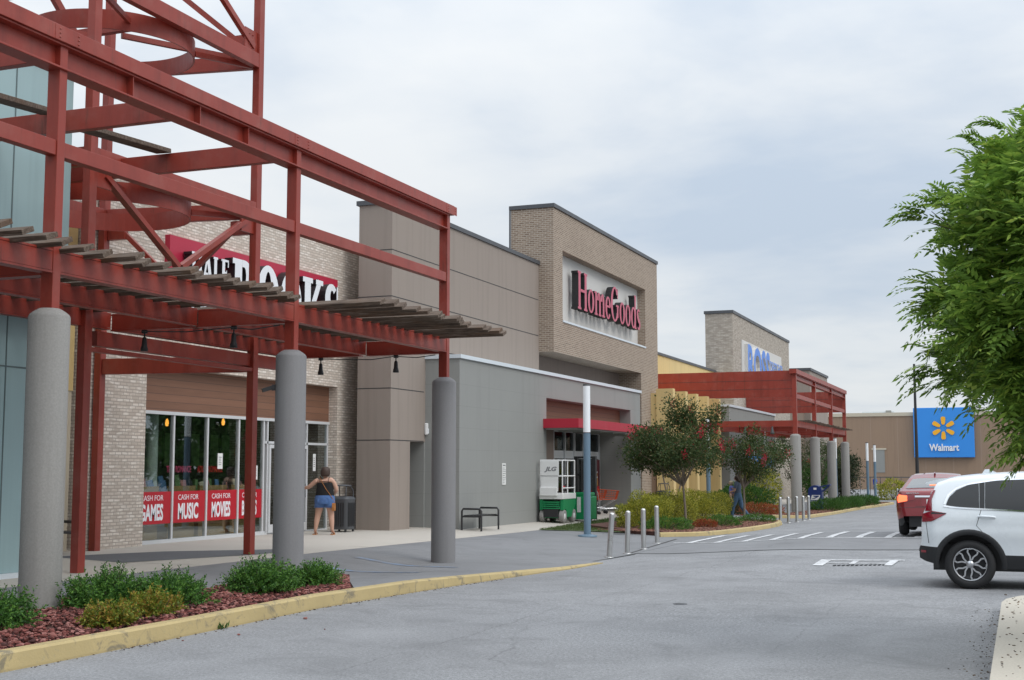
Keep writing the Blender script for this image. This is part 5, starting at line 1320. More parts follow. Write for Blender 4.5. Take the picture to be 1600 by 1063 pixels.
    def liner(s, t):
        mb = MB()
        for c in (0, s.wb):
            for sd in (-1, 1):
                V = []
                for i in range(13):
                    a = R(180 * i / 12)
                    for y in (.50, interp(s.hwz, .6) - .01): V.append(s.T(c + (s.ra + .002) * math.cos(a), sd * y, s.rw + (s.ra + .002) * math.sin(a)))
                mb.add(V, [(2 * i, 2 * i + 1, 2 * i + 3, 2 * i + 2) for i in range(12)], 0, True); mb.add(V[::2], [tuple(range(13))])
        x0, x1 = s.rear + .18, s.front - .2; P = [s.T(x, y, z) for z in (.24, .62) for x, y in ((x0, -.58), (x1, -.58), (x1, .58), (x0, .58))]
        mb.add(P, [(0, 3, 2, 1), (4, 5, 6, 7), (0, 1, 5, 4), (1, 2, 6, 5), (2, 3, 7, 6), (3, 0, 4, 7)]); mb.build('underbody', M['black'], t)
    def flare(s, t, m, w=.075):
        for c in (0, s.wb):
            for sd in (-1, 1):
                mb = MB(); V = []
                for i in range(25):
                    a = R(-8 + 196 * i / 24)
                    for r, o in ((s.ra - .004, -.03), (s.ra - .004, .012), (s.ra + w * .8, .014), (s.ra + w, .0)):
                        x, z = c + r * math.cos(a), s.rw + r * math.sin(a); V.append(s.T(x, sd * (s.hw(x, max(z, .3)) + o), z))
                F = [(i * 4 + j, (i + 1) * 4 + j, (i + 1) * 4 + j + 1, i * 4 + j + 1) for i in range(24) for j in range(3)]
                mb.add(V, F if sd > 0 else [f[::-1] for f in F], 0, True); mb.build('arch_trim', m, t)
    def wheels(s, t, track, rimr, spokes=5, w=.225, heavy=True):
        for c in (0, s.wb):
            for sd in (-1, 1):
                ax = Vector(s.T(0, sd, 0)) - Vector(s.T(0, 0, 0)); cc = Vector(s.T(c, sd * track, s.rw)); r = s.rw
                mb = MB(); h = w / 2
                mb.lathe([(rimr, -h + .02), (rimr + .02, -h), (r - .05, -h - .005), (r - .012, -h + .03), (r, -h + .06), (r, h - .06), (r - .012, h - .03), (r - .05, h + .005), (rimr + .02, h), (rimr, h - .02)], cc, 48, axis=ax, cap=False)
                wh = mb.build('wheel', M['rubber'], t)
                mb = MB(); mb.lathe([(0, h - .085), (.10, h - .085), (rimr - .03, h - .09), (rimr, h - .03), (rimr - .006, h - .015), (rimr - .014, h - .02)], cc, 40, axis=ax, cap=False); mb.build('rim', M['rim_dark'], wh)
                mb = MB(); up = Vector((0, 0, 1)); fw = ax.cross(up).normalized(); o = cc + ax * (h - .045)
                pt = lambda a, q, d=0: o + (fw * math.cos(a) + up * math.sin(a)) * q + ax * d
                for k in range(spokes):
                    a = R(90 + 360 / spokes * k + 12)
                    if heavy:       # looped double spokes with dark inserts
                        da = R(360 / spokes * .40)
                        loop = [(a - R(4), .045), (a - da * .42, rimr * .50), (a - da * .78, rimr * .76), (a - da * .62, rimr * .94), (a, rimr * .985), (a + da * .62, rimr * .94), (a + da * .78, rimr * .76), (a + da * .42, rimr * .50), (a + R(4), .045)]
                        P = [pt(q, d, .0) for q, d in loop]
                        for p, q in zip(P, P[1:]): mb.beam(p, q, .021, .02, up=ax)
                    else:
                        mb.beam(pt(a, .03), pt(a, rimr * .98), .045, .02, up=ax)
                mb.lathe([(.0, h - .028), (.05, h - .03), (.055, h - .06)], cc, 20, axis=ax)
                mb.lathe([(rimr - .004, h - .03), (rimr + .003, h - .012), (rimr - .012, h - .012), (rimr - .014, h - .03)], cc, 40, axis=ax, cap=False); mb.build('spokes', M['rim'], wh)
def polyat(P, u):
    if u <= 0: return P[0]
    d = [math.dist(a, b) for a, b in zip(P, P[1:])]; L = sum(d) * min(u, 1)
    for (a, b), l in zip(zip(P, P[1:]), d):
        if L <= l: return (a[0] + (b[0] - a[0]) * L / l, a[1] + (b[1] - a[1]) * L / l)
        L -= l
    return P[-1]
# ---- white crossover, side on, driving off to the right
X0, Y0 = -.74, 20.72
zg = gz(X0, 19.9)
t = empty('crossover_car', (X0 + 1.3, Y0, zg), 'white crossover seen from its right side, driving out of the right edge', 'car')
sil = [(-.70, .50), (-.697, .57), (-.68, .62), (-.662, .66), (-.655, .90), (-.64, 1.03), (-.60, 1.12), (-.50, 1.34), (-.45, 1.46), (-.42, 1.505), (-.25, 1.565), (.1, 1.605), (.6, 1.64), (1.0, 1.645), (1.4, 1.62), (1.75, 1.53), (2.45, 1.14), (2.6, 1.09), (3.0, 1.03), (3.3, .95), (3.45, .82), (3.52, .60), (3.53, .5)]
K = Car(lambda x, y, z: (X0 + x, Y0 + y, zg + z), sil, [(.28, .86), (.45, .895), (.62, .905), (.78, .93), (.92, .92), (1.0, .925), (1.10, .90), (1.16, .885), (1.30, .83), (1.5, .735), (1.62, .66), (1.7, .6)], 2.66, .35,
        [(-.70, .42), (-.62, .38), (-.45, .34), (0, .30), (3.1, .28), (3.53, .36)], [(-.70, .60), (-.42, .585), (-.3, .50), (2.2, .47), (3.1, .52), (3.53, .5)], -.70, 3.53, .26, .20)
K.shell(t, M['car_white'], M['cladding']); K.liner(t); K.flare(t, M['cladding']); K.wheels(t, .80, .232)
for sd in (-1, 1): gl = MB(); K.side(gl, [(-.30, 1.20), (-.26, 1.30), (-.16, 1.40), (0, 1.475), (.15, 1.515)], [(-.30, 1.185), (-.2, 1.165), (-.05, 1.155), (.15, 1.145)], sides=(sd,)); gl.build('quarter_window', M['car_glass'], t)
for sd in (-1, 1): gl = MB(); K.side(gl, [(.235, 1.525), (.6, 1.555), (1.06, 1.565)], [(.225, 1.14), (1.06, 1.11)], sides=(sd,)); gl.build('rear_door_window', M['car_glass'], t)
for sd in (-1, 1): gl = MB(); K.side(gl, [(1.14, 1.565), (1.45, 1.545), (1.70, 1.49), (2.2, 1.23)], [(1.14, 1.105), (2.2, 1.075)], sides=(sd,)); gl.build('front_door_window', M['car_glass'], t)
for sd in (-1, 1):
    mb = MB(); K.side(mb, [(.155, 1.517), (.23, 1.525)], [(.155, 1.143), (.22, 1.14)], .003, sides=(sd,)); mb.build('door_pillar', M['cladding'], t)
    mb = MB(); K.side(mb, [(1.065, 1.566), (1.135, 1.566)], [(1.065, 1.11), (1.135, 1.105)], .003, sides=(sd,)); mb.build('door_pillar', M['cladding'], t)
mb = MB(); K.side(mb, [(-.335, 1.19), (-.2, 1.168), (0, 1.155), (.5, 1.135), (1.1, 1.113), (2.22, 1.08)], [(-.335, 1.165), (-.2, 1.145), (0, 1.133), (.5, 1.114), (1.1, 1.092), (2.22, 1.058)], .007, n=30, rows=1)
K.side(mb, [(-.34, 1.20), (-.29, 1.33), (-.18, 1.43), (0, 1.50), (.4, 1.562), (1.1, 1.590), (1.5, 1.57), (1.75, 1.50)], [(-.31, 1.20), (-.265, 1.315), (-.165, 1.412), (.01, 1.482), (.4, 1.545), (1.1, 1.574), (1.5, 1.554), (1.73, 1.486)], .006, n=30, rows=1); mb.build('chrome_trim', M['chrome'], t)
mb = MB()
for (x0_, x1_, top) in ((.10, .108, 1.14), (1.10, 1.108, 1.10), (2.02, 2.028, 1.07)):
    if x0_ < .2: K.side(mb, [(.17, 1.13), (.178, 1.13)], [(.10, .90), (.108, .90)], .0025); K.side(mb, [(.10, .90), (.108, .90)], [(.26, .72), (.268, .72)], .0025)
    else: K.side(mb, [(x0_, top), (x1_, top)], [(x0_, .5), (x1_, .5)], .0025)
K.side(mb, [(-.60, 1.02), (-.592, 1.02)], [(-.56, .64), (-.552, .64)], .0025, rows=3); mb.build('door_gap', M['seam'], t)
for x in (.13, 1.14):
    for sd in (-1, 1):
        mb = MB(); y = sd * (K.hw(x + .1, 1.04) + .028); mb.tube([K.T(x, y - sd * .024, 1.03), K.T(x + .03, y, 1.035), K.T(x + .2, y, 1.03), K.T(x + .23, y - sd * .024, 1.02)], [.012, .016, .016, .012], 8); mb.build('door_handle', M['car_white'], t)
for sd in (-1, 1):
    mb = MB(); K.side(mb, [(-.638, 1.06), (-.50, 1.105), (-.30, 1.075)], [(-.645, .94), (-.50, .955), (-.30, 1.065)], .010, sides=(sd,)); K.side(mb, [(-.555, 1.26), (-.50, 1.275)], [(-.60, 1.10), (-.50, 1.105)], .010, sides=(sd,)); K.side(mb, [(-.475, 1.40), (-.445, 1.40)], [(-.555, 1.26), (-.50, 1.275)], .010, sides=(sd,))
    K.back(mb, [(-.66, .95), (-.36, .98), (-.36, 1.08), (-.64, 1.10)] if sd < 0 else [(.36, .98), (.66, .95), (.64, 1.10), (.36, 1.08)], .012); mb.build('tail_lamp', M['lamp_red'], t)
mb = MB(); K.side(mb, [(-.50, 1.09), (-.30, 1.072)], [(-.52, 1.06), (-.30, 1.064)], .013); mb.build('lamp_shade', M['cladding'], t)
mb = MB(); K.back(mb, [(-.60, 1.14), (.60, 1.14), (.52, 1.44), (-.52, 1.44)], .006); mb.build('rear_window', M['car_glass'], t)
mb = MB()
for sd in (-1, 1):
    pass
P = [(-.55, 1.475), (-.60, 1.495), (-.58, 1.515), (-.42, 1.555), (-.20, 1.59), (-.20, 1.55), (-.42, 1.50)]
mb.prism(P, K.T(0, -.63, 0), (1, 0, 0), (0, 0, 1), 1.26, back=True); mb.build('spoiler', M['car_white'], t, .012)
mb = MB(); mb.prism([(.16, 1.61), (.22, 1.70), (.27, 1.705), (.42, 1.64), (.42, 1.61)], K.T(0, -.02, 0), (1, 0, 0), (0, 0, 1), .04, back=True); mb.build('roof_fin', M['car_white'], t, .01)
mb = MB(); K.back(mb, [(-.60, .50), (-.42, .50), (-.42, .545), (-.62, .545)], .012); K.side(mb, [(-.675, .535), (-.60, .535)], [(-.675, .50), (-.60, .50)], .008, rows=1); mb.build('reflector', M['lamp_red'], t)
mb = MB(); mb.tube([K.T(2.05, -.98, 1.10), K.T(2.10, -1.06, 1.14), K.T(2.06, -1.07, 1.22), K.T(2.0, -.98, 1.21)], .06, 8); mb.tube([K.T(2.05, .98, 1.10), K.T(2.10, 1.06, 1.14), K.T(2.06, 1.07, 1.22), K.T(2.0, .98, 1.21)], .06, 8); mb.build('mirror', M['car_white'], t)
mb = MB(); K.side(mb, [(3.0, .92), (3.42, .82)], [(3.05, .80), (3.45, .72)], .008); mb.build('headlight', M['chrome'], t)
gl = MB(); V = []
for i in range(7):
    x = 1.80 + .55 * i / 6
    for j in range(-5, 6): V.append(K.T(x, j / 5 * (K.hw(x, K.zt(x)) - .05), K.zt(x) + .012 + K.fl(x) * (1 - (j / 5) ** 2)))
gl.add(V, [(i * 11 + j, (i + 1) * 11 + j, (i + 1) * 11 + j + 1, i * 11 + j + 1) for i in range(6) for j in range(10)], 0, True); gl.build('windscreen', M['car_glass'], t)
# ---- red saloon from behind
X1, Y1 = -2.02, 33.9
zr = gz(-2.4, 33.6) + .006
t = empty('saloon_car', (X1, Y1 + 1.3, zr), 'dark red saloon seen from behind with its brake light on at the crosswalk', 'car')
sil = [(-1.0, .50), (-.992, .60), (-.965, .76), (-.955, .95), (-.925, 1.06), (-.86, 1.105), (-.60, 1.135), (.05, 1.40), (.35, 1.475), (.9, 1.505), (1.4, 1.45), (2.35, 1.05), (2.6, .98), (3.2, .88), (3.5, .70), (3.56, .5)]
K = Car(lambda x, y, z: (X1 - y, Y1 + x, zr + z), sil, [(.25, .80), (.42, .855), (.6, .875), (.75, .885), (.95, .87), (1.08, .81), (1.14, .775), (1.5, .56)], 2.70, .325,
        [(-1.0, .36), (-.9, .27), (-.5, .24), (0, .22), (3.2, .20), (3.56, .3)], [(-1.0, .47), (-.75, .40), (-.5, .25), (3.2, .22), (3.56, .3)], -1.0, 3.56, .34, .17, crown=.035)
K.shell(t, M['car_red'], M['cladding']); K.liner(t); K.wheels(t, .765, .215, 5, .21, False)
mb = MB(); K.back(mb, [(-.66, 1.15), (.66, 1.15), (.53, 1.375), (-.53, 1.375)], .006); mb.build('rear_window', M['rear_glass'], t)
for sd in (1, -1):
    mb = MB(); q = lambda y: y * sd
    Q = [(q(.83), .80), (q(.40), .90), (q(.44), .965), (q(.81), 1.03)]
    if sd > 0: Q = [Q[1], Q[0], Q[3], Q[2]]
    K.back(mb, Q, .014); K.side(mb, [(-.93, 1.025), (-.60, .965)], [(-.945, .80), (-.62, .955)], .010, sides=(sd,)); lp_ = mb.build('tail_lamp', M['lamp_red'], t)
    mb = MB(); Q = [(q(.82), .825), (q(.60), .86), (q(.60), .985), (q(.80), 1.01)]
    if sd > 0: Q = [Q[1], Q[0], Q[3], Q[2]]
    K.back(mb, Q, .02); K.side(mb, [(-.93, 1.0), (-.83, .99)], [(-.94, .83), (-.83, .87)], .016, sides=(sd,)); mb.build('lit_lens', M['lamp_lit'], lp_)
mb = MB(); K.back(mb, [(-.10, 1.19), (.10, 1.19), (.10, 1.215), (-.10, 1.215)], .012, n=2); mb.build('high_brake_light', M['lamp_lit'], t)
mb = MB(); K.back(mb, [(-.42, .945), (.42, .945), (.42, .985), (-.42, .985)], .02); mb.build('chrome_bar', M['chrome'], t)
mb = MB(); K.back(mb, [(-.27, .74), (.27, .74), (.27, .93), (-.27, .93)], .004); mb.build('plate_recess', M['lamp_red'], t)
mb = MB(); K.back(mb, [(-.155, .76), (.155, .76), (.155, .90), (-.155, .90)], .008); mb.build('number_plate', M['paper'], t)
mb = MB(); c = Vector(K.T(K.rearx(1.04) - .025, 0, 1.045)); mb.lathe([(.040, 0), (.052, 0), (.052, .012), (.040, .012), (.040, 0)], c, 24, axis=(0, -1, 0), cap=False); mb.box(c.x - .055, c.x + .055, c.y - .014, c.y - .002, c.z - .010, c.z + .010); mb.build('emblem', M['chrome'], t)
mb = MB(); mb.text('SENTRA', K.T(-.955, .62, 1.035), (1, 0, 0), (0, 0, 1), .30, .035, .008, .02); mb.build('badge_lettering', M['chrome'], t)
mb = MB(); K.back(mb, [(-.80, .70), (.80, .70), (.80, .708), (-.80, .708)], .004); K.back(mb, [(-.42, .73), (.42, .73), (.42, .737), (-.42, .737)], .006); mb.build('body_gap', M['seam'], t)
for sd in (-1, 1): gl = MB(); K.side(gl, [(-.25, 1.17), (.2, 1.37), (1.05, 1.42)], [(-.25, 1.135), (1.05, 1.10)], .004, sides=(sd,)); K.side(gl, [(1.12, 1.42), (1.4, 1.38), (2.0, 1.14)], [(1.12, 1.10), (2.0, 1.06)], .004, sides=(sd,)); gl.build('side_window', M['car_glass'], t)
for sd in (-1, 1):
    mb = MB(); mb.tube([K.T(1.85, sd * .84, 1.02), K.T(1.86, sd * .96, 1.04), K.T(1.86, sd * 1.05, 1.06)], [.03, .075, .06], 8, flat=.7); mb.build('mirror', M['black'], t)
mb = MB(); mb.tube([K.T(.35, .02, 1.51), K.T(.25, .02, 1.545), K.T(.10, .02, 1.52)], [.025, .018, .01], 6); mb.build('aerial', M['car_red'], t)

# ================================================================== PEOPLE
def skinmesh(name, pts, edges, mat, parent, sub=1, extra=None):
    if 'ch' in pts and ('ch', 'sr') in edges:       # stagger the two shoulders along the spine so the junction closes cleanly
        pts = dict(pts); a = pts['ch']; b = pts.get('nk') or tuple(Vector(a[:3]) + Vector((0, 0, .12))) + a[3:]; ra, rb = a[3:] * 2, b[3:] * 2
        pts['ch2'] = tuple(Vector(a[:3]).lerp(Vector(b[:3]), .42)) + tuple(p * .80 for p in ra[:2])
        edges = [{('ch', 'nk'): ('ch2', 'nk'), ('ch', 'sr'): ('ch2', 'sr')}.get(e, e) for e in edges] + [('ch', 'ch2')]
    """pts {name: (x, y, z, rx[, ry])} in world metres; one smooth tapered surface grown along the edges"""
    ks = list(pts); me = bpy.data.meshes.new(name); base = wloc(parent)
    me.from_pydata([tuple(Vector(pts[k][:3]) - base) for k in ks], [(ks.index(a), ks.index(b)) for a, b in edges], [])
    o = bpy.data.objects.new(name + '_src', me); COL.objects.link(o)
    sk = o.modifiers.new('skin', 'SKIN'); sk.use_smooth_shade = True; sk.branch_smoothing = .4
    for i, k in enumerate(ks):
        d = me.skin_vertices[0].data[i]; r = pts[k][3]; d.radius = (r, pts[k][4] if len(pts[k]) > 4 else r); d.use_root = i == 0
    ss = o.modifiers.new('sub', 'SUBSURF'); ss.levels = sub; ss.render_levels = sub
    dg = bpy.context.evaluated_depsgraph_get(); dg.update()
    m2 = bpy.data.meshes.new_from_object(o.evaluated_get(dg)); bpy.data.objects.remove(o); bpy.data.meshes.remove(me)
    mb = MB(); mb.add([v.co + base for v in m2.vertices], [tuple(p.vertices) for p in m2.polygons], 0, True); bpy.data.meshes.remove(m2)
    if extra: extra(mb)
    return mb.build(name, mat, parent)
class Body:
    def __init__(s, x, y, face, scale=1.0, z=None):
        s.o = Vector((x, y, (gz(x, y) + .02) if z is None else z)); a = R(face); s.f = Vector((math.sin(a), math.cos(a), 0)); s.r = Vector((math.cos(a), -math.sin(a), 0)); s.k = scale
    def P(s, x, y, z, *r): p = s.o + (s.r * x + s.f * y + Vector((0, 0, z))) * s.k; return (p.x, p.y, p.z) + tuple(q * s.k for q in r)
def hand(mb, B, wrist, tip, palm_n, r=.009):
    w, t_ = Vector(B.P(*wrist)), Vector(B.P(*tip)); d = (t_ - w).normalized(); n = (B.r * palm_n[0] + B.f * palm_n[1] + Vector((0, 0, palm_n[2]))).normalized(); s = d.cross(n).normalized(); k = B.k
    for i, (o, l) in enumerate(((-.030, .070), (-.010, .080), (.010, .076), (.028, .060))):
        a = t_ + s * o * k - d * .03 * k; mb.tube([a, a + d * l * .5 * k - n * .006 * k, a + (d * .82 - n * .35) * l * k], [r * k, r * .9 * k, r * .65 * k], 6)
    a = w.lerp(t_, .35) + s * -.030 * k; mb.tube([a, a + (d * .5 - s * .7) * .035 * k, a + (d * .85 - s * .5) * .07 * k], [.012 * k, .010 * k, .007 * k], 6)
def head(B, c, hair, t, hairmesh):
    pass
# -- woman at the shop door, seen from behind
B = Body(-16.02, 28.25, -18)
t = empty('person', tuple(B.o), 'person with brown bob, black strappy top and denim shorts at the shop door', 'person')
J = dict(pel=B.P(0, 0, .90, .205, .165), sp=B.P(0, -.02, 1.06, .19, .145), ch=B.P(0, -.01, 1.24, .185, .13), nk=B.P(0, .015, 1.385, .062, .062), nk2=B.P(0, .03, 1.44, .052, .055), jw=B.P(0, .085, 1.475, .050, .045), hd=B.P(0, .045, 1.53, .082, .098), ht=B.P(0, .04, 1.615, .055, .065),
         ns=B.P(0, .155, 1.52, .012), er=B.P(.088, .035, 1.525, .016), el=B.P(-.088, .035, 1.525, .016),
         sl=B.P(-.195, 0, 1.335, .072), eL=B.P(-.40, .05, 1.16, .056), wL=B.P(-.60, .17, 1.115, .030), hL=B.P(-.665, .215, 1.115, .034, .016),
         sr=B.P(.195, 0, 1.335, .072), eR=B.P(.285, .02, 1.08, .055), wR=B.P(.20, .19, .985, .030), hR=B.P(.15, .25, .975, .034, .016),
         hl=B.P(-.115, 0, .80, .130), kl=B.P(-.175, .03, .47, .077), cl=B.P(-.195, -.01, .33, .073), al=B.P(-.225, -.02, .09, .040), tl=B.P(-.245, .13, .03, .032, .022),
         hr=B.P(.115, 0, .80, .130), kr=B.P(.155, .03, .47, .077), cr=B.P(.175, -.01, .33, .073), ar_=B.P(.195, -.02, .09, .040), tr=B.P(.215, .13, .03, .032, .022))
E_ = [('pel', 'sp'), ('sp', 'ch'), ('ch', 'nk'), ('nk', 'nk2'), ('nk2', 'hd'), ('hd', 'ht'), ('hd', 'jw'), ('hd', 'ns'), ('hd', 'er'), ('hd', 'el'), ('ch', 'sl'), ('sl', 'eL'), ('eL', 'wL'), ('wL', 'hL'), ('ch', 'sr'), ('sr', 'eR'), ('eR', 'wR'), ('wR', 'hR'),
      ('pel', 'hl'), ('hl', 'kl'), ('kl', 'cl'), ('cl', 'al'), ('al', 'tl'), ('pel', 'hr'), ('hr', 'kr'), ('kr', 'cr'), ('cr', 'ar_'), ('ar_', 'tr')]
def hands1(mb): hand(mb, B, (-.60, .17, 1.115), (-.70, .24, 1.115), (0, 1, 0)); hand(mb, B, (.20, .19, .985), (.12, .28, .97), (0, 1, 0))
skinmesh('body', J, E_, M['skin'], t, 2, hands1)
def eyes(B, t, z=1.54, y=.125):
    for s in (-1, 1):
        mb = MB(); mb.lathe([(0, -.012), (.009, -.008), (.012, 0), (.009, .008), (0, .012)], B.P(s * .032, y, z), 10); mb.build('eye', M['ink'], t)
eyes(B, t)
def loft(B, rings, mat, name, t, n=24, close=True):
    V = []
    for (cx_, cy_, z, rx, ry) in rings:
        for k in range(n):
            a = 2 * math.pi * k / n; V.append(B.P(cx_ + rx * math.cos(a), cy_ + ry * math.sin(a), z)[:3])
    mb = MB(); mb.add(V, [(i * n + k, i * n + (k + 1) % n, (i + 1) * n + (k + 1) % n, (i + 1) * n + k) for i in range(len(rings) - 1) for k in range(n)], 0, True)
    return mb
def ring_tube(mb, pts, rad, n=14):
    mb.tube([p[:3] for p in pts], rad, n)
def tee(B, J, t, mat, w=1.0, low=.90, hem=.15):
    """short-sleeved shirt: a lofted torso with both sleeves running into it"""
    mb = loft(B, [(0, 0, low - .02, .150 * w, .118), (0, 0, low, .160 * w, .128), (0, 0, low + .14, .150 * w, .122), (0, .005, low + .30, .165 * w, .128), (0, .006, low + .42, .172 * w, .125), (0, .010, low + .50, .150 * w, .105), (0, .016, low + .545, .095 * w, .085), (0, .02, low + .56, .068, .066)], 0, '', t)
    for a, b in (('sl', 'eL'), ('sr', 'eR')):
        p, q = Vector(J[a][:3]), Vector(J[b][:3]); c = Vector(B.P(0, .01, low + .44)[:3]); ring_tube(mb, [p.lerp(c, .45), p, p.lerp(q, .35), p.lerp(q, .66)], [.070, .066, .062, .062])
    return mb.build('shirt', mat, t)
def slacks(B, J, t, mat, name='trousers', w=1.0):
    mb = loft(B, [(0, 0, 1.03, .150 * w, .122), (0, 0, .97, .162 * w, .132), (0, -.004, .88, .170 * w, .146), (0, -.01, .80, .160 * w, .132), (0, -.005, .765, .12 * w, .10)], 0, '', t)
    for h, k, a in (('hl', 'kl', 'al'), ('hr', 'kr', 'ar_')):
        p, q, r_ = Vector(J[h][:3]), Vector(J[k][:3]), Vector(J[a][:3]); ring_tube(mb, [p + Vector((0, 0, .06)), p, p.lerp(q, .5), q, q.lerp(r_, .5), r_ + Vector((0, 0, .02)), r_ - Vector((0, 0, .03))], [.088, .102, .090, .076, .066, .058, .060])
    return mb.build(name, mat, t)
loft(B, [(0, -.005, .90, .236, .189), (0, -.01, .96, .233, .184), (0, -.015, 1.05, .216, .164), (0, -.01, 1.14, .210, .152), (0, -.012, 1.22, .203, .140), (0, -.012, 1.262, .196, .132), (0, -.010, 1.266, .165, .105)], M['top_black'], 'top', t).build('top', M['top_black'], t)
mb = MB()
for s in (-1, 1): mb.tube([B.P(s * .105, -.145, 1.27), B.P(s * .11, -.118, 1.36), B.P(s * .115, -.01, 1.415), B.P(s * .10, .10, 1.36), B.P(s * .10, .13, 1.27)], .006, 6)
mb.build('strap', M['top_black'], t)
mb = loft(B, [(0, -.01, .965, 0.229, 0.181), (0, -.012, .90, 0.244, 0.201), (0, -.018, .80, 0.255, 0.212), (0, -.015, .745, 0.244, 0.194)], 0, '', t)
for s in (-1, 1):
    q = loft(B, [(s * .102, -.01, .80, 0.141, 0.173), (s * .112, -.005, .72, 0.143, 0.162), (s * .122, 0, .655, 0.141, 0.149), (s * .122, 0, .655, 0.110, 0.119)], 0, '', t); mb.add(q.v, q.f, 0, True)
mb.build('shorts', M['denim'], t)
mb = MB()
for s in (-1, 1): mb.prism([(-.045, -.01), (.045, -.01), (.05, .07), (0, .10), (-.05, .07)], B.P(s * .095, -.205, .80)[:3], tuple(B.r), (0, 0, 1), .006, back=True)
mb.build('back_pocket', M['denim'], t)
mb = MB(); n = 28
hp = [(0, .015, 1.655, .02, .02), (0, .02, 1.65, .06, .07), (0, .02, 1.625, .092, .105), (0, .018, 1.58, .112, .124), (0, .012, 1.53, .120, .122), (0, -.002, 1.48, .118, .108), (0, -.012, 1.44, .108, .088), (0, -.01, 1.415, .085, .065)]
mb = loft(B, hp, 0, '', t, 28); mb.build('hair', M['hair'], t)
mb = MB(); mb.tube([B.P(-.14, -.02, 1.41), B.P(-.08, -.13, 1.33), B.P(.05, -.17, 1.12), B.P(.19, -.16, .93), B.P(.25, -.05, .80)], .008, 6); mb.tube([B.P(-.14, -.02, 1.41), B.P(-.06, .13, 1.3), B.P(.10, .18, 1.08), B.P(.25, -.0, .80)], .008, 6)
bg_ = empty('shoulder_bag', tuple(B.P(.27, -.04, .6)[:3]), 'small tan shoulder bag hanging at the hip of the woman in denim shorts', 'bag'); mb.build('strap', M['leather'], bg_)
mb = MB(); q = B.P(.265, -.06, .58)[:3]
mb.prism([(-.08, 0), (.08, 0), (.09, .08), (.07, .19), (-.07, .19), (-.09, .08)], q, tuple(B.f), (0, 0, 1), .06, back=True); mb.build('pouch', M['leather'], bg_, .012)
for s, x in ((-1, -.235), (1, .205)):
    mb = MB(); mb.prism([(-.045, -.11), (.045, -.11), (.05, .08), (.03, .17), (-.03, .17), (-.05, .08)], B.P(x, .0, .012)[:3], tuple(B.r), tuple(B.f), .022, back=True); mb.tube([B.P(x - .045, .05, .02), B.P(x, .10, .065), B.P(x + .045, .05, .02)], .008, 6); mb.build('sandal', M['leather'], t)
# -- walking woman with a toddler on her hip
B = Body(-9.85, 48.1, -78, .985)
t = empty('person', tuple(B.o), 'person in slate shirt and blue jeans walking with a toddler in arms', 'person')
J = dict(pel=B.P(0, 0, .92, .135, .12), sp=B.P(0, 0, 1.08, .12, .10), ch=B.P(0, .01, 1.25, .135, .105), nk=B.P(0, .02, 1.40, .05), nk2=B.P(0, .035, 1.46, .047), jw=B.P(0, .095, 1.495, .050, .045), hd=B.P(0, .055, 1.55, .080, .096), ht=B.P(0, .045, 1.635, .05, .06), ns=B.P(0, .16, 1.54, .011),
         sl=B.P(-.16, 0, 1.36, .05), eL=B.P(-.23, .03, 1.10, .040), wL=B.P(-.16, .24, 1.06, .028), hL=B.P(-.09, .28, 1.07, .032, .016), sr=B.P(.16, 0, 1.36, .05), eR=B.P(.24, .02, 1.10, .040), wR=B.P(.15, .23, 1.0, .028), hR=B.P(.08, .28, 1.0, .032, .016),
         hl=B.P(-.09, .02, .84, .088), kl=B.P(-.10, .16, .50, .06), al=B.P(-.10, .22, .09, .036), tl=B.P(-.10, .36, .04, .032, .022), hr=B.P(.09, -.02, .84, .088), kr=B.P(.10, -.12, .48, .06), ar_=B.P(.10, -.38, .16, .036), tr=B.P(.10, -.30, .05, .032, .022))
E2 = [e for e in E_ if not ({'cl', 'cr', 'er', 'el'} & set(e))] + [('kl', 'al'), ('kr', 'ar_')]
def hands2(mb): hand(mb, B, (-.16, .24, 1.06), (-.07, .29, 1.07), (0, 1, 0)); hand(mb, B, (.15, .23, 1.0), (.06, .29, 1.0), (0, 1, 0))
skinmesh('body', J, E2, M['skin'], t, 2, hands2); eyes(B, t, 1.56, .132)
tee(B, J, t, M['shirt_slate'], .97); slacks(B, J, t, M['jean'], 'jeans', .98)
loft(B, [(0, .03, 1.668, .02, .02), (0, .03, 1.66, .06, .07), (0, .02, 1.62, .092, .105), (0, .01, 1.56, .10, .108), (0, -.03, 1.50, .09, .085), (0, -.05, 1.42, .075, .055), (0, -.06, 1.30, .06, .04)], 0, '', t).build('hair', M['hair'], t)
for s, k in ((-1, 'tl'), (1, 'tr')):
    c = Vector(J[k][:3]); mb = MB(); mb.tube([c - B.f * .18 * B.k, c - B.f * .05, c + B.f * .05], [.04, .045, .035], 8, flat=.7); mb.build('shoe', M['char'], t)
T2 = Body(-9.85, 48.1, -78, 1.0); kid = empty('person', tuple(T2.P(-.10, .24, 1.0)[:3]), 'blond toddler in a lilac-blue shirt carried in the arms of the walking woman', 'person')
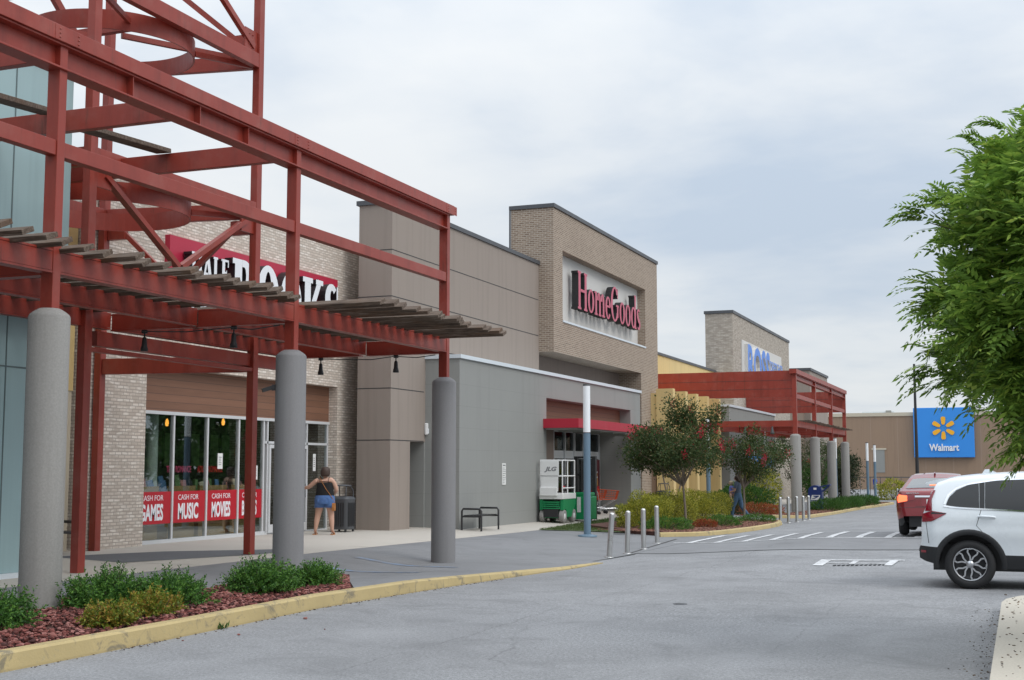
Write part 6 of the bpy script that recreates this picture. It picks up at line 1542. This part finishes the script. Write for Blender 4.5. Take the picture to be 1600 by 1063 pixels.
kj = dict(pel=T2.P(-.04, .24, 1.02, .085, .075), ch=T2.P(-.02, .25, 1.19, .08, .07), nk=T2.P(-.01, .26, 1.275, .036), hd=T2.P(0, .28, 1.36, .07, .08), ht=T2.P(0, .27, 1.425, .045, .05), ns=T2.P(0, .372, 1.35, .010),
          sl=T2.P(-.09, .25, 1.24, .032), eL=T2.P(-.12, .15, 1.16, .026), wL=T2.P(-.11, .06, 1.17, .02), hL=T2.P(-.11, .02, 1.17, .02, .012), sr=T2.P(.06, .25, 1.24, .032), eR=T2.P(.08, .16, 1.17, .026), wR=T2.P(.05, .08, 1.18, .02), hR=T2.P(.05, .04, 1.18, .02, .012),
          hl=T2.P(-.10, .24, .98, .055), kl=T2.P(-.23, .20, .88, .042), al=T2.P(-.22, .12, .70, .026), tl=T2.P(-.23, .17, .66, .022), hr=T2.P(.06, .26, .98, .055), kr=T2.P(.16, .22, .88, .042), ar_=T2.P(.17, .14, .70, .026), tr=T2.P(.18, .19, .66, .022))
ke = [('pel', 'ch'), ('ch', 'nk'), ('nk', 'hd'), ('hd', 'ht'), ('hd', 'ns'), ('ch', 'sl'), ('sl', 'eL'), ('eL', 'wL'), ('wL', 'hL'), ('ch', 'sr'), ('sr', 'eR'), ('eR', 'wR'), ('wR', 'hR'), ('pel', 'hl'), ('hl', 'kl'), ('kl', 'al'), ('al', 'tl'), ('pel', 'hr'), ('hr', 'kr'), ('kr', 'ar_'), ('ar_', 'tr')]
skinmesh('body', kj, ke, M['skin'], kid, 2)
mb = loft(T2, [(-.035, .243, .99, .092, .082), (-.03, .245, 1.06, .095, .086), (-.02, .25, 1.16, .094, .082), (-.015, .255, 1.235, .080, .066), (-.01, .26, 1.275, .045, .042)], 0, '', kid)
for a_, b_ in (('sl', 'eL'), ('sr', 'eR')):
    p, q = Vector(kj[a_][:3]), Vector(kj[b_][:3]); ring_tube(mb, [p.lerp(Vector(kj['ch'][:3]), .4), p, p.lerp(q, .75)], [.040, .040, .038])
mb.build('shirt', M['shirt_lilac'], kid)
loft(T2, [(0, .27, 1.452, .02, .02), (0, .27, 1.445, .05, .055), (0, .262, 1.41, .078, .082), (0, .25, 1.36, .082, .078), (0, .24, 1.32, .07, .06)], 0, '', kid).build('hair', M['hair_pale'], kid)
# -- man in a blue shirt far down the pavement
B = Body(-10.75, 105.2, 55, 1.02)
t = empty('person', tuple(B.o), 'distant person in a bright blue shirt and grey trousers holding out a phone', 'person')
J = dict(pel=B.P(0, 0, .94, .135, .115), sp=B.P(0, 0, 1.10, .13, .105), ch=B.P(0, .01, 1.28, .155, .11), nk=B.P(0, .02, 1.44, .055), nk2=B.P(0, .03, 1.50, .052), jw=B.P(0, .090, 1.535, .052, .047), hd=B.P(0, .045, 1.59, .084, .098), ht=B.P(0, .04, 1.68, .055, .065), ns=B.P(0, .155, 1.58, .012),
         sl=B.P(-.19, 0, 1.38, .058), eL=B.P(-.25, .04, 1.12, .046), wL=B.P(-.16, .26, 1.14, .03), hL=B.P(-.11, .32, 1.16, .034, .018), sr=B.P(.19, 0, 1.38, .058), eR=B.P(.25, .03, 1.12, .046), wR=B.P(.18, .27, 1.16, .03), hR=B.P(.13, .33, 1.19, .034, .018),
         hl=B.P(-.10, .0, .86, .092), kl=B.P(-.11, .05, .50, .062), al=B.P(-.11, .02, .09, .04), tl=B.P(-.12, .16, .04, .035, .024), hr=B.P(.10, 0, .86, .092), kr=B.P(.11, -.04, .50, .062), ar_=B.P(.11, -.12, .09, .04), tr=B.P(.12, .02, .04, .035, .024))
def hands3(mb): hand(mb, B, (-.16, .26, 1.14), (-.10, .33, 1.16), (0, 0, 1)); hand(mb, B, (.18, .27, 1.16), (.12, .34, 1.19), (0, 0, 1))
skinmesh('body', J, E2, paint('brown_skin', lin(132, 92, 72, .9), .6), t, 2, hands3); eyes(B, t, 1.60, .130)
tee(B, J, t, M['shirt_blue'], 1.12, .93); slacks(B, J, t, M['grey_cloth'], 'trousers', 1.02)
for k in ('tl', 'tr'):
    c = Vector(J[k][:3]); mb = MB(); mb.tube([c - B.f * .19, c - B.f * .05, c + B.f * .06], [.045, .05, .038], 10, flat=.7); mb.build('shoe', M['char'], t)
loft(B, [(0, .03, 1.722, .02, .02), (0, .03, 1.715, .06, .068), (0, .02, 1.675, .09, .10), (0, .008, 1.61, .094, .098), (0, -.01, 1.56, .085, .075)], 0, '', t).build('hair', M['top_black'], t)
mb = MB(); c = Vector(B.P(.115, .385, 1.20)[:3]); mb.beam(c - Vector((0, 0, .07)), c + Vector((0, 0, .07)), .07, .01, up=tuple(B.f)); tag(mb.build('phone', M['black']), 'dark phone held out by the distant person in blue', 'phone')
# ================================================================== VEGETATION
def nrmz(a): return a / np.maximum(np.linalg.norm(a, axis=-1, keepdims=True), 1e-9)
def rdir(n): return nrmz(rng.normal(size=(n, 3)))
def blades(P, D, L, Wd, N=None, fold=.0):
    """one leaf-shaped quad per point: base P, direction D, length L, width Wd"""
    P = np.asarray(P); n = len(P); D = nrmz(np.asarray(D)); L = np.broadcast_to(np.asarray(L, float).reshape(-1, 1), (n, 1)); Wd = np.broadcast_to(np.asarray(Wd, float).reshape(-1, 1), (n, 1))
    N = rdir(n) if N is None else N
    B = nrmz(np.cross(D, N)); U = np.cross(B, D)
    a = P; b = P + D * L * .42 + B * Wd * .5 + U * L * fold; c = P + D * L; d = P + D * L * .42 - B * Wd * .5 + U * L * fold
    return np.stack([a, b, c, d], 1).reshape(-1, 3)
def quads(V): return np.arange(len(V)).reshape(-1, 4)
def ellpts(n, c, r, lo=.55, zmin=-1):
    d = rdir(n * 2); d = d[d[:, 2] > zmin][:n]; q = rng.uniform(lo ** 3, 1, (len(d), 1)) ** (1 / 3); return np.array(c) + d * np.array(r) * q, d
def cloud(name, clumps, per, spread, size, mat, parent, aspect=.5, up=.25):
    """foliage: `per` leaves gathered round every clump centre"""
    C = np.repeat(clumps, per, 0); P = C + rng.normal(size=C.shape) * np.asarray(spread)
    D = nrmz(nrmz(P - C) + rdir(len(P)) * .8 + np.array([0, 0, up]))
    s = rng.uniform(.7, 1.3, len(P)) * size; V = blades(P, D, s, s * aspect, fold=.06); return fast(name, V, quads(V), mat, parent)
def limbs(t, segs, mat, name='trunk'):
    mb = MB()
    for pts, rad in segs: mb.tube(pts, rad, 8)
    return mb.build(name, mat, t)
# ---- crape myrtles
def crape(base, c, r, label, n=90, per=150, fl=46, lean=(0, 0), seed=1, twin=False, spikes=()):
    z0 = gz(*base) + .1; t = empty('crape_myrtle', (base[0], base[1], z0), label, 'tree', 'crape myrtles with red flowers')
    C, d = ellpts(n, c, r, .35); C[:, 2] += rng.normal(size=n) * .12
    # gaps: drop clumps in a few random directions so the outline is ragged
    g = rdir(11); keep = ~((np.einsum('ij,kj->ik', d, g) > .88).any(1) & (rng.random(len(d)) < .85)); C = C[keep]
    for sp in spikes: C = np.concatenate([C, np.linspace(np.array(sp[0]), np.array(sp[1]), 7) + rng.normal(size=(7, 3)) * .05])
    segs = []; fork = Vector((base[0] + lean[0] * .5, base[1] + lean[1] * .5, z0 + (c[2] - r[2] - z0) * .75))
    rt = .045
    if twin:
        for s in (-1, 1): segs.append(([(base[0], base[1], z0), (base[0] + s * .25, base[1], z0 + .8), (base[0] + s * .42, base[1] + .1, z0 + 1.5)], [rt, rt * .8, rt * .6]))
        forks = [Vector(s_[0][-1]) for s_ in segs]
    else: segs.append(([(base[0], base[1], z0), (base[0] + lean[0] * .3 + .02, base[1], z0 + .6), tuple(fork)], [rt, rt * .85, rt * .75])); forks = [fork]
    for k in range(16):
        p = C[rng.integers(len(C))]; f = forks[k % len(forks)]; m_ = f.lerp(Vector(p), .5) + Vector((0, 0, .12)); segs.append(([f, m_, p], [rt * .5, rt * .3, .006]))
    limbs(t, segs, M['bark'])
    cloud('crown', C, per, (.17, .17, .14), .082, M['leaf_crape'], t, .55, .3)
    F, fd = ellpts(fl, c, np.array(r) * 1.07, .93, -.45); 
    if len(spikes): F = np.concatenate([F, np.array([s[1] for s in spikes])])
    cloud('flowers', F, 46, (.045, .045, .07), .046, M['flower'], t, .8, .2)
    return t
crape((-9.86, 40.1), (-10.25, 40.3, 2.34), (1.66, 1.5, .80), 'nearest crape myrtle with dark leaves and red blossoms above the golden hedge', 165, 160, 17, lean=(-.15, 0), spikes=[((-10.2, 40.2, 3.0), (-10.25, 40.2, 3.72)), ((-9.9, 40.2, 3.0), (-9.7, 40.3, 3.55)), ((-9.4, 40.4, 2.8), (-8.85, 40.4, 3.45))])
crape((-9.41, 47.0), (-9.05, 47.2, 2.08), (1.25, 1.3, .74), 'second crape myrtle with red blossoms beside the walking woman', 90, 125, 13, spikes=[((-9.3, 47.2, 2.4), (-9.1, 47.2, 3.0)), ((-8.6, 47.2, 2.1), (-8.0, 47.3, 2.15))])
crape((-12.95, 50.5), (-12.9, 50.8, 2.5), (1.35, 1.2, .8), 'twin-stemmed crape myrtle before the yellow piers, behind the golden hedge', 55, 120, 10, twin=True)
crape((-12.3, 76.5), (-12.2, 76.5, 2.3), (1.3, 1.3, 1.3), 'dark crape myrtle behind the first far column, without many blossoms', 60, 110, 4)
crape((-12.0, 84.0), (-11.9, 84, 2.3), (1.2, 1.3, 1.2), 'dark crape myrtle behind the second and third far columns', 55, 110, 4)
# ---- clipped hedge and shrubs
def mound(name, c, r, n, size, mat, label, cat, group=None, asp=.45, zmin=-.25, up=.5, stems=True, inner=True):
    z0 = gz(c[0], c[1]) + .05; t = empty(name, (c[0], c[1], z0), label, cat, group)
    cc = np.array([c[0], c[1], z0]); d = rdir(n * 2); d = d[d[:, 2] > zmin][:n]
    bump_ = 1 + .10 * np.sin(d[:, :1] * 5 + c[0]) * np.cos(d[:, 1:2] * 6 + c[1]) + .09 * np.sin(d[:, 2:] * 9 + d[:, :1] * 4)
    rad = np.where(rng.random((len(d), 1)) < .72, rng.uniform(.86, 1.04, (len(d), 1)), rng.uniform(.4, .9, (len(d), 1)))
    P = cc + np.sign(d) * np.abs(d) ** .72 * np.array(r) * bump_ * rad; P[:, 2] = np.maximum(P[:, 2], z0)
    D = nrmz(d + rdir(len(d)) * .75 + np.array([0, 0, up])); s = rng.uniform(.6, 1.3, len(d)) * size
    V = blades(P, D, s, s * asp, fold=.08); fast('foliage', V, quads(V), mat, t)
    if stems:
        mb = MB()
        for k in range(9):
            a = 2 * math.pi * k / 9; mb.tube([(c[0], c[1], z0 - .05), (c[0] + math.cos(a) * r[0] * .3, c[1] + math.sin(a) * r[1] * .3, z0 + r[2] * .4), (c[0] + math.cos(a) * r[0] * .6, c[1] + math.sin(a) * r[1] * .6, z0 + r[2] * .7)], [.02, .014, .006], 6)
        mb.build('stems', M['bark_dark'], t)
    return t
mound('hedge', (-10.65, 38.3, 0), (.72, 1.3, .98), 15000, .055, M['leaf_hedge'], 'rounded golden-green shrub at the near end of the hedge behind the bollards', 'hedge')
mound('hedge', (-10.9, 41.6, 0), (.85, 2.4, .96), 17000, .055, M['leaf_hedge'], 'golden-green hedge mound behind the trunk of the nearest crape myrtle', 'hedge')
mound('hedge', (-10.75, 46.0, 0), (.85, 2.9, .98), 17000, .058, M['leaf_hedge'], 'golden-green hedge mound beside the walking woman', 'hedge')
mound('shrub', (-9.75, 37.3, 0), (.70, .8, .36), 3600, .075, M['leaf_yew'], 'low dark green juniper at the foot of the hedge behind the fourth bollard', 'shrub', None, .25)
mound('shrub', (-9.1, 39.4, 0), (.35, .5, .26), 1600, .07, M['leaf_red'], 'small orange-red shrub right of the nearest crape trunk', 'shrub', None, .3)
mound('shrub', (-8.95, 41.2, 0), (.55, .8, .34), 2600, .075, M['leaf_yew'], 'low green juniper right of the small orange shrub', 'shrub', None, .25)
mound('shrub', (-8.65, 45.6, 0), (.60, .9, .26), 2200, .075, M['leaf_yew'], 'low dark juniper at the kerb tip beside the second crape trunk', 'shrub', None, .25)
mound('shrub', (-11.6, 57.5, 0), (1.3, 1.6, 1.15), 6500, .10, M['leaf_mid'], 'leafy green shrub behind the second crape myrtle', 'shrub')
mound('shrub', (-11.1, 59.0, 0), (.9, 1.0, 2.0), 5200, .10, M['leaf_hedge'], 'yellow-green tall shrub left of the first far column', 'shrub')
mound('shrub', (-10.6, 55.5, 0), (1.1, 1.3, .42), 4200, .08, M['leaf_red'], 'low red-leaved shrubs left of the far columns', 'shrub', None, .3)
mound('shrub', (-11.9, 54.2, 0), (.9, 1.1, .62), 3600, .09, M['leaf_dark'], 'low dark shrub left of the red-leaved shrubs', 'shrub', None, .35)
mound('shrub', (-8.75, 98, 0), (1.05, 1.3, 1.35), 3200, .13, M['leaf_hedge'], 'yellow-green rounded shrub beside the distant person in blue', 'shrub')
for k, (x, y, lb) in enumerate([(-8.95, 66.0, 'grassy green ground shrub in the far bed, nearest the mailbox'), (-8.8, 71.5, 'grassy green ground shrub in the middle of the far bed'), (-8.6, 77.5, 'grassy green ground shrub at the far end of the bed by the last column')]):
    mound('shrub', (x, y, 0), (.8, 2.6, .50), 4200, .16, M['leaf_mid'], lb, 'shrub', 'ground shrubs in the far bed', .12, .0, 1.1)
# ---- magnolia by the far lamps
def bushy(name, base, c, r, mat, label, n=70, per=120, size=.12, rt=.09, group=None):
    z0 = gz(*base); t = empty(name, (base[0], base[1], z0), label, 'tree', group); C, d = ellpts(n, c, r, .4)
    segs = [([(base[0], base[1], z0), (base[0], base[1], z0 + (c[2] - z0) * .5), (c[0], c[1], c[2] + r[2] * .4)], [rt, rt * .8, rt * .3])]
    for k in range(12): p = C[rng.integers(len(C))]; segs.append(([(base[0], base[1], z0 + (c[2] - z0) * .5), p], [rt * .4, .01]))
    limbs(t, segs, M['bark_dark']); cloud('crown', C, per, (.24, .24, .22), size, mat, t, .5, .2); return t
bushy('magnolia_tree', (-12.3, 97), (-12.3, 97, 1.35), (1.25, 1.4, 1.75), M['leaf_dark'], 'dark glossy magnolia left of the two far lamp posts', 90, 130, .13)
bushy('tree', (-13.6, 92), (-13.6, 92, 1.1), (1.2, 1.4, 1.5), M['leaf_mid'], 'green bushy tree between the last far columns and the magnolia', 60, 120, .13)
# ---- yews in the near bed
def yew(c, r, label, n=230, mat='leaf_yew', ln=.17, group='low shrubs in the lava rock bed'):
    z0 = .10; n = int(n * 2.1); t = empty('shrub', (c[0], c[1], z0), label, 'shrub', group); Vs = []
    d = rdir(n * 3); d = d[d[:, 2] > -.05][:n]; q = rng.uniform(.35, 1.0, (len(d), 1)); 
    S0 = np.array([c[0], c[1], z0 + .04]) + d * np.array(r) * np.array([1, 1, .80]) * q * .92; D = nrmz(d * np.array([1.1, 1.1, .7]) + rdir(len(d)) * .5 + np.array([0, 0, .22])); L = ln * rng.uniform(.6, 1.35, (len(d), 1))
    k = 20
    for i in range(k):
        u = (i + 1) / k; bend = np.array([0, 0, .12]) * u * u
        P = S0 + (D + bend) * L * u; a = rng.uniform(0, 2 * math.pi, (len(d), 1)); s1 = nrmz(np.cross(D, rdir(len(d)))); 
        ND = nrmz(s1 + D * .75); Vs.append(blades(P, ND, .040 * (1.15 - .5 * u) * rng.uniform(.7, 1.3, len(d)) * 1.25, .0165))
    V = np.concatenate(Vs); V[:, 2] = np.maximum(V[:, 2], z0 + .005); fast('foliage', V, quads(V), M[mat], t)
    mb = MB()
    for i in range(0, len(d), 7): mb.tube([(c[0] + .3 * d[i][0] * r[0] * .3, c[1] + d[i][1] * r[1] * .1, z0), tuple(S0[i]), tuple(S0[i] + D[i] * L[i])], [.010, .006, .002], 5)
    mb.build('stems', M['bark_dark'], t); return t
yew((-9.50, 10.15), (.40, .48, .42), 'dark green yew at the left edge beside the nearest column', 210)
yew((-9.72, 12.2), (.44, .52, .42), 'green spreading yew right beside the nearest column', 260)
yew((-9.2, 12.65), (.42, .50, .34), 'bright green feathery yew in front of the red steel post', 240)
yew((-8.78, 11.75), (.27, .34, .22), 'rusty yellow-green shrub at the foot of the feathery yew', 130, 'leaf_rust', .13)
yew((-8.6, 10.85), (.22, .26, .19), 'small yellow-green shrub against the yellow kerb', 100, 'leaf_rust', .12)
yew((-9.1, 14.45), (.42, .52, .38), 'dark green yew in front of the middle grey column', 270)
yew((-8.95, 15.5), (.30, .36, .25), 'low green yew at the tip of the lava rock bed', 150)
# little weeds at the kerb foot
mb = None; P = np.array([-7.98, 11.9, .0]) + rng.normal(size=(40, 3)) * np.array([.03, .05, .0]); D = nrmz(rng.normal(size=(40, 3)) * .5 + np.array([0, 0, 1.])); V = blades(P, D, rng.uniform(.05, .12, 40), .016); tag(fast('weed', V, quads(V), M['leaf_mid']), 'small green weed growing from the foot of the yellow kerb', 'weed')
# ---- lawn blades
from mathutils.geometry import intersect_point_tri_2d
pts = []; lp_ = [Vector((x, y)) for x, y in lawn]
while len(pts) < 9000:
    x, y = rng.uniform(-13.7, -10.3), rng.uniform(35.1, 46.6)
    ins = False; j = len(lawn) - 1
    for i in range(len(lawn)):
        if (lawn[i][1] > y) != (lawn[j][1] > y) and x < (lawn[j][0] - lawn[i][0]) * (y - lawn[i][1]) / (lawn[j][1] - lawn[i][1]) + lawn[i][0]: ins = not ins
        j = i
    if ins: pts.append((x, y, gz(x, y) + .03))
P = np.array(pts); D = nrmz(rng.normal(size=P.shape) * .35 + np.array([0, 0, 1.])); V = blades(P, D, rng.uniform(.03, .07, len(P)), .012); tag(fast('grass', V, quads(V), M['grass']), 'short mown grass wedge between sidewalk and hedge', 'grass', kind='stuff')
# ---- lava rock, mulch, litter
ico = [(-1, 1.618, 0), (1, 1.618, 0), (-1, -1.618, 0), (1, -1.618, 0), (0, -1, 1.618), (0, 1, 1.618), (0, -1, -1.618), (0, 1, -1.618), (1.618, 0, -1), (1.618, 0, 1), (-1.618, 0, -1), (-1.618, 0, 1)]
icf = [(0, 11, 5), (0, 5, 1), (0, 1, 7), (0, 7, 10), (0, 10, 11), (1, 5, 9), (5, 11, 4), (11, 10, 2), (10, 7, 6), (7, 1, 8), (3, 9, 4), (3, 4, 2), (3, 2, 6), (3, 6, 8), (3, 8, 9), (4, 9, 5), (2, 4, 11), (6, 2, 10), (8, 6, 7), (9, 8, 1)]
def pebbles(name, P, size, mat, label, cat, flat=.6):
    n = len(P); B = nrmz(np.array(ico)); s = size * rng.uniform(.5, 1.35, (n, 1, 1)); V = B[None] * (1 + rng.uniform(-.3, .3, (n, 12, 1))) * s * (np.array([1, 1, flat]) * rng.uniform(.65, 1.3, (n, 1, 3)))
    a = rng.uniform(0, 6.28, n); ca, sa = np.cos(a)[:, None], np.sin(a)[:, None]; x, y = V[..., 0] * ca - V[..., 1] * sa, V[..., 0] * sa + V[..., 1] * ca
    V = np.stack([x, y, V[..., 2]], -1) + P[:, None, :]; F = (np.array(icf)[None] + 12 * np.arange(n)[:, None, None]).reshape(-1, 3)
    return tag(fast(name, V.reshape(-1, 3), F, mat), label, cat, kind='stuff')
pts = []
while len(pts) < 19000:
    y = 6.5 + 10.8 * rng.random() ** .9; a, b = bedback(y) - .02, bedright(y) - .02
    if b - a < .05: continue
    x = rng.uniform(a, b); pts.append((x, y, bed_h(x, y) + .012 + .05 * smooth01((b - x) / .3) * rng.random()))
pebbles('lava_rock', np.array(pts), .023, M['lava'], 'loose reddish lava rock mulch filling the near kerb bed', 'gravel')
def scatter(ys, xa, xb, hh, n):
    y = rng.uniform(*ys, n); x = np.array([rng.uniform(xa(v), xb(v)) if xb(v) > xa(v) else xb(v) for v in y]); return np.array([(p, q, hh(p, q)) for p, q in zip(x, y)])
P = scatter((35.3, 47), lambda y: isl2(y) - 2.2, isl2, lambda x, y: gz(x, y) + .125, 5200); pebbles('mulch', P, .035, M['mulch'], 'reddish bark mulch in the crape myrtle bed', 'mulch', .35)
P = scatter((53.2, 85), lambda y: -9.6, isl3, lambda x, y: gz(x, y) + .11, 2400); pebbles('mulch', P, .05, M['mulch'], 'brown bark mulch in the far bed by the mailbox', 'mulch', .35)
y = rng.uniform(9.5, 17.5, 120); x = -.28 + np.abs(rng.normal(size=120)) * .28 + .03; P = np.stack([x, y, np.array([gz(0, v) for v in y]) + .143], 1); pebbles('leaf_litter', P, .012, M['litter'], 'dry leaf crumbs scattered on the pale kerb at lower right', 'litter', .4)
y = rng.uniform(9.5, 17.0, 170); x = -.30 - np.abs(rng.normal(size=170)) * .13; P = np.stack([x, y, np.array([gz(-.5, v) for v in y]) + .004], 1); pebbles('leaf_litter', P, .008, M['litter'], 'dry leaf crumbs in the gutter beside the pale kerb', 'litter', .4)
y = rng.uniform(9, 20, 240); x = np.array([kx(v) for v in y]) + np.abs(rng.normal(size=240)) * .05 + .01; P = np.stack([x, y, np.array([gz(a, b) for a, b in zip(x, y)]) + .004], 1); pebbles('kerb_dirt', P, .010, M['litter'], 'dirt and crumbs along the foot of the yellow kerb', 'dirt', .4)
y = np.array([10.9, 11.5, 13.0, 12.2]); x = np.array([-7.75, -7.5, -7.6, -6.9]); P = np.stack([x, y, y * 0 + .012], 1); pebbles('stray_rock', P, .022, M['lava'], 'few lava rocks strayed onto the road by the yellow kerb', 'gravel')
# ---- foreground tree with feathered leaves
TB = (.62, 12.9); z0 = .13
t = empty('ash_leaved_tree', (TB[0], TB[1], z0), 'leafy green tree with feathered leaves leaning in at the right edge', 'tree')
c, r = np.array([1.0, 12.9, 3.34]), np.array([1.76, 2.0, 1.66])
tips, d = ellpts(760, c, r, .66, -.95); kp_ = tips[:, 2] > 2.72 - 1.25 * (np.minimum(tips[:, 0], .3) + .75); tips, d = tips[kp_], d[kp_]
fk = Vector((TB[0] + .02, TB[1], 1.75))
segs = [([(TB[0], TB[1], z0 - .05), (TB[0] - .02, TB[1], .9), tuple(fk)], [.085, .07, .06])]
mains = []
for k in range(11):
    a = 2 * math.pi * k / 11 + .3; e = c + np.array([math.cos(a) * r[0] * .62, math.sin(a) * r[1] * .62, (-.25 + .28 * (k % 4)) * r[2]]); m_ = fk.lerp(Vector(e), .5) + Vector((0, 0, .22)); segs.append(([fk, m_, e], [.045, .03, .016])); mains += [np.array(m_), e]
mains = np.array(mains)
for p in tips[::4]:
    q = mains[np.argmin(((mains - p) ** 2).sum(1))]; m_ = (q + p) / 2 + np.array([0, 0, .05]); segs.append(([q, m_, p], [.012, .008, .003]))
limbs(t, segs, M['bark_dark'])
Vs = []
def pinnate(P0, D0, L, npair, ll):
    """feathered leaves: n leaves at once, each with npair leaflet pairs on a drooping rachis"""
    n = len(P0); D0 = nrmz(D0); side = nrmz(np.cross(D0, np.array([0, 0, 1.]) + rdir(n) * .35)); up = np.cross(side, D0); o = []
    for i in range(npair):
        u = (i + 1.4) / (npair + .6); dr = np.array([0, 0, -.20]) * u * u; P = P0 + (D0 + dr) * L * u; tang = nrmz(D0 + dr * 2)
        for s in (-1, 1):
            f = .62 + .5 * math.sin(math.pi * min(1, u + .12)); o.append(blades(P, nrmz(side * s + tang * .62 + np.array([0, 0, -.12]) + rdir(n) * .05), ll * f * rng.uniform(.85, 1.15, n), ll * .35 * f, up + rdir(n) * .12, .03))
    P = P0 + (D0 + np.array([0, 0, -.20])) * L; o.append(blades(P, nrmz(D0 + np.array([0, 0, -.8])), ll * .8, ll * .22)); return np.concatenate(o)
for k in range(9):
    D = nrmz(d * .9 + rdir(len(d)) * .9 + np.array([0, 0, .45])); P0 = tips + rng.normal(size=tips.shape) * .045 - d * .06 * (k % 3)
    L = rng.uniform(.24, .36, (len(d), 1)); Vs.append(pinnate(P0, D, L * rng.choice([.8, 1.0, 1.2], (len(L), 1)), 6, .118))
inn, di = ellpts(2100, c, r * .84, .3); kp_ = inn[:, 2] > 2.80 - 1.25 * (np.minimum(inn[:, 0], .3) + .75); inn, di = inn[kp_], di[kp_]
Vs.append(pinnate(inn, nrmz(di + rdir(len(di)) * .9), rng.uniform(.22, .34, (len(di), 1)), 6, .12))
sp = np.array([[-.70, 12.5, 4.08], [-.74, 12.5, 3.98], [-.52, 12.5, 4.16], [-.72, 12.5, 2.66], [-.70, 12.5, 2.50], [-.66, 12.5, 3.22], [-.22, 12.5, 4.62], [-.02, 12.5, 4.78], [.02, 12.5, 1.90], [.10, 12.5, 1.84], [-.70, 12.5, 3.40], [-.50, 12.5, 2.55], [-.20, 12.5, 2.25]])
for k in range(5): Vs.append(pinnate(sp + rng.normal(size=sp.shape) * .03, nrmz((sp - c) * np.array([1, .2, .5]) + rdir(len(sp)) * np.array([.8, .35, .9]) * (.2 + .25 * k) + np.array([0, 0, .25])), rng.uniform(.28, .36, (len(sp), 1)), 7, .10))
for p in sp: q = tips[np.argmin(((tips - p) ** 2).sum(1))]; mb = MB(); mb.tube([tuple(q), tuple((q + p) / 2), tuple(p)], [.006, .005, .003], 5); mb.build('twig', M['bark_dark'], t)
V = np.concatenate(Vs); fast('crown', V, quads(V), M['leaf_near'], t)
# ---- trees across the car park (they show in the shop glass)
for k, (x, y, h, lb) in enumerate([(13, 66, 7, 'nearest'), (17, 76, 8, 'second'), (22, 88, 9, 'third'), (12, 84, 7.5, 'fourth'), (28, 74, 9, 'farthest')]):
    bushy('car_park_tree', (x, y), (x, y, h * .48), (3.6, 3.6, h * .50), M['leaf_mid'], f'broad green tree in the car park beyond the right edge, {lb} from the road', 60, 60, .5, .18, 'car park trees')
